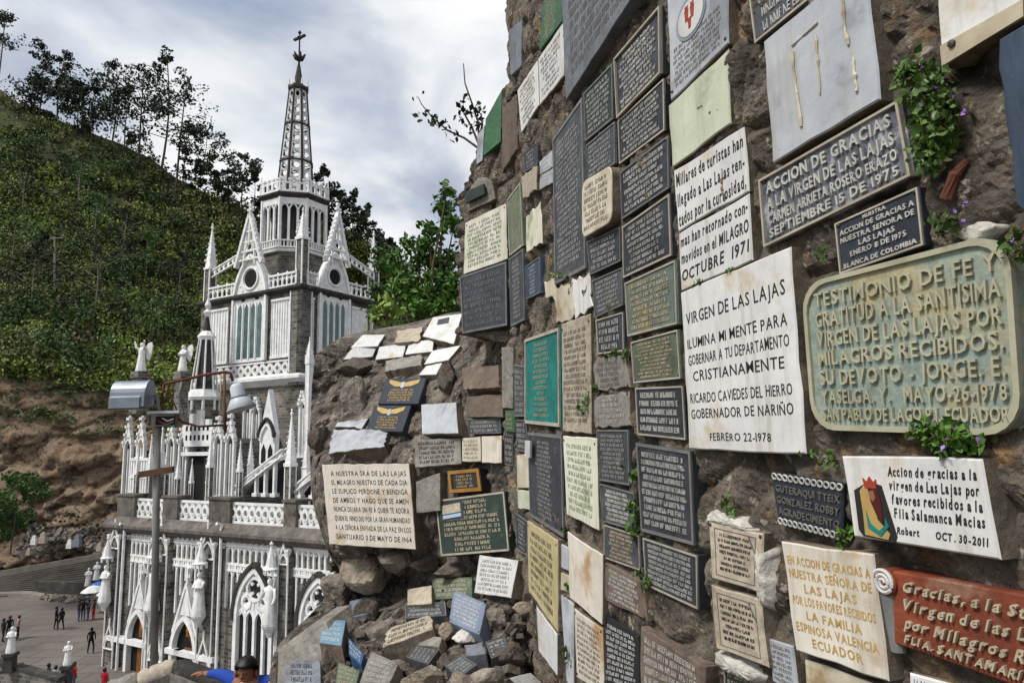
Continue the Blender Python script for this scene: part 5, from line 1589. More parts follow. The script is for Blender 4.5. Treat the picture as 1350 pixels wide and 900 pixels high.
P('dk', [(680, 675), (696, 687), (697, 734), (682, 724)], 'small dark lettered plaque left of the yellow slab', [6, 5, 6, 5, 6])
# upper left, facing more towards the viewer
P('mc', [(613, 294), (667, 268), (669, 341), (611, 362)], 'cream marble plaque with faint dark script above the black one', [9, 11, 10, 12, 10, 9, 11], body='marble_stained', lett='letter_grey', shear=.15, so=.04)
P('dk', [(606, 365), (668, 344), (669, 429), (610, 440)], 'black cast plaque at the wall end beside the green bush', [10, 9, 11, 10, 8, 9], so=.05, T=.05, lett='frame_grey')
P('gc', [(669, 263), (686, 240), (690, 324), (672, 338)], 'narrow mossy green plaque right of the cream script one', [5, 6, 5, 6, 5, 6, 5, 6, 5])
P('md', [(671, 341), (690, 327), (692, 422), (674, 431)], 'narrow grey plaque below the mossy green one', [5, 6, 5, 6, 5, 6, 5, 6, 5])
P('mc', [(693, 286), (712, 266), (715, 320), (694, 333)], 'cream shard with a chipped top left of the tall narrow plaque', jag=.012, body='marble_stained')
P('na', [(693, 351), (712, 338), (713, 386), (694, 395)], 'blue grey plaque below the chipped cream shard', [6, 5, 6, 5, 6, 5], body='blue_weathered', rim='frame_grey')
P('ce', [(614, 244), (650, 232), (653, 262), (617, 279)], 'small arched grey stone with an inset green panel, highest at the wall end', poly=[(0, .35), (.2, .1), (.45, -.12), (.75, -.05), (.95, .25), (1, 1), (0, 1)], T=.05, so=.03, sub='greenpanel')
P('gp', [(640, 157), (662, 117), (660, 187), (637, 206)], 'dark green painted slab leaning on the wall edge under the sky', T=.04)
P('mg', [(629, 178), (639, 165), (636, 212), (628, 217)], 'thin pale strip left of the dark green painted slab')
P('br', [(662, 143), (681, 124), (682, 196), (662, 227)], 'plain brown stone slab right of the dark green painted one', jag=.012, T=.05)
P('dk', [(690, 203), (709, 187), (709, 217), (692, 227)], 'little dark tile under the white marble half slabs', [6, 5, 6])
P('mr', [(687, 234), (707, 217), (707, 250), (689, 263)], 'rough tan stone block under the little dark tile', T=.06, jag=.012, name='stone_block', body='beige_stone')
P('bg', [(711, 213), (727, 198), (728, 220), (711, 231)], 'upper of two light blue grey tiles left of the tall narrow plaque', body='marble_grey', lines=[6, 5])
P('bg', [(711, 233), (728, 222), (728, 241), (711, 251)], 'lower of two light blue grey tiles left of the tall narrow plaque', body='marble_grey', lines=[6, 5])
# top middle and right
o, pl, n = P('mg', [(879, -20), (957, -96), (960, 57), (884, 133)], 'pale grey marble plaque with an oval red crest at the top', [14, 17, 16, 17, 16], rect=(.08, .6, .92, .95), T=.035, so=.02)
def oval(pl, o, c, ru, rv, h, m, name, n=20, h0=-.001):
    mb = MB(); pts = [pl(c[0] + ru * math.cos(a), c[1] + rv * math.sin(a), h) for a in np.linspace(0, 2 * math.pi, n, endpoint=False)]
    mb.prism(pts, pl.n * (h0 - h)); return mb.build(name, m, o)
oval(pl, o, (.42, .47), .26, .18, .003, 'lamp_grey', 'crest_border'); oval(pl, o, (.42, .47), .22, .15, .0045, 'letter_white', 'crest_field')
for i, (u, v, w_, h_) in enumerate(((.36, .44, .035, .05), (.46, .44, .035, .05), (.41, .52, .03, .045), (.36, .38, .03, .02), (.46, .38, .03, .02))):
    mb = MB(); mb.prism([pl(u - w_, v - h_, .006), pl(u + w_, v - h_, .006), pl(u + w_ * .6, v + h_, .006), pl(u - w_ * .6, v + h_, .006)], -n * .003); mb.build('crest_mark', 'letter_red', o)
P('ms', [(881, 139), (960, 64), (963, 163), (886, 221)], 'blank pale green plaque above the white script tiles', body='pale_green', T=.03, so=.02)
P('mb', [(888, 225), (980, 167), (987, 252), (894, 306)], 'upper white tile with black script about many tourists', ['Millares de turistas han', 'llegado a Las Lajas ten-', 'tados por la curiosidad,'], shear=.12, bold=.02, rect=(.03, .04, .99, .98), T=.03, so=.02, align='j')
P('mb', [(894.5, 308), (987, 254.5), (992, 343), (898, 384)], 'lower white tile with black script ending in the year 1971', ['mas han retornado con-', 'movidos en el MILAGRO', 'OCTUBRE  1971'], shear=.12, bold=.02, rect=(.03, .02, .99, .9), T=.03, so=.02)
P('mb', [(897, 386), (1042, 325), (1062, 598), (908, 591)], 'thick white marble slab of the governor with narrow black capitals', ['VIRGEN DE LAS LAJAS', '', 'ILUMINA MI MENTE PARA', 'GOBERNAR A TU DEPARTAMENTO', 'CRISTIANAMENTE', '', 'RICARDO CAVIEDES DEL HIERRO', 'GOBERNADOR DE NARIÑO', '', 'FEBRERO 22-1978'],
  hs=[1.25, .5, 1.05, 1.05, 1.05, .35, 1.0, .95, .55, .75], rect=(.05, .12, .95, .96), T=.055, so=.02, bold=.004, fill=.62)
o, pl, n = P('mb', [(1006, 55), (1142, -62), (1160, 131), (1018, 216)], 'large blank white marble slab with dried glue drips', T=.06, so=.03, body='marble_grey')
for x0, y0, x1, y1, w_ in ((.30, .27, .33, .86, 1), (.53, .28, .53, .72, .9), (.78, .10, .80, .52, 1.0), (.83, .62, .84, .86, .9), (.30, .22, .56, .20, .6)):
    mb = MB(); k = 9; rr = random.Random(int(x0 * 100))
    mb.tube([pl(x0 + (x1 - x0) * i / k + rr.uniform(-.006, .006), y0 + (y1 - y0) * i / k, .002) for i in range(k + 1)], [.0035 * w_ * rr.uniform(.5, 1.9) for _ in range(k + 1)], 6); mb.build('glue_drip', 'marble_cream', o)
mb = MB(); mb.lathe(pl(.09, .93, -.001), [(.005, 0), (.005, .003), (0, .004)], 10, ax=(pl(.1, 0) - pl(0, 0)) * 4, ay=np.cross(n, (pl(.1, 0) - pl(0, 0)) * 4), az=n); mb.build('bolt', 'iron_rust', o)
P('dp', [(986, -18), (1062, -92), (1066, 1), (996, 58)], 'dark cast plaque cut by the top edge left of the blank marble', [7, 8, 7], body='cast_mid', rect=(.15, .02, .95, .96))
P('dp', [(1002, 238), (1187, 132), (1205, 232), (1009, 327)], 'wide silvery black cast plaque giving thanks, hung under the blank marble', ['ACCION DE GRACIAS', 'A LA VIRGEN DE LAS LAJAS', 'CARMEN ARRIETA ROSERO ERAZO', 'SEPTIEMBRE 15 DE 1975'], hs=[1.1, 1.1, .95, .85], body='cast_silver', lh=.007, bold=.022, so=.03, rect=(.06, .06, .95, .93), bolts=4, rimh=.009, align='c', fill=.7)
P('na', [(1101, 295), (1211, 246), (1219, 323), (1108, 362)], 'small navy plaque with a white rim above the green bronze one', ['MUESTRA', 'ACCION DE GRACIAS A', 'NUESTRA SENORA DE', 'LAS LAJAS', 'ENERO 8 DE 1975', '', 'BLANCA DE COLOMBIA'], hs=[.7, 1, 1, 1, 1, .3, .9], lh=.004, bold=.02, so=.04, rect=(.06, .05, .95, .95), bolts=4)
o, pl, n = P('gc', [(1059, 375), (1333, 303), (1352, 575), (1074, 566)], 'big green bronze plaque with rounded corners and raised capitals', ['TESTIMONIO DE FE Y', 'GRATITUD A LA SANTISIMA', 'VIRGEN DE LAS LAJAS POR', 'MILAGROS RECIBIDOS.', 'SU DEVOTO - JORGE. E.', 'YASELGA. Y.   MAYO-26-1978', 'SAN PABLO DE LAGO P.I. ECUADOR'],
  hs=[1.1, 1.15, 1.1, 1.05, 1.1, 1.0, .9], body='bronze_patina', lett='patina_letter', rim='patina_letter', rnd=.075, T=.03, so=.04, lh=.008, bold=.012, rect=(.075, .07, .965, .95), fill=.74, rimw=.012, rimh=.008, bolts=2, align='j')
o, pl, n = P('mr', [(1233, -34), (1345, -118), (1350, 22), (1242, 88)], 'white slab with a rust brown margin in the top right corner', None, T=.05, so=.03, body='marble_white')
mb = MB(); mb.prism([pl(.0, .78, .002), pl(1, .84, .002), pl(1, .998, .002), pl(.003, .998, .002)], -n * .0035); mb.build('rusty_margin', 'letter_tan', o)
mb = MB(); mb.lathe(pl(.16, .84, .001), [(.008, 0), (.008, .006), (0, .008)], 10, ax=(pl(1, 0) - pl(0, 0)) / np.linalg.norm(pl(1, 0) - pl(0, 0)), ay=np.cross(n, (pl(1, 0) - pl(0, 0)) / np.linalg.norm(pl(1, 0) - pl(0, 0))), az=n); mb.build('bolt', 'bolt_metal', o)
P('na', [(1314, 55), (1360, 22), (1386, 306), (1342, 273)], 'weathered blue board at the right edge of the picture', None, body='blue_weathered', rim=False, jag=.006, T=.04, so=.03)
# lower right
o, pl, n = P('na', [(1016, 622), (1112, 637), (1110, 712), (1026, 690)], 'small dark blue plaque with a chain pattern border', ['GUTERAQUI TTEIX', 'GONZALEZ ROBBY', 'AGRADECIMIENTO'], rim=False, rect=(.06, .18, .98, .84), lett='letter_grey', lh=.004, T=.02, so=.035)
for v in (.07, .93):
    for i in range(12):
        u = .06 + .9 * i / 11
        mb = MB(); mb.tube([pl(u + .036 * math.cos(a), v + .055 * math.sin(a), .002) for a in np.linspace(0, 2 * math.pi, 9)], .0028, 5); mb.build('chain_link', 'letter_light', o)
o, pl, n = P('mb', [(1109, 601), (1294, 605), (1319, 738), (1125, 707)], 'white plaque with a painted crowned figure and black handwriting', ['Accion de gracias a la', 'virgen de Las Lajas por', 'favores recibidos a la', 'Flia Salamanca Macias', '', 'Robert       OCT. 30-2011'], hs=[1, 1, 1, 1, .35, .75], rect=(.36, .08, .96, .9), shear=.3, bold=.028, T=.07, so=.05, align='c', fill=.72)
mat('painted_maroon', '#4a1715', rough=.6, bump=0, var=0)
def blob(pl, o, pts, m, name, h):
    mb = MB(); mb.prism([pl(u, v, h) for u, v in pts], -pl.n * h * 1.4); return mb.build(name, m, o)
blob(pl, o, [(.07, .42), (.2, .30), (.30, .34), (.36, .92), (.34, .99), (.09, .97), (.06, .9)], 'letter_black', 'painted_niche', .0012)
blob(pl, o, [(.12, .42), (.17, .33), (.22, .5), (.23, .75), (.31, .9), (.29, .97), (.11, .95), (.12, .7)], 'letter_gold', 'painted_robe', .0022)
blob(pl, o, [(.19, .40), (.26, .38), (.28, .55), (.27, .78), (.23, .70), (.2, .55)], 'painted_maroon', 'painted_veil', .0030)
blob(pl, o, [(.17, .38), (.16, .26), (.19, .31), (.215, .24), (.24, .31), (.265, .27), (.26, .38)], 'letter_red', 'painted_crown', .0036)
blob(pl, o, [(.15, .66), (.17, .80), (.23, .88), (.29, .80), (.295, .72), (.31, .82), (.24, .945), (.15, .86)], 'teal_paint', 'painted_sash', .0040)
blob(pl, o, [(.195, .42), (.235, .40), (.245, .49), (.225, .54), (.2, .50)], 'skin', 'painted_face', .0044)
P('mr', [(1029, 713), (1151, 730), (1171, 898), (1049, 857)], 'white marble slab with gold capitals and grey veins', ['EN ACCION DE GRACIAS A', 'NUESTRA SEÑORA DE', 'LAS LAJAS', 'POR LOS FAVORES RECIBIDOS', 'LA FAMILIA', 'ESPINOSA VALENCIA', 'ECUADOR'], body='marble_rust', lett='letter_gold', rect=(.06, .1, .96, .94), bold=.02, T=.055, so=.04, fill=.66)
o, pl, n = P('br', [(1176, 752), (1392, 792), (1392, 922), (1178, 848)], 'red clay plaque shaped like a scroll with raised cream script', ['Gracias, a la Stma', 'Virgen de las Lajas', 'por Milagros Recibidos', 'FLIA. SANTAMARIA MENA'], hs=[1.05, 1.05, 1.05, .8], body='red_clay', lett='letter_tan', shear=.25, bold=.02, lh=.008, T=.05, so=.05, rect=(.1, .05, 1.28, .95), name='clay_plaque', align='l', fill=.58)
for k, (rr, m) in enumerate(((.030, 'frame_pale'),)):
    mb = MB(); c0 = pl(-.045, .17, .004)
    e1 = pl(1, 0) - pl(0, 0); e1 /= np.linalg.norm(e1); e2 = np.cross(n, e1)
    mb.lathe(c0 - n * .05, [(rr, 0), (rr, .052), (rr * .85, .056), (0, .056)], 20, ax=e1, ay=e2, az=n); mb.build('scroll_end', 'red_clay', o)
    mb = MB(); mb.tube([c0 + n * .006 + (e1 * math.cos(a) + e2 * math.sin(a)) * (.004 + .0235 * a / 15) for a in np.linspace(0, 15, 50)], .0045, 6); mb.build('scroll_spiral', 'letter_white', o)
    mb = MB(); mb.tube([c0 - n * .02 + (pl(0, 1) - pl(0, 0)) * q - e1 * (.005 - .02 * q) for q in np.linspace(.05, .95, 6)], [.026, .024, .022, .02, .018, .016], 12); mb.build('scroll_roll', 'frame_grey', o)
for q, lb, yv in (([(934, 686), (1006, 703), (1003, 782), (938, 762)], 'upper of two beige stone plaques with a thin carved frame', 1), ([(937, 770), (1003, 790), (1013, 880), (944, 855)], 'lower of two beige stone plaques with a thin carved frame', 2)):
    o, pl, n = P('be', q, lb, [9, 14, 13, 10, 7], shear=.25, bold=.004, lett='letter_black', rect=(.17, .14, .85, .82), T=.05, so=.045, rim=False, fill=.5)
    mb = MB()
    for a, b in (((.12, .1), (.88, .1)), ((.88, .1), (.88, .9)), ((.88, .9), (.12, .9)), ((.12, .9), (.12, .1))):
        mb.tube([pl(*a, .0005), pl(*b, .0005)], .0014, 4)
    mb.tube([pl(.76, .1, .001), pl(.80, .2, .001), pl(.88, .36, .001)], .003, 5)
    mb.build('carved_border', 'letter_grey', o)
P('mg', [(1013, 841), (1045, 851), (1053, 915), (1018, 898)], 'small pale grey marble plaque between beige and gold lettered slabs', [7, 8, 7, 8, 6])
P('dg', [(955, 877), (998, 893), (1001, 940), (957, 925)], 'dark green plaque half cut by the bottom edge under white plaster', [9, 8, 9])
P('mb', [(1198, 886), (1300, 918), (1300, 990), (1200, 960)], 'white plaque with blue marks cut by the bottom edge under the red scroll', [9, 8], lett='blue_paint', rect=(.05, .05, .6, .6))
P('mc', [(1060, 868), (1165, 905), (1170, 990), (1066, 960)], 'cream slab cut by the bottom edge under the gold lettered marble', None, T=.05)
# plaster smears on the wall
def plaster(pts, seed, h=.03):
    r = random.Random(seed); q3 = [wall_hit(*p)[0] for p in pts]
    c = sum(q3) / len(q3); n = np.cross(q3[1] - q3[0], q3[2] - q3[0]); n /= np.linalg.norm(n)
    if n.dot(-c) < 0: n = -n
    ring_ = []
    for i in range(len(q3)):
        p, q = q3[i], q3[(i + 1) % len(q3)]
        k = max(2, int(np.linalg.norm(q - p) / .012))
        for t in range(k): ring_.append(p + (q - p) * t / k + np.array([r.uniform(-1, 1), r.uniform(-1, 1), r.uniform(-1, 1)]) * .003)
    cc = sum(ring_) / len(ring_); m = len(ring_)
    mid = [cc + (p - cc) * .72 + n * (h * r.uniform(.8, .95)) for p in ring_]
    inn = [cc + (p - cc) * .35 + n * (h * r.uniform(.95, 1.05)) for p in ring_]
    mb = MB(); mb.add([p - n * .05 for p in ring_] + mid + inn + [cc + n * h], [[i, (i + 1) % m, m + (i + 1) % m, m + i] for i in range(m)] + [[m + i, m + (i + 1) % m, 2 * m + (i + 1) % m, 2 * m + i] for i in range(m)] + [[2 * m + i, 2 * m + (i + 1) % m, 3 * m] for i in range(m)])
    mb.build('plaster_patch', 'plaster', wall, smooth=True)
for i, pts in enumerate(([(931, 684), (940, 668), (962, 678), (985, 682), (1010, 700), (1006, 706), (970, 694)], [(1003, 705), (1022, 718), (1026, 780), (1018, 812), (1006, 790)], [(944, 853), (985, 868), (1018, 892), (1012, 905), (960, 882), (946, 872)], [(1290, 330), (1330, 296), (1300, 290), (1250, 310)])):
    plaster(pts, i + 3, .035 if i < 3 else .02)
mb = MB(); c0 = wall_hit(1256, 262)[0]; nrm = np.array([-.94, -.33, 0])
mb.tube([wall_hit(1274, 212)[0] + nrm * .0, wall_hit(1268, 232)[0] + nrm * .02, wall_hit(1256, 262)[0] + nrm * .012], [.008, .012, .017], 10)
tag(mb.build('iron_spike', 'iron_rust'), 'rusty iron spike stuck in the mortar right of the ivy plant', 'iron spike')
# ------------------------------------------------------------------ plaques and stones of the outcrop
OUT('mb', [(462, 458), (478, 441), (508, 441), (498, 456)], 'white slab high on the outcrop slope, behind the leftmost one')
OUT('mb', [(452, 474), (465, 458), (497, 457), (491, 470)], 'leftmost white slab on the outcrop slope')
OUT('mg', [(495, 474), (500, 457), (536, 452), (531, 470)], 'pale tile in the row on the slope, left of its twin', body='marble_white')
OUT('mg', [(534, 467), (540, 451), (572, 447), (570, 463)], 'pale tile in the row on the slope, right of its twin', body='marble_white')
o, pl, n = OUT('mg', [(571, 418), (609, 413), (598, 453), (557, 443)], 'large white slab with a small dark plate at the crest of the outcrop', T=.08, body='marble_white')
blob(pl, o, [(.25, .18), (.62, .10), (.66, .34), (.30, .42)], 'cast_dark', 'plate', .004)
OUT('mg', [(559, 480), (570, 462), (607, 455), (591, 474)], 'slanting pale tile below the large crest slab', body='marble_white')
OUT('mb', [(552, 494), (562, 482), (583, 478), (575, 493)], 'smallest white tile of the slope, above the winged plaques')
for k, (q, lb) in enumerate((([(509, 499), (562, 498), (551, 532), (498, 532)], 'upper of two dark plaques with golden wings'), ([(493, 534), (542, 534), (530, 569), (483, 567)], 'lower of two dark plaques with golden wings'))):
    o, pl, n = OUT('na', q, lb, [9, 11, 10, 8], rect=(.2, .42, .85, .92), lett='letter_gold', rim=False, T=.03)
    for s in (-1, 1):
        blob(pl, o, [(.5 + s * .05, .18), (.5 + s * .2, .12), (.5 + s * .38, .06), (.5 + s * .36, .2), (.5 + s * .2, .33), (.5 + s * .05, .34)], 'letter_gold', 'wing_emblem', .003)
    blob(pl, o, [(.46, .16), (.54, .16), (.55, .36), (.5, .42), (.45, .36)], 'marble_grey', 'shield_emblem', .0045)
OUT('mg', [(432, 597), (440, 566), (513, 566), (506, 588)], 'broad pale slab with grey stains below the winged plaques', jag=.015)
OUT('mg', [(441, 562), (446, 556), (484, 552), (478, 563)], 'pale broken edge slab above the broad stained slab', jag=.012)
OUT('be', [(521, 451), (524, 436), (556, 431), (553, 449)], 'rough pinkish beige stone on the crest left of the large white slab', T=.09, jag=.015, name='stone_block')
OUT('ce', [(507, 489), (509, 475), (556, 467), (555, 481)], 'rough grey stone wedge below the row of pale tiles', T=.1, jag=.02, name='stone_block')
OUT('mc', [(555, 533), (601, 530), (604, 571), (556, 572)], 'weathered blank whitish block with grey drips', T=.08, name='stone_block', body='marble_grey')
OUT('br', [(609, 484), (657, 481), (657, 510), (611, 513)], 'dark brown stone block, topmost of three in the outcrop corner', T=.06, name='stone_block', jag=.01)
OUT('ce', [(614, 523), (661, 519), (663, 550), (615, 550)], 'dark grey stone block, middle of three in the outcrop corner', T=.06, name='stone_block', body='brown_stone')
OUT('md', [(617, 553), (660, 550), (661, 571), (618, 572)], 'low dark lettered block, lowest of three in the outcrop corner', [12, 11])
OUT('ce', [(546, 579), (607, 577), (608, 611), (547, 616)], 'grey cement plaque with worn dark letters below the blank whitish block', [10, 12, 13, 11], lett='letter_black')
OUT('mc', [(609, 577), (633, 575), (634, 608), (609, 608)], 'left of two small cream tiles', [6, 5, 6, 5], body='marble_cream')
OUT('mr', [(634.5, 575), (661, 574), (661, 610), (635, 610)], 'right of two small cream tiles, rust stained')
OUT('mc', [(424, 612), (539, 611), (548, 724), (434, 717)], 'big cream white slab with eight lines of black capitals', ['A NUESTRA SRA DE LAS LAJAS', 'EL MILAGRO NUESTRO DE CADA DIA', 'LE SUPLICO PERDONE Y BENDIGA', 'DE AMBOS Y HAGO QUE SE AMEN', 'NUNCA DEJARA SIN FE A QUIEN TE ADORA', 'QUIEN EL NINO DIO POR LA GRAN HUMANIDAD', 'A LA SEÑORA ENVIADA DE LA PAZ EN LOS', 'SANTUARIO 3 DE MAYO DE 1964'], body='marble_rust', lett='letter_black', bold=.012, T=.05, so=.2, rect=(.1, .06, .97, .95), fill=.56)
OUT('ce', [(548, 635), (580, 623), (580, 673), (549, 676)], 'blank grey cement stone right of the big cream slab', T=.06, name='stone_block')
o, pl, n = OUT('bk', [(591, 621), (632, 617), (636, 647), (594, 650)], 'small black plaque in a golden orange frame', [6, 6, 5], rim='gold_frame', lett='letter_gold', rimw=.028, rimh=.012, rect=(.2, .2, .8, .8))
o, pl, n = OUT('dg', [(574, 659), (665, 647), (672, 726), (582, 733)], 'dark green plaque with a picture panel in its upper left corner', [9, 9, 9, 17, 16, 17, 16], rect=(.06, .06, .96, .95), so=.06)
blob(pl, o, [(.05, .08), (.42, .06), (.42, .38), (.06, .40)], 'cast_dark', 'picture_panel', .0045)
blob(pl, o, [(.09, .12), (.38, .10), (.38, .26), (.1, .28)], 'beige_stone', 'picture', .0062)
blob(pl, o, [(.1, .30), (.38, .28), (.38, .34), (.1, .36)], 'cloth_pale', 'picture_water', .0064)
OUT('mb', [(632, 731), (683, 738), (673, 788), (625, 781)], 'white tile leaning on the rubble with faint grey writing', [12, 14, 13, 12, 10], lett='letter_grey', so=.1, T=.03)
OUT('gc', [(570, 762), (622, 760), (622, 786), (570, 790)], 'small green grey plaque lying behind the leaning white tile', [12, 11, 12], rim=False)
o, pl, n = OUT('bg', [(598, 776), (641, 795), (632, 836), (592, 819)], 'blue grey plaque with white writing propped on a white stone', [9, 11, 10, 11, 9], so=.14, T=.05)
OUT('md', [(534, 797), (587, 793), (589, 811), (534, 815)], 'low dark grey lettered stone in front of the cave', [13, 14])
OUT('be', [(512, 828), (567, 809), (571, 828), (504, 853)], 'long pale stone with engraved letters tilted on the rubble', [10, 12], lett='letter_black', T=.1, so=.1, jag=.015)
OUT('md', [(536, 866), (549, 847), (580, 855), (565, 875)], 'flat grey lettered plaque lying on the rubble, left of its twin', [8, 9, 8, 7], so=.08)
OUT('md', [(586, 876), (608, 863), (629, 876), (606, 894)], 'flat grey lettered plaque lying on the rubble, right of its twin', [8, 9, 8, 7], so=.08)
OUT('lb', [(425, 816), (456, 817), (450, 850), (421, 846)], 'light blue plaque on a stone at the end of the outcrop', [6, 7, 6], T=.16, so=.1, side='brown_stone')
OUT('bp', [(459, 839), (480, 862), (476, 876), (460, 862)], 'bright blue tile standing among the rubble stones', [6, 6], T=.05, so=.1)
OUT('ce', [(489, 857), (525, 874), (511, 905), (473, 902)], 'tilted grey stone with rows of letters at the bottom of the rubble', [11, 12, 11, 12], T=.08, so=.1, lett='letter_light')
OUT('gc', [(446, 872), (474, 883), (468, 906), (442, 903)], 'greenish lettered stone beside the bright blue tile', [8, 9, 8], T=.06, so=.08, rim=False)
OUT('sl', [(375, 868), (422, 870), (423, 912), (375, 912)], 'grey plaque with rounded corners on the bottom left pier', [6, 7, 6], rnd=.04, T=.05, so=.08, lett='letter_black', rect=(.15, .1, .85, .95))
OUT('be', [(537, 776), (569, 771), (569, 795), (537, 797)], 'square beige block left of the small green grey plaque', T=.08, so=.06, name='stone_block')
OUT('mb', [(672, 893), (700, 886), (716, 900), (690, 910)], 'white slab lying flat at the foot of the wall, cut by the bottom edge', so=.06)
OUT('mb', [(427, 540), (440, 538), (441, 560), (429, 562)], 'small weathered pale stone at the left side of the outcrop', T=.05, body='beige_stone', jag=.012, name='stone_block') if False else None
OUT('bg', [(462, 792), (484, 786), (488, 806), (468, 812)], 'small blue grey slab half buried left of the cave', T=.05, jag=.012, so=.1)
OUT('ce', [(430, 770), (456, 760), (462, 780), (438, 790)], 'pale grey broken slab beside the church window', T=.06, jag=.015, so=.1)
OUT('md', [(640, 846), (664, 838), (672, 858), (648, 868)], 'grey lettered slab tilted on the rubble near the wall foot', [9, 8, 9], so=.1)
OUT('ce', [(556, 836), (582, 840), (578, 852), (552, 850)], 'thin flat grey stone chip in the middle of the rubble', T=.05, jag=.012, so=.12)
OUT('sl', [(612, 850), (636, 846), (640, 860), (616, 864)], 'blank dark slate chip right of the flat lettered plaques', T=.04, jag=.01, so=.12)
def find(lb): return next(o for o in COL.objects if o.get('label') == lb)
# extras on two plaques
o = find('large dark plaque under the teal one with a white sticker')
p4 = [wall_hit(*q)[0] + np.array([-.045, -.012, 0]) for q in ((701, 580), (708, 581), (708, 603), (701, 602))]
mb = MB(); mb.prism(p4, np.array([.012, .003, 0])); mb.build('sticker', 'letter_white', o)
o = find('small arched grey stone with an inset green panel, highest at the wall end')
nn = np.cross(wall_hit(650, 262)[0] - wall_hit(617, 279)[0], np.array([0, 0, 1.0])); nn /= np.linalg.norm(nn)
if nn.dot(-wall_hit(630, 260)[0]) < 0: nn = -nn
p4 = [wall_hit(*q)[0] + nn * .06 for q in ((619, 256), (644, 245), (646, 258), (621, 270))]
mb = MB(); mb.prism(p4, -nn * .02); mb.build('green_panel', 'dark_green', o)
# boulders among the rubble
def boulder(px, py, rx, ry, label, m='boulder_stone', seed=1, fwd=.0, name='boulder'):
    Y = out_depth(px, py) - fwd
    c = at(px, py, Y); a, b_ = rx / 900 * Y, ry / 900 * Y
    bm = bmesh.new(); bmesh.ops.create_icosphere(bm, subdivisions=4, radius=1)
    vs_ = []
    rc = np.random.default_rng(seed + 100)
    cuts = [(q / np.linalg.norm(q), rc.uniform(.62, .95)) for q in rc.normal(size=(13, 3))]
    for v in bm.verts:
        d = np.array(v.co)
        k = min([1.25] + [hh / max(1e-3, float(d @ nn_)) for nn_, hh in cuts if float(d @ nn_) > .15])
        k *= 1 + .07 * noise.fractal(Vector(d * 2.6) + Vector((seed * 7.1, 0, 0)), .8, 2.1, 5)
        vs_.append(c + np.array([d[0] * a, d[1] * (a + b_) * .5, d[2] * b_]) * k * 1.08)
    fs_ = [[v.index for v in f.verts] for f in bm.faces]
    bm.free()
    mb = MB(); mb.add(vs_, fs_)
    tag(mb.build(name, m), label, 'boulder', 'boulders of the outcrop and rubble')
mat('boulder_tan', '#a09484', '#6f6459', scale=5, rough=.95, bump=.9, bscale=30, stain='#4a4036', stain_at=.56, sscale=5, var=.1, speck='#c9b8a2', grain=.4, gscale=26)
mat('boulder_dark', '#6f665d', '#49423b', scale=5, rough=.95, bump=.9, bscale=30, stain='#37312b', stain_at=.58, sscale=5, var=.15, speck='#8f877c', grain=.4, gscale=26)
for i, (x, y, rx, ry, lb, m) in enumerate([
    (467, 524, 22, 28, 'large speckled grey brown boulder left of the winged plaques', 'boulder_stone'),
    (468, 487, 22, 12, 'long dark boulder below the leftmost white slabs', 'boulder_dark'),
    (423, 580, 12, 22, 'smooth brown boulder on the left flank of the outcrop', 'boulder_dark'),
    (492, 748, 30, 24, 'pale beige jagged boulder under the big cream slab', 'boulder_tan'),
    (520, 738, 20, 16, 'mottled boulder right of the pale jagged one', 'boulder_stone'),
    (453, 775, 24, 22, 'pale weathered boulder beside the church window', 'boulder_stone'),
    (484, 812, 14, 16, 'small grey boulder with dark gaps left of the cave', 'boulder_dark'),
    (590, 832, 16, 12, 'round beige boulder left of the white propping stone', 'boulder_tan'),
    (617, 838, 18, 10, 'white stone under the blue grey plaque', 'plaster'),
    (655, 815, 16, 14, 'pale round boulder right of the blue grey plaque', 'boulder_stone'),
    (688, 800, 12, 8, 'flat tan boulder at the foot of the yellow slab', 'boulder_tan'),
    (604, 750, 30, 10, 'dark ledge boulder under the dark green plaque', 'boulder_dark'),
    (560, 893, 24, 12, 'pale sandy boulder at the bottom edge in the middle of the rubble', 'boulder_tan'),
    (610, 897, 18, 10, 'tan boulder cut by the bottom edge right of the sandy one', 'boulder_tan'),
    (640, 893, 20, 10, 'grey boulder cut by the bottom edge near the white flat slab', 'boulder_stone'),
    (560, 743, 18, 10, 'brown rock over the cave mouth', 'boulder_dark'),
    (436, 872, 14, 18, 'dark stone under the light blue plaque', 'boulder_dark'),
    (632, 448, 18, 16, 'brown boulder wedged between the crest and the black wall plaque', 'boulder_dark'),
    (588, 500, 14, 22, 'striped brown rock rib right of the winged plaques', 'boulder_dark'),
    (668, 862, 18, 14, 'brown boulder under the marble piece at the wall foot', 'boulder_dark'),
    (525, 880, 12, 8, 'small pale boulder left of the flat grey plaques', 'boulder_stone')]):
    boulder(x, y, rx, ry, lb, m, seed=i + 1)
# loose stones over the rubble slope
rs_ = np.random.default_rng(12)
mb = MB()
for _ in range(260):
    px, py = rs_.uniform(430, 700), rs_.uniform(740, 905)
    Y = out_depth(px, py); c = at(px, py, Y + .06); s = rs_.uniform(.010, .05)
    q = rs_.normal(size=(3, 3)); q, _ = np.linalg.qr(q)
    j = lambda: rs_.uniform(.6, 1.2)
    p = [c + s * (q[0] * a * j() + q[1] * b * j() + q[2] * d * .7 * j()) for d in (-1, 1) for a, b in ((-1, -1), (1, -1), (1, 1), (-1, 1))]
    mb.hexa(p)
tag(mb.build('loose_rubble', 'boulder_dark'), kind='stuff')
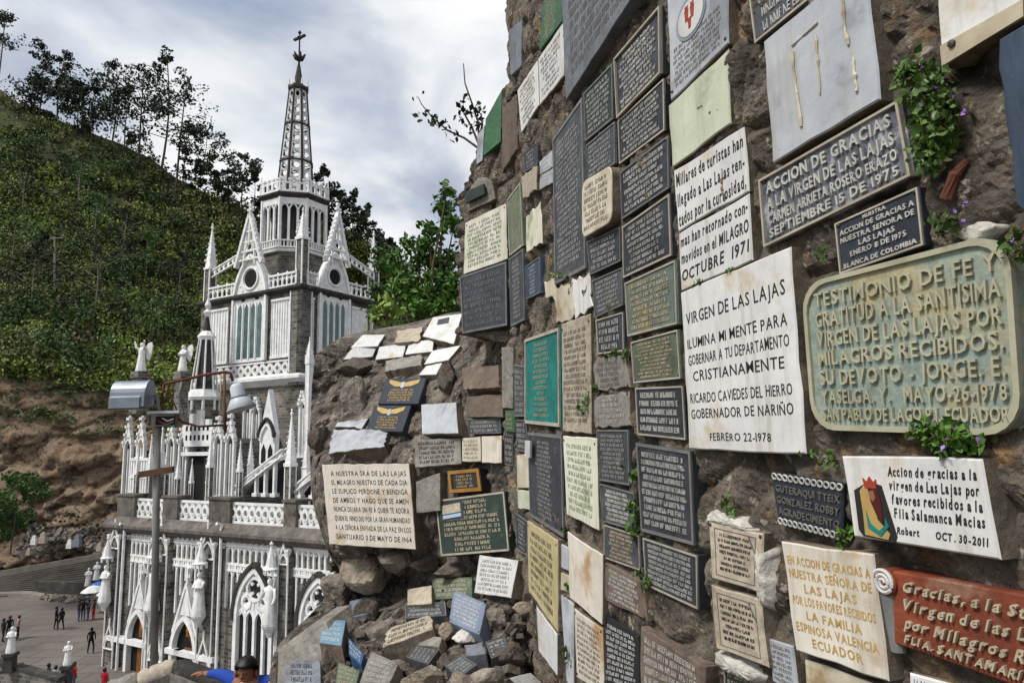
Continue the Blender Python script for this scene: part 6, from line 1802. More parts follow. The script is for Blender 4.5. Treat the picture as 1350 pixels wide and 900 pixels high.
# ------------------------------------------------------------------ plants
def plant(name, pts, n, leaf, label, m, seed, spread, stems=6, flowers=0, aspect=.8, cat_='plant', group=None, drop=0.0):
    """leafy clump through the points (world), stems from the first point"""
    r = np.random.default_rng(seed)
    pts = [np.asarray(p, float) for p in pts]
    root = empty(name, pts[0], label, cat_, group)
    mb = MB()
    for k in range(stems):
        e = pts[r.integers(0, len(pts))] + r.normal(size=3) * spread * .7
        m_ = (pts[0] + e) / 2 + r.normal(size=3) * spread * .2
        mb.tube([pts[0], m_, e], [leaf * .10, leaf * .08, leaf * .05], 5)
    mb.build('stem', 'bark', root)
    P_ = np.concatenate([p + r.normal(size=(max(3, n // len(pts)), 3)) * spread * np.array([1, 1, .9]) for p in pts])
    Vv, Q = leaf_quads(P_, leaf, r, aspect, .35, .3)
    np_mesh('foliage', Vv, Q, m, root)
    if n > 40:
        kd = max(4, n // 14)
        D_ = P_[r.integers(0, len(P_), kd)] + r.normal(size=(kd, 3)) * spread * .5 - np.array([0, 0, spread * .4])
        Vv, Q = leaf_quads(D_, leaf * .8, r, aspect * .7, -.5, .4)
        np_mesh('dead_leaves', Vv, Q, 'leaf_dry', root)
    if flowers:
        idx = r.integers(0, len(P_), flowers)
        F_ = P_[idx] - np.array([0, .02, -.005])
        Vv, Q = leaf_quads(np.repeat(F_, 5, axis=0) + r.normal(size=(flowers * 5, 3)) * leaf * .12, leaf * .5, r, .8, 0, .2)
        np_mesh('flowers', Vv, Q, 'petal', root)
    return root
def wp(px, py, off=.05):
    p = wall_hit(px, py)[0]
    return p * (1 - off / np.linalg.norm(p))
plant('wall_plant', [wp(1205, 95), wp(1190, 100), wp(1225, 105), wp(1210, 125), wp(1228, 140), wp(1238, 158), wp(1225, 165), wp(1236, 185), wp(1222, 200), wp(1230, 215), wp(1240, 130), wp(1215, 145)], 760, .021, 'lush ivy like plant with small purple flowers hanging on the wall', 'leaf_wall', 1, .017, 14, 14, cat_='plant')
plant('wall_plant', [wp(1245, 566), wp(1225, 572), wp(1262, 575), wp(1240, 585), wp(1250, 596), wp(1216, 568), wp(1275, 580)], 260, .021, 'bright green weed growing under the green bronze plaque', 'leaf_bright', 2, .013, 8, 3)
plant('wall_plant', [wp(1247, 290), wp(1240, 298), wp(1250, 302)], 60, .020, 'small weed with one purple flower above the green bronze plaque', 'leaf_mid', 3, .011, 4, 3)
plant('wall_plant', [wp(1336, 320), wp(1345, 335)], 50, .020, 'small purple flowered weed at the right edge by the bronze plaque', 'leaf_mid', 4, .012, 4, 6)
plant('wall_plant', [wp(838, 665), wp(838, 680), wp(840, 695), wp(837, 705), wp(836, 625)], 110, .030, 'upright leafy weed in the joint beside the big black script plaque', 'leaf_bright', 5, .018, 5)
plant('wall_plant', [wp(850, 762), wp(856, 770), wp(846, 756)], 50, .024, 'small weed under the densely lettered dark plaque', 'leaf_mid', 6, .014, 4)
plant('wall_plant', [wp(778, 522), wp(772, 532), wp(786, 512), wp(776, 540)], 70, .026, 'weed in the joint left of the ragged grey stone', 'leaf_mid', 7, .018, 5)
plant('wall_plant', [wp(822, 466), wp(812, 464), wp(828, 470), wp(800, 470)], 60, .022, 'thin weed along the joint under the small black plaque', 'leaf_mid', 8, .012, 4)
plant('wall_plant', [wp(748, 855), wp(750, 868), wp(754, 874)], 46, .028, 'weed at the bottom beside the narrow blue grey strip slab', 'leaf_mid', 9, .014, 4)
plant('wall_plant', [wp(749, 770), wp(750, 776)], 30, .024, 'tiny weed next to the small cream tile', 'leaf_mid', 10, .010, 3)
plant('wall_plant', [wp(923, 371), wp(918, 376)], 26, .013, 'tiny dry moss tuft on the top edge of the governor slab', 'leaf_mid', 11, .008, 3)
plant('wall_plant', [wp(966, 356), wp(960, 360)], 20, .011, 'tinier moss tuft right of another on the top edge of the governor slab', 'leaf_mid', 12, .006, 3)
plant('wall_plant', [wp(957, 660), wp(962, 672)], 34, .020, 'weed above the white plaster of the beige framed plaques', 'leaf_mid', 13, .010, 3)
plant('wall_plant', [wp(1114, 700), wp(1112, 712)], 30, .022, 'weed at the right end of the chain bordered plaque', 'leaf_bright', 14, .010, 3)
plant('wall_plant', [wp(1084, 598), wp(1092, 606), wp(1072, 604)], 40, .018, 'low weed with a pink bloom over the chain bordered plaque', 'leaf_mid', 15, .012, 3, 2)
plant('wall_plant', [wp(1082, 330, .06), wp(1086, 336, .06)], 22, .018, 'tiny weed in the dark hollow left of the navy plaque', 'leaf_mid', 16, .008, 3)
plant('wall_plant', [wp(732, 362), wp(740, 360), wp(748, 366)], 40, .024, 'weed fringe above the torn cream shards', 'leaf_lime', 17, .012, 3)
plant('wall_plant', [wp(750, 706), wp(746, 700)], 30, .026, 'small weed over the blank rust edged marble', 'leaf_mid', 18, .010, 3)
# green bush behind the outcrop
r = np.random.default_rng(44)
def bush(name, x, y0, y1, Y, wpx, n, leaf, label, m, seed, parts):
    r = np.random.default_rng(seed)
    base = at(x, y0, Y); root = empty(name, base, label, 'bush')
    mb = MB(); P_ = []
    for (px, py, dy, sp, k) in parts:
        c = at(px, py, Y + dy)
        mb.tube([base, (base + c) / 2 + r.normal(size=3) * .08, c], [.035, .022, .008], 6)
        k = int(k * 1.9)
        sub_ = c + ball(r, 7) * sp * 1.5
        P_.append(sub_[r.integers(0, 7, k)] + ball(r, k) * np.array([1, 1, .8]) * sp * 1.05)
    mb.build('stem', 'bark', root)
    Vv, Q = leaf_quads(np.concatenate(P_), leaf, r, .5, .1, .3)
    np_mesh('foliage', Vv, Q, m, root)
bush('leafy_bush', 565, 450, 240, 10.2, 60, 0, .115, 'bright green large leaved bush behind the outcrop crest', 'leaf_bright', 5,
     [(590, 250, 0, .08, 40), (584, 275, .1, .14, 110), (598, 300, .2, .18, 150), (566, 305, 0, .14, 110), (548, 335, .1, .15, 130), (575, 340, .2, .2, 220), (600, 350, .3, .2, 200), (530, 355, .2, .16, 140), (555, 375, 0, .2, 230), (585, 385, .1, .2, 220), (522, 385, .1, .17, 150), (545, 405, -.1, .16, 150), (580, 410, -.1, .18, 150), (606, 395, .2, .18, 150)])
bush('leafy_bush', 510, 445, 300, 10.8, 60, 0, .11, 'dark green lower bush between church pinnacle and bright bush', 'leaf_mid', 6,
     [(505, 335, .2, .14, 90), (515, 360, .1, .16, 120), (503, 385, 0, .16, 130), (512, 412, 0, .16, 130), (495, 410, .1, .12, 70)])
plant('crest_plant', [at(506, 418, 9.2), at(500, 405, 9.2), at(512, 402, 9.2), at(496, 414, 9.2), at(520, 410, 9.2)], 90, .13, 'yellow green low plant on the crest before the bushes', 'leaf_lime', 30, .08, 6)
# straggly branch plant on the top of the wall
base = wall_hit(632, 196)[0] + np.array([0, .05, 0])
root = empty('straggly_plant', base, 'sparse straggly plant branching into the sky from the wall end', 'plant')
Yb = base[1]; mb = MB(); P_ = []; rr = np.random.default_rng(3)
for pts in ([(630, 195), (612, 182), (590, 172), (570, 155), (556, 138), (551, 128)], [(632, 190), (630, 160), (620, 130), (613, 110), (611, 84)], [(632, 192), (622, 168), (612, 150)], [(630, 188), (636, 165), (634, 150)]):
    W3 = [at(x, y, Yb + .02 * i) for i, (x, y) in enumerate(pts)]
    mb.tube(W3, [.011 - .0016 * i for i in range(len(W3))], 6)
for px, py, k in ((552, 128, 3), (549, 150, 4), (556, 163, 4), (575, 155, 7), (582, 162, 8), (590, 170, 5), (570, 160, 5), (598, 178, 4), (608, 140, 8), (616, 148, 9), (624, 152, 9), (630, 140, 6), (618, 128, 5), (606, 155, 6), (628, 165, 9), (622, 170, 8), (614, 162, 5), (560, 148, 4), (636, 152, 5)):
    P_.append(at(px, py, Yb) + rr.normal(size=(k, 3)) * .022)
mb.build('stem', 'bark', root)
Vv, Q = leaf_quads(np.concatenate(P_), .058, rr, .6, -.2, .2)
np_mesh('foliage', Vv, Q, 'leaf_dark', root)
# ------------------------------------------------------------------ near parapet, walkway, lamp post
YP = 7.2
zw = float(at(325, 868, 6.6)[2]) - 1.68
tag(np_mesh('walkway', [(-7, 3.5, zw), (-.9, 3.5, zw), (-.9, YP + .5, zw), (-7, YP + .5, zw)], [(0, 1, 2, 3)], 'plaza_paving', loc=(-3, 5, zw)), kind='structure')
par = empty('parapet_wall', at(225, 905, YP), 'stone parapet with rounded coping beams below the lamp post', 'wall')
mb = MB()
p0, p1, p2, p3 = at(120, 925, YP - .2), at(226, 884, YP), at(300, 912, YP - .4), at(380, 945, YP - .8)
for a, b_ in ((p0, p1), (p1, p2), (p2, p3)):
    zb = zw - .4
    d = np.array([0, .24, 0])
    mb.hexa([np.array([a[0], a[1] - .02, zb]), np.array([b_[0], b_[1] - .02, zb]), np.array([b_[0], b_[1], zb]) + d, np.array([a[0], a[1], zb]) + d, a - np.array([0, .02, .02]), b_ - np.array([0, .02, .02]), b_ + d - np.array([0, 0, .02]), a + d - np.array([0, 0, .02])])
mb.build('stonework', 'cement', par)
def beam(a, b_, r, m):
    mb = MB(); ks = np.linspace(0, 1, 9)
    mb.tube([a + (b_ - a) * k + np.array([0, .1, .0]) + rr.normal(size=3) * .006 for k in ks], [r * (.86 if k in (0, 1) else 1) * (1 + .05 * math.sin(k * 19)) for k in ks], 14)
    mb.build('coping', m, par, smooth=True)
beam(p0, p1 - (p1 - p0) * .47, .11, 'cement'); beam(p1 - (p1 - p0) * .46, p1, .105, 'beige_stone'); beam(p1 + (p2 - p1) * .02, p1 + (p2 - p1) * .98, .095, 'dark_stone'); beam(p2, p3, .095, 'cement')
YL_ = 7.4
def L_(x, y, dy=0.0): return at(x, y, YL_ + dy)
lp = empty('lamp_post', L_(203, 872), 'tall grey post with a boxy floodlight, a bell lamp and rusty pipes', 'lamp post')
mb = MB(); mb.tube([L_(203, 880), L_(205, 720), L_(208, 556)], [.037, .036, .034], 12); mb.build('pole', 'pole_concrete', lp, smooth=True)
ex = np.array([1.0, 0, 0]); k7 = YL_ / 900
mb = MB(); mb.box(L_(220, 543.5), ex * 21 * k7, (0, .09, 0), Zv * 1.6 * k7); mb.build('cross_plate', 'lamp_white', lp)
mb = MB(); mb.box(L_(218, 554), ex * 15 * k7, (0, .06, 0), Zv * 8 * k7); mb.build('junction_box', 'pole_concrete', lp)
mb = MB(); mb.box(L_(218, 554, -.064), ex * 12.5 * k7, (0, .004, 0), Zv * 5.5 * k7); jb = mb.build('box_opening', 'dark_opening', lp)
for i, (m, y) in enumerate((('cloth_red', 556), ('teal_paint', 558), ('letter_white', 553))):
    mb = MB(); mb.tube([L_(208 + 3 * i, y - 2, -.075), L_(215 + 3 * i, y + 2, -.08), L_(229, y - 3 + i, -.075)], .006, 5); mb.build('wire', m, lp)
mb = MB(); c = L_(206, 622, -.06); mb.box(c, ex * 22 * k7 + Zv * 3 * k7, (0, .02, 0), Zv * 4 * k7); mb.build('brace_board', 'wood_brown', lp)
# floodlight: barrel topped box
fl = MB()
P0, P1 = L_(157, 538), L_(198, 536)
def prof(x0, s=1.0):
    o = []
    for a in np.linspace(0, math.pi * .62, 9): o.append(np.array([x0, YL_ - .16 - .13 * math.cos(a) * s + .10, L_(175, 521)[2] + .17 * math.sin(a) * s - .02]))
    o += [np.array([x0, YL_ + .04, L_(175, 521)[2] + .02]), np.array([x0, YL_ + .0, L_(175, 536)[2]]), np.array([x0, YL_ - .20, L_(175, 537)[2]])]
    return o
xa, xb = P0[0], P1[0]
fl.loft([prof(xa), prof(xb)])
flo = fl.build('floodlight', 'lamp_grey', lp)
mb = MB(); mb.loft([prof(xb + .002, 1.04), prof(xb + .035, 1.04)]); mb.build('end_cap', 'lamp_grey', flo)
mb = MB(); mb.box(np.array([(xa + xb) / 2, YL_ - .20, L_(175, 531)[2]]), ex * (xb - xa) * .48, (0, .012, .01), Zv * .055); mb.build('lip', 'lamp_grey', flo)
mb = MB(); mb.box(np.array([(xa + xb) / 2, YL_ - .1, L_(175, 539)[2]]), ex * (xb - xa) * .45, (0, .09, 0), Zv * .012); mb.build('lamp_glass', 'glass_dark', flo)
mb = MB(); mb.tube([L_(200, 524), L_(207, 520), L_(210, 540)], .018, 8); mb.build('bracket', 'pole_concrete', flo)
# bell lamp
c = L_(318, 536, -.05); axv = np.array([-.28, 0, 1.0]); axv /= np.linalg.norm(axv); b1v = np.cross(axv, [0, 1, 0]); b2v = np.cross(axv, b1v)
mb = MB(); mb.lathe(c, [(.15, -.03), (.155, -.02), (.105, .075), (.085, .10), (.075, .12), (.07, .22), (.045, .255), (0, .265)], 20, ax=b1v, ay=b2v, az=axv)
bl = mb.build('bell_lamp', 'lamp_white', lp, smooth=True)
mb = MB(); mb.lathe(c, [(.14, -.032), (.14, -.024), (.0, -.023)], 20, ax=b1v, ay=b2v, az=axv); mb.build('lamp_glass', 'glass_dark', bl)
mb = MB(); mb.lathe(c, [(.088, .098), (.092, .108), (.088, .118)], 20, ax=b1v, ay=b2v, az=axv); mb.build('collar', 'lamp_grey', bl)
for pts, m, rd in (([(216, 506), (240, 501), (270, 494), (298, 490), (304, 492), (307, 502)], 'iron_rust', .016), ([(296, 492), (296, 545), (297, 570)], 'wood_brown', .017), ([(216, 506), (212, 540)], 'iron_rust', .014), ([(291, 494), (291, 540)], 'letter_tan', .010), ([(222, 506), (219, 520), (226, 540)], 'wood_brown', .010), ([(230, 504), (224, 520), (233, 540)], 'iron_rust', .009), ([(240, 502), (236, 520), (242, 545)], 'frame_grey', .012), ([(296, 560), (262, 562), (240, 556), (236, 552)], 'iron_rust', .012)):
    mb = MB(); mb.tube([L_(x, y, .02) for x, y in pts], rd, 8); mb.build('pipe', m, lp, smooth=True)
# stone pier at the bottom left end of the outcrop
mb = MB(); pts = [at(*q) for q in ((364, 872, 5.25), (366, 856, 5.35), (412, 822, 5.5), (430, 820, 5.5), (440, 850, 5.3), (438, 960, 4.9), (362, 960, 4.9))]
mb.prism(pts, np.array([.05, .55, 0.0]))
tag(mb.build('stone_pier', 'cement'), 'beige cemented stone pier with a sloping top at the bottom', 'stone pier')
# ------------------------------------------------------------------ people
def skin_body(joints, edges, rad, sub=2):
    me = bpy.data.meshes.new('tmp'); me.from_pydata(joints, edges, []); me.update()
    ob = bpy.data.objects.new('tmp', me); COL.objects.link(ob)
    sm = ob.modifiers.new('s', 'SKIN'); sm.use_smooth_shade = True
    for i, q in enumerate(rad):
        me.skin_vertices[0].data[i].radius = (q, q) if isinstance(q, (int, float)) else q
        me.skin_vertices[0].data[i].use_root = (i == 0)
    ss = ob.modifiers.new('u', 'SUBSURF'); ss.levels = ss.render_levels = sub
    dg = bpy.context.evaluated_depsgraph_get()
    m2 = bpy.data.meshes.new_from_object(ob.evaluated_get(dg))
    bpy.data.objects.remove(ob)
    V_ = np.array([v.co[:] for v in m2.vertices]); F_ = [tuple(p.vertices) for p in m2.polygons]
    bpy.data.meshes.remove(m2)
    return V_, F_
def person(pos, face, h, top, legs, label, step=.15, arm=0.0, group='people in the plaza', hair='hair_black', bag=None):
    """standing figure, feet at pos, facing the angle face (radians from +X)"""
    s = h / 1.72
    J = {'pel': (0, 0, .95), 'bel': (0, .01, 1.10), 'che': (0, 0, 1.30), 'nek': (0, 0, 1.47), 'hed': (0, .015, 1.58), 'top': (0, .01, 1.66),
         'shl': (-.17, 0, 1.41), 'ell': (-.24, .02 + arm * .12, 1.14), 'wrl': (-.22, .10 + arm * .25, .93 + arm * .25), 'hal': (-.21, .13 + arm * .3, .85 + arm * .3),
         'shr': (.17, 0, 1.41), 'elr': (.24, -.02, 1.14), 'wrr': (.23, .04, .90), 'har': (.23, .07, .82),
         'hil': (-.09, 0, .90), 'knl': (-.10, .02 + step * .5, .50), 'anl': (-.10, step * .5, .09), 'tol': (-.11, step * .5 + .14, .035),
         'hir': (.09, 0, .90), 'knr': (.10, .03 - step * .3, .50), 'anr': (.10, -step * .5, .09), 'tor': (.11, -step * .5 + .14, .035)}
    rad = {'pel': .125, 'bel': .12, 'che': (.15, .11), 'nek': .055, 'hed': .088, 'top': .075, 'shl': .06, 'ell': .045, 'wrl': .034, 'hal': .036, 'shr': .06, 'elr': .045, 'wrr': .034, 'har': .036,
           'hil': .09, 'knl': .062, 'anl': .045, 'tol': .035, 'hir': .09, 'knr': .062, 'anr': .045, 'tor': .035}
    E = ['pel-bel', 'bel-che', 'che-nek', 'nek-hed', 'hed-top', 'che-shl', 'shl-ell', 'ell-wrl', 'wrl-hal', 'che-shr', 'shr-elr', 'elr-wrr', 'wrr-har', 'pel-hil', 'hil-knl', 'knl-anl', 'anl-tol', 'pel-hir', 'hir-knr', 'knr-anr', 'anr-tor']
    ks = list(J)
    V_, F_ = skin_body([J[k] for k in ks], [(ks.index(e[:3]), ks.index(e[4:])) for e in E], [rad[k] for k in ks], 1)
    ca, sa = math.cos(face - math.pi / 2), math.sin(face - math.pi / 2)
    M = np.array([[ca, -sa, 0], [sa, ca, 0], [0, 0, 1]])
    mb = MB()
    for f in F_:
        c = V_[list(f)].mean(0)
        z = c[2]; hand = abs(c[0]) > .17 and z < .97 + arm * .25
        head = z > 1.49
        mi = 0 if head or hand else (1 if z > .92 or abs(c[0]) > .175 else (2 if z > .07 else 3))
        mb.m.append(mi)
    mb.f = [list(f) for f in F_]
    mb.v = [tuple(np.array(pos) + M @ (p * s)) for p in V_]
    o = mb.build('person', ['skin', top, legs, 'cloth_black'], loc=tuple(pos), smooth=True)
    tag(o, label, 'person', group)
    hb = MB(); hb.lathe(np.array(pos) + M @ (np.array([0, -.012, 1.60]) * s), [(.098 * s, -.07 * s), (.105 * s, .0), (.088 * s, .07 * s), (.045 * s, .105 * s), (0, .112 * s)], 10)
    hb.build('hair', hair, o, smooth=True)
    if bag:
        g = MB(); g.lathe(np.array(pos) + M @ (np.array([-.2, .2, .55]) * s), [(.02, 0), (.15 * s, .06), (.17 * s, .2), (.1 * s, .32), (.02, .34)], 10); g.build('bag', bag, o, smooth=True)
    return o
def gp(px, py):                              # a point of the plaza under a pixel
    d = ray(px, py); return d * (ZP / d[2])
for px, py, face, h, top, legs, lab, bag in [
    (3, 846, 1.2, 1.66, 'cloth_black', 'cloth_black', 'person in black cut off by the left edge of the plaza', None),
    (11, 843, 2.6, 1.70, 'cloth_black', 'cloth_brown', 'person in a black coat right of the one at the left edge', None),
    (23, 842, 3.6, 1.68, 'cloth_pink', 'cloth_black', 'person in a pale pink top holding a white bag', 'canvas_white'),
    (73, 829, .4, 1.70, 'cloth_black', 'cloth_black', 'dark dressed person of a pair in mid plaza, on the left', None),
    (80, 830, 2.9, 1.66, 'cloth_black', 'cloth_black', 'dark dressed person of a pair in mid plaza, on the right', None),
    (103, 819, 1.0, 1.68, 'cloth_black', 'cloth_denim', 'person in black top and blue jeans, left in the group of four', None),
    (109, 818, 2.0, 1.72, 'cloth_black', 'cloth_denim', 'person in black second from left in the group of four', None),
    (116, 817, 4.2, 1.64, 'cloth_navy', 'cloth_denim', 'person in navy second from right in the group of four', None),
    (123, 817, 3.4, 1.66, 'cloth_brown', 'cloth_red', 'person in red trousers at the right of the group of four', None),
    (119, 861, 5.6, 1.70, 'cloth_black', 'cloth_black', 'lone dark dressed person walking across the plaza', None),
    (26, 912, 1.8, 1.62, 'cloth_pale', 'cloth_denim', 'person in a pale blue shirt behind the boundary wall', None),
    (62, 914, .8, 1.66, 'cloth_black', 'cloth_black', 'person with black hair and dark top behind the boundary wall', None),
    (71, 916, 2.4, 1.60, 'cloth_white', 'cloth_denim', 'person in white beside the dark dressed one at the wall', None),
    (96, 912, 1.0, 1.66, 'cloth_red', 'cloth_denim', 'person in a red top right of the second statue', None),
    (136, 922, 1.4, 1.68, 'cloth_red', 'cloth_black', 'person in a red jacket near the church corner', None),
    (142, 806, 4.0, 1.66, 'cloth_navy', 'cloth_black', 'dark dressed person by the sunshades next to the church', None)]:
    person(gp(px, py), face, h, top, legs, lab, step=random.uniform(.05, .42), arm=random.choice((0, 0, .5, .9)), bag=bag)
# the man at the near parapet: head bent, left arm stretched along the coping
mp_ = at(325, 868, 6.6)
hx, hy = float(mp_[0]), float(mp_[1])
hd = at(325, 884, 6.6)
hand = at(266, 887, 6.85)
zt_ = float(hd[2])
Jm = {'pel': (hx + .05, hy + .05, zt_ - .62), 'bel': (hx + .05, hy + .03, zt_ - .50), 'che': (hx + .04, hy + .04, zt_ - .19), 'nek': (hx + .015, hy + .02, zt_ - .09), 'hed': (hx, hy - .005, zt_ - .01), 'top': (hx, hy, zt_ + .055),
      'shl': (hx - .15, hy + .05, zt_ - .075), 'ell': (hx - .31, hy + .12, zt_ - .05), 'wrl': (float(hand[0]) + .09, float(hand[1]) - .05, float(hand[2]) + .01), 'pal': (float(hand[0]) + .02, float(hand[1]) - .02, float(hand[2]) + .005),
      'shr': (hx + .20, hy + .04, zt_ - .10), 'elr': (hx + .30, hy + .02, zt_ - .46), 'wrr': (hx + .22, hy + .2, zt_ - .62), 'har': (hx + .18, hy + .27, zt_ - .66),
      'hil': (hx - .04, hy + .05, zt_ - .72), 'knl': (hx - .05, hy + .09, zt_ - 1.12), 'anl': (hx - .05, hy + .03, zw + .09), 'tol': (hx - .06, hy + .17, zw + .035),
      'hir': (hx + .14, hy + .05, zt_ - .72), 'knr': (hx + .15, hy + .07, zt_ - 1.12), 'anr': (hx + .16, hy + .0, zw + .09), 'tor': (hx + .17, hy + .14, zw + .035)}
radm = {'pel': .13, 'bel': .13, 'che': (.16, .12), 'nek': .055, 'hed': .088, 'top': .07, 'shl': .068, 'ell': .05, 'wrl': .034, 'pal': (.036, .02), 'shr': .068, 'elr': .05, 'wrr': .036, 'har': .036,
        'hil': .09, 'knl': .065, 'anl': .045, 'tol': .035, 'hir': .09, 'knr': .065, 'anr': .045, 'tor': .035}
Em = ['pel-bel', 'bel-che', 'che-nek', 'nek-hed', 'hed-top', 'che-shl', 'shl-ell', 'ell-wrl', 'wrl-pal', 'che-shr', 'shr-elr', 'elr-wrr', 'wrr-har', 'pel-hil', 'hil-knl', 'knl-anl', 'anl-tol', 'pel-hir', 'hir-knr', 'knr-anr', 'anr-tor']
pal = np.array(Jm['pal'])
for i, (dy, L_f) in enumerate(((-.028, .062), (-.010, .072), (.008, .068), (.026, .055))):
    Jm['f%da' % i] = tuple(pal + np.array([-.035, dy, .004])); Jm['f%db' % i] = tuple(pal + np.array([-.035 - L_f * .6, dy * 1.15, .002])); Jm['f%dc' % i] = tuple(pal + np.array([-.035 - L_f, dy * 1.2, -.014]))
    for c_, q in (('a', .0095), ('b', .0085), ('c', .0075)): radm['f%d%s' % (i, c_)] = q
    Em += ['pal-f%da' % i, 'f%da-f%db' % (i, i), 'f%db-f%dc' % (i, i)]
Jm['tha'] = tuple(pal + np.array([.0, -.04, .0])); Jm['thb'] = tuple(pal + np.array([-.035, -.06, -.008])); radm['tha'] = .010; radm['thb'] = .0085
Em += ['pal-tha', 'tha-thb']
ks = list(Jm)
V_, F_ = skin_body([Jm[k] for k in ks], [(ks.index(e[:3]), ks.index(e[4:])) for e in Em], [radm[k] for k in ks], 2)
mb = MB(); mb.v = [tuple(p) for p in V_]; mb.f = [list(f) for f in F_]
for f in F_:
    c = V_[list(f)].mean(0)
    if c[2] > zt_ - .10 and abs(c[0] - hx) < .105: mi = 0
    elif c[0] < Jm['wrl'][0] - .005 and c[2] > zt_ - .4: mi = 0
    elif c[2] > zt_ - .62 and c[2] > zt_ - .2 and abs(c[0] - hx) < .05 and c[1] < hy: mi = 4
    elif c[2] > zt_ - .70: mi = 1
    else: mi = 2 if c[2] > zw + .08 else 3
    mb.m.append(mi)
man = mb.build('person', ['skin', 'cloth_blue', 'cloth_denim', 'cloth_black', 'cloth_white'], loc=(hx, hy, zw), smooth=True)
tag(man, 'dark haired person in a bright blue jacket resting an arm on the parapet', 'person')
mb = MB(); hc = np.array([hx, hy + .005, zt_ + .025])
rg = []
for t_ in np.linspace(0, 1, 8):
    zz = -.085 + .19 * t_; rr_ = .104 * math.sqrt(max(0.0, 1 - ((zz + .01) / .118) ** 2)) + .004
    rg.append([hc + np.array([math.cos(a) * rr_, math.sin(a) * rr_ * 1.12 + (.03 if zz < 0 and math.sin(a) < 0 else 0) , (max(zz, .03) if math.sin(a) < -.15 else zz) + .006 * math.sin(a * 5 + t_ * 9)]) for a in np.linspace(0, 2 * math.pi, 18, endpoint=False)])
mb.loft(rg); mb.build('hair', 'hair_black', man, smooth=True)
for s in (-1, 1):
    mb = MB(); mb.lathe(np.array([hx + s * .096, hy, zt_ - .02]), [(.006, -.03), (.016, -.012), (.017, .012), (.006, .03)], 8); mb.build('ear', 'skin', man, smooth=True)
    mb = MB(); mb.lathe(np.array([hx + s * .032, hy - .089, zt_ + .0]), [(.002, -.010), (.011, 0), (.002, .010)], 8); mb.build('eye', 'hair_black', man)
mb = MB(); mb.tube([np.array([hx, hy - .083, zt_ + .004]), np.array([hx, hy - .108, zt_ - .028]), np.array([hx, hy - .09, zt_ - .036])], [.008, .014, .010], 8); mb.build('nose', 'skin', man, smooth=True)
mb = MB(); mb.box((hx, hy - .086, zt_ - .062), (.024, 0, 0), (0, .004, 0), (0, 0, .004)); mb.build('mouth', 'letter_red', man)
mb = MB(); mb.tube([np.array([hx + .075 * math.cos(a), hy + .07 * math.sin(a) - .005, zt_ - .115 - .02 * (math.sin(a) < 0)]) for a in np.linspace(0, 2 * math.pi, 13)], .018, 7); mb.build('collar', 'cloth_white', man, smooth=True)
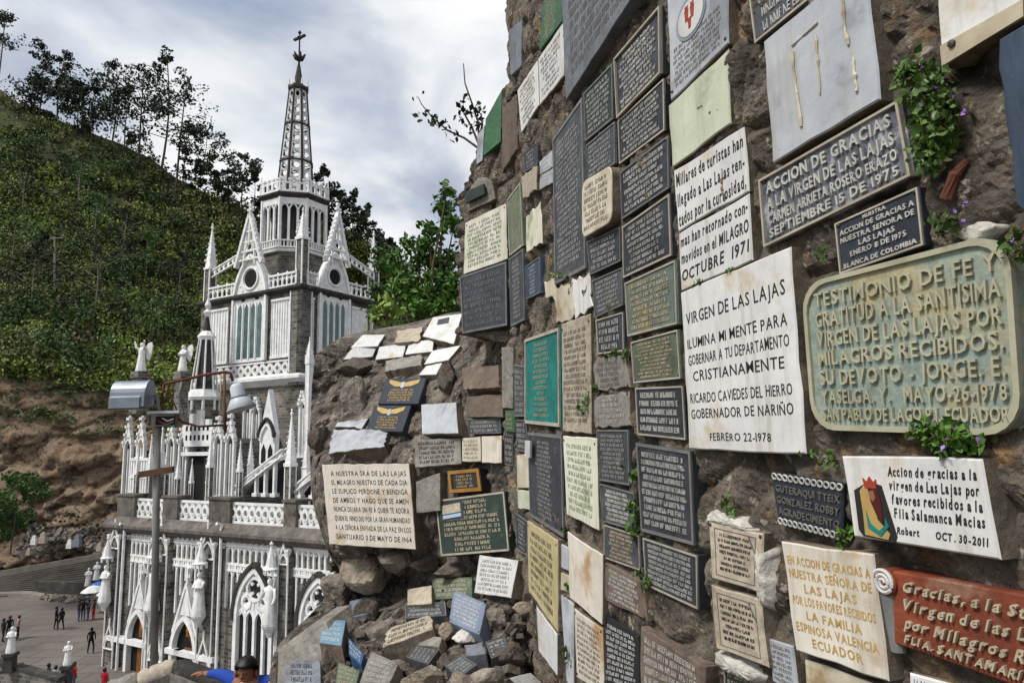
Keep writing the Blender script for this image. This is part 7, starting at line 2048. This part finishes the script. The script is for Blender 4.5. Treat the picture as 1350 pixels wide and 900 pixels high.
# ------------------------------------------------------------------ statues
def statue(pos, h, label, face=-math.pi / 2, wings=False, arms='fold', ped=None, pedm='dark_stone', group=None, canopy=0.0, name='statue'):
    pos = np.asarray(pos, float)
    root = empty(name, pos, label, 'statue', group)
    z0 = 0.0
    fx = np.array([math.cos(face), math.sin(face), 0]); sx = np.array([-fx[1], fx[0], 0])
    if ped:
        mb = MB(); w_ = h * .17
        for a, b_, q in ((0, ped * .15, 1.25), (ped * .15, ped * .85, 1.0), (ped * .85, ped, 1.3)):
            mb.box(pos + Zv * (a + b_) / 2, fx * w_ * q, sx * w_ * q, Zv * (b_ - a) / 2)
        mb.build('pedestal', pedm, root); z0 = ped
    mb = MB(); rings = []
    for zf, rx, ry in ((0, .17, .15), (.03, .175, .155), (.25, .14, .125), (.45, .125, .10), (.6, .12, .09), (.72, .135, .09), (.79, .14, .08), (.83, .06, .055), (.86, .045, .045), (.88, .055, .06), (.92, .066, .072), (.96, .06, .066), (.99, .03, .035), (1.0, .004, .004)):
        rings.append([pos + Zv * (z0 + zf * h) + sx * math.cos(a) * rx * h * (1 + (.09 * math.sin(a * 7) if zf < .6 else 0)) + fx * math.sin(a) * ry * h * (1 + (.09 * math.sin(a * 7) if zf < .6 else 0)) for a in np.linspace(0, 2 * math.pi, 22, endpoint=False)])
    mb.loft(rings)
    P_ = lambda s, f, zf: pos + sx * s * h + fx * f * h + Zv * (z0 + zf * h)
    for s in (-1, 1):
        if arms == 'fold': pts = [P_(.13 * s, 0, .77), P_(.17 * s, .05, .62), P_(.05 * s, .13, .64), P_(.01 * s, .15, .68)]
        elif arms == 'up': pts = [P_(.13 * s, 0, .77), P_(.24 * s, .06, .84), P_(.27 * s, .09, 1.0), P_(.27 * s, .1, 1.06)]
        else: pts = [P_(.13 * s, 0, .77), P_(.2 * s, .03, .6), P_(.24 * s, .12, .5), P_(.25 * s, .17, .48)]
        mb.tube(pts, [.045 * h, .04 * h, .03 * h, .02 * h], 8)
    mb.build('figure', 'statue_white', root, smooth=True)
    if wings:
        for s in (-1, 1):
            mb = MB()
            mb.prism([P_(.02 * s, -.08, .78), P_(.14 * s, -.12, .98), P_(.26 * s, -.16, 1.02), P_(.31 * s, -.17, .88), P_(.27 * s, -.16, .6), P_(.18 * s, -.14, .38), P_(.08 * s, -.1, .5)], -fx * .035 * h)
            mb.build('wing', 'statue_white', root)
    if canopy:
        mb = MB(); c = pos + Zv * (z0 + h * 1.08)
        for k in range(6):
            a = k * math.pi / 3 + .5
            mb.tube([c + (sx * math.cos(a) + fx * math.sin(a)) * h * .15 - Zv * h * .0, c + (sx * math.cos(a) + fx * math.sin(a)) * h * .15 + Zv * h * .08], .03 * h, 5)
        mb.lathe(c, [(.17 * h, .08 * h), (.19 * h, .12 * h), (.13 * h, .16 * h), (.10 * h, .3 * h), (.02 * h, canopy), (.05 * h, canopy + .05 * h), (.0, canopy + .12 * h)], 8)
        mb.lathe(pos + Zv * z0, [(.05 * h, -.28 * h), (.10 * h, -.16 * h), (.17 * h, -.06 * h), (.19 * h, -.005 * h)], 8)
        mb.build('canopy', 'statue_white', root)
    return root
fo = math.atan2(-B[1], -B[0])
for x, y0, y1, lab, arms in ((154, 788, 741, 'white saint statue under a pointed canopy at the left corner of the church', 'fold'), (217, 798, 742, 'white saint statue with raised arms on the pilaster between the church doors', 'up'), (278, 806, 750, 'white saint statue on the pilaster right of the second church door', 'fold'), (371, 818, 758, 'white saint statue right of the big church window', 'low')):
    a_ = ua(x, 780); zb, zt2 = za(x, y0), za(x, y1)
    d_ = .75
    statue(CH(a_, -d_, zb), zt2 - zb, lab, fo, arms=arms, canopy=(zt2 - zb) * .62, group='saint statues on the church front')
statue(CH(ua(185, 500, 1.2), 1.2, za(185, 545, 1.2)), za(185, 452, 1.2) - za(185, 490, 1.2), 'winged angel statue high over the left end of the church', fo, True, 'up', ped=za(185, 490, 1.2) - za(185, 545, 1.2), pedm='church_stone', group='angel statues on the church roof')
statue(CH(ua(240, 500, 1.4), 1.4, za(240, 560, 1.4)), za(240, 455, 1.4) - za(240, 490, 1.4), 'winged angel statue beside the small turret spire', fo, True, 'fold', ped=za(240, 490, 1.4) - za(240, 560, 1.4), pedm='church_stone', group='angel statues on the church roof')
# boundary wall with two statues, lower left
YB = 37.0
b0, b1_ = at(-60, 858, YB + 2), at(78, 893, YB - 1)
bw = empty('boundary_wall', b1_, 'dark stone boundary wall carrying white statues at the bottom left', 'wall')
mb = MB(); d = np.array([0, .5, 0]); zb = ZP - .1
def seg(mb, a, b_, z0, z1, t0, t1):
    mb.hexa([np.array([a[0], a[1] - t0, a[2] + z0]), np.array([b_[0], b_[1] - t0, b_[2] + z0]), np.array([b_[0], b_[1] + t1, b_[2] + z0]), np.array([a[0], a[1] + t1, a[2] + z0]), np.array([a[0], a[1] - t0, a[2] + z1]), np.array([b_[0], b_[1] - t0, b_[2] + z1]), np.array([b_[0], b_[1] + t1, b_[2] + z1]), np.array([a[0], a[1] + t1, a[2] + z1])])
seg(mb, b0, b1_, -4, -.12, 0, .45); mb.build('stonework', 'church_stone', bw)
mb = MB(); seg(mb, b0, b1_, -.12, 0, .08, .53); mb.build('coping', 'dark_stone', bw)
for x, y, lab, arms in ((11, 875, 'white praying statue on a dark pedestal at the left edge', 'fold'), (86, 896, 'plain white robed statue on a dark pedestal by the boundary wall end', 'fold')):
    p = at(x, y, YB)
    top = at(x, 826 if x < 50 else 845, YB); pt = at(x, 861 if x < 50 else 877, YB)
    zz = p[2] - .4
    statue(np.array([p[0], YB + .1, zz]), top[2] - pt[2], lab, -1.5, arms=arms, ped=pt[2] - zz, group='statues of the boundary wall')
for i, (x, y, lab) in enumerate(((116, 772, 'white statue in front of the taller one below the earth cliff'), (127, 764, 'taller white statue before dark bushes below the earth cliff'))):
    p = at(x, y, 63); p2 = at(x, y - 24, 63)
    statue(np.array([p[0], p[1], p[2] - .8]), p2[2] - p[2], lab, -1.4, ped=.8, group='statues below the cliff')
# ------------------------------------------------------------------ stairs, kerbs, market corner under the cliff
c0, c1 = at(-60, 770, 66), at(122, 742, 68)
sw = empty('stone_staircase', at(40, 775, 66), 'wide dark stone staircase with a pale sloping coping below the cliff', 'staircase')
mb = MB()
n = 13
e = (c1 - c0); e[2] = 0; L = np.linalg.norm(e); e /= L; nb = np.array([-e[1], e[0], 0])
zb0 = ZP
hgt = lambda f: (at(-60, 757, 71)[2] + (at(118, 727, 73)[2] - at(-60, 757, 71)[2]) * f) - zb0 - .5
for k in range(n):
    a = k / n
    p = lambda f, q, z: np.array([c0[0], c0[1], 0]) + e * L * f + nb * q + Zv * z
    z1a, z1b = zb0 + hgt(0) * (k + 1) / n, zb0 + hgt(1) * (k + 1) / n
    mb.hexa([p(0, k * .42, zb0 - .2), p(1, k * .42, zb0 - .2), p(1, 9, zb0 - .2), p(0, 9, zb0 - .2), p(0, k * .42, z1a), p(1, k * .42, z1b), p(1, 9, z1b), p(0, 9, z1a)])
mb.build('steps', 'step_stone', sw)
mb = MB(); q = n * .42
mb.hexa([p(0, q, zb0), p(1, q, zb0), p(1, q + .4, zb0), p(0, q + .4, zb0), p(0, q, zb0 + hgt(0) + .5), p(1, q, zb0 + hgt(1) + .5), p(1, q + .4, zb0 + hgt(1) + .5), p(0, q + .4, zb0 + hgt(0) + .5)])
mb.build('coping', 'kerb_stone', sw)
for i, (pts, w_, hh, lab) in enumerate((([(-20, 786), (30, 786), (62, 791)], .5, .3, 'long low kerb step in front of the staircase'), ([(-20, 779), (40, 776), (46, 772)], .5, .5, 'short upper kerb step at the left of the staircase'))):
    mb = MB(); W3 = [gp(*q) for q in pts]
    for a, b_ in zip(W3[:-1], W3[1:]):
        seg(mb, a, b_, -.05, hh, 0, w_ * 2)
    tag(mb.build('kerb', 'kerb_stone'), lab, 'kerb')
mb = MB(); W3 = [gp(46, 782), gp(118, 784)]; seg(mb, W3[0], W3[1], -.05, 1.1, 0, .6)
tag(mb.build('low_wall', 'dark_stone'), 'low dark stone wall right of the stairs behind the plaza', 'wall')
rk = np.random.default_rng(9)
for i, (x, y, r_) in enumerate(((60, 786, 6), (72, 788, 7), (84, 789, 6), (95, 790, 7), (104, 788, 6), (112, 786, 5))):
    p = gp(x, y + 3); mb = MB()
    s = r_ * p[1] / 900
    mb.lathe(p, [(s * 1.0, 0), (s * 1.1, s * .3), (s * .8, s * .8), (s * .3, s * 1.05), (0, s * 1.1)], 9, rot=i)
    v = [(np.array(q) + rk.normal(size=3) * s * .12) for q in mb.v]; mb.v = [tuple(q) for q in v]
    o = mb.build('stone_heap', 'boulder_tan' if i % 2 else 'boulder_dark')
    tag(o, ('low heap of tan stones' if i % 2 else 'low heap of dark stones') + ' at the rear edge of the plaza, ' + ('leftmost', 'second from the left', 'third from the left', 'fourth from the left', 'second from the right', 'rightmost')[i], 'stone heap', 'stone heaps behind the plaza')
for i, (x, y, m, lab) in enumerate(((121, 808, 'canvas_white', 'white sunshade left of the blue one beside the church corner'), (128, 802, 'canvas_blue', 'blue sunshade beside the church corner'), (142, 812, 'canvas_white', 'white sunshade nearest to the church corner'))):
    p = gp(x, y); root = empty('sunshade', p, lab, 'sunshade', 'sunshades by the church')
    mb = MB(); mb.tube([p, p + Zv * 2.2], .04, 6); mb.build('pole', 'pole_concrete', root)
    mb = MB(); mb.lathe(p + Zv * 1.75, [(.95, 0), (.93, .06), (.5, .36), (.02, .5)], 8); mb.build('canopy', m, root)
# white stones / small monuments below the cliff
for i, (x, y, s, m) in enumerate(((45, 707, .9, 'statue_white'), (57, 704, 1.1, 'beige_stone'), (92, 712, .9, 'statue_white'), (102, 708, 1.2, 'lamp_grey'), (131, 716, .8, 'beige_stone'), (140, 722, 1.0, 'statue_white'), (148, 712, .8, 'beige_stone'), (38, 722, .7, 'beige_stone'))):
    s *= .62; p = at(x, y + 5, 70); mb = MB()
    for a, b_, q in ((-1.2, .3, 1.0), (.3, 1.2, .7), (1.2, 1.5, .4)):
        mb.box(p + Zv * s * (a + b_) / 2 * .6, (s * q * .45, 0, 0), (0, s * q * .35, 0), Zv * s * (b_ - a) * .3)
    tag(mb.build('stone_monument', m), ('white', 'sandy', 'bright white', 'blue grey', 'pale beige', 'whitish', 'small beige', 'squat beige')[i] + ' small stone monument ' + ('left of the sandy one', 'right of the leftmost white one', 'in the middle of the rubble', 'right of the bright white one', 'behind the two white statues', 'near the church corner', 'under the corner of the church', 'above the stair coping')[i] + ' under the cliff', 'monument', 'small monuments under the cliff')
ground_cover('cliff_foot_bushes', 22, (-40, 160), (0.10, 0.16), 60, .7, .35, 'leaf_dark', 15, .8)
P_ = []
for _ in range(700):
    px = rk.uniform(20, 165); t = rk.uniform(.07, .125); c = hpt(px, t); P_.append(c)
mb = MB()
for c in P_:
    s = rk.uniform(.12, .42); q, _q = np.linalg.qr(rk.normal(size=(3, 3)))
    mb.hexa([c + s * (q[0] * a + q[1] * b_ + q[2] * d_ * .7) * rk.uniform(.8, 1.1) for d_ in (-1, 1) for a, b_ in ((-1, -1), (1, -1), (1, 1), (-1, 1))])
tag(mb.build('cliff_foot_rubble', 'boulder_stone'), kind='stuff')
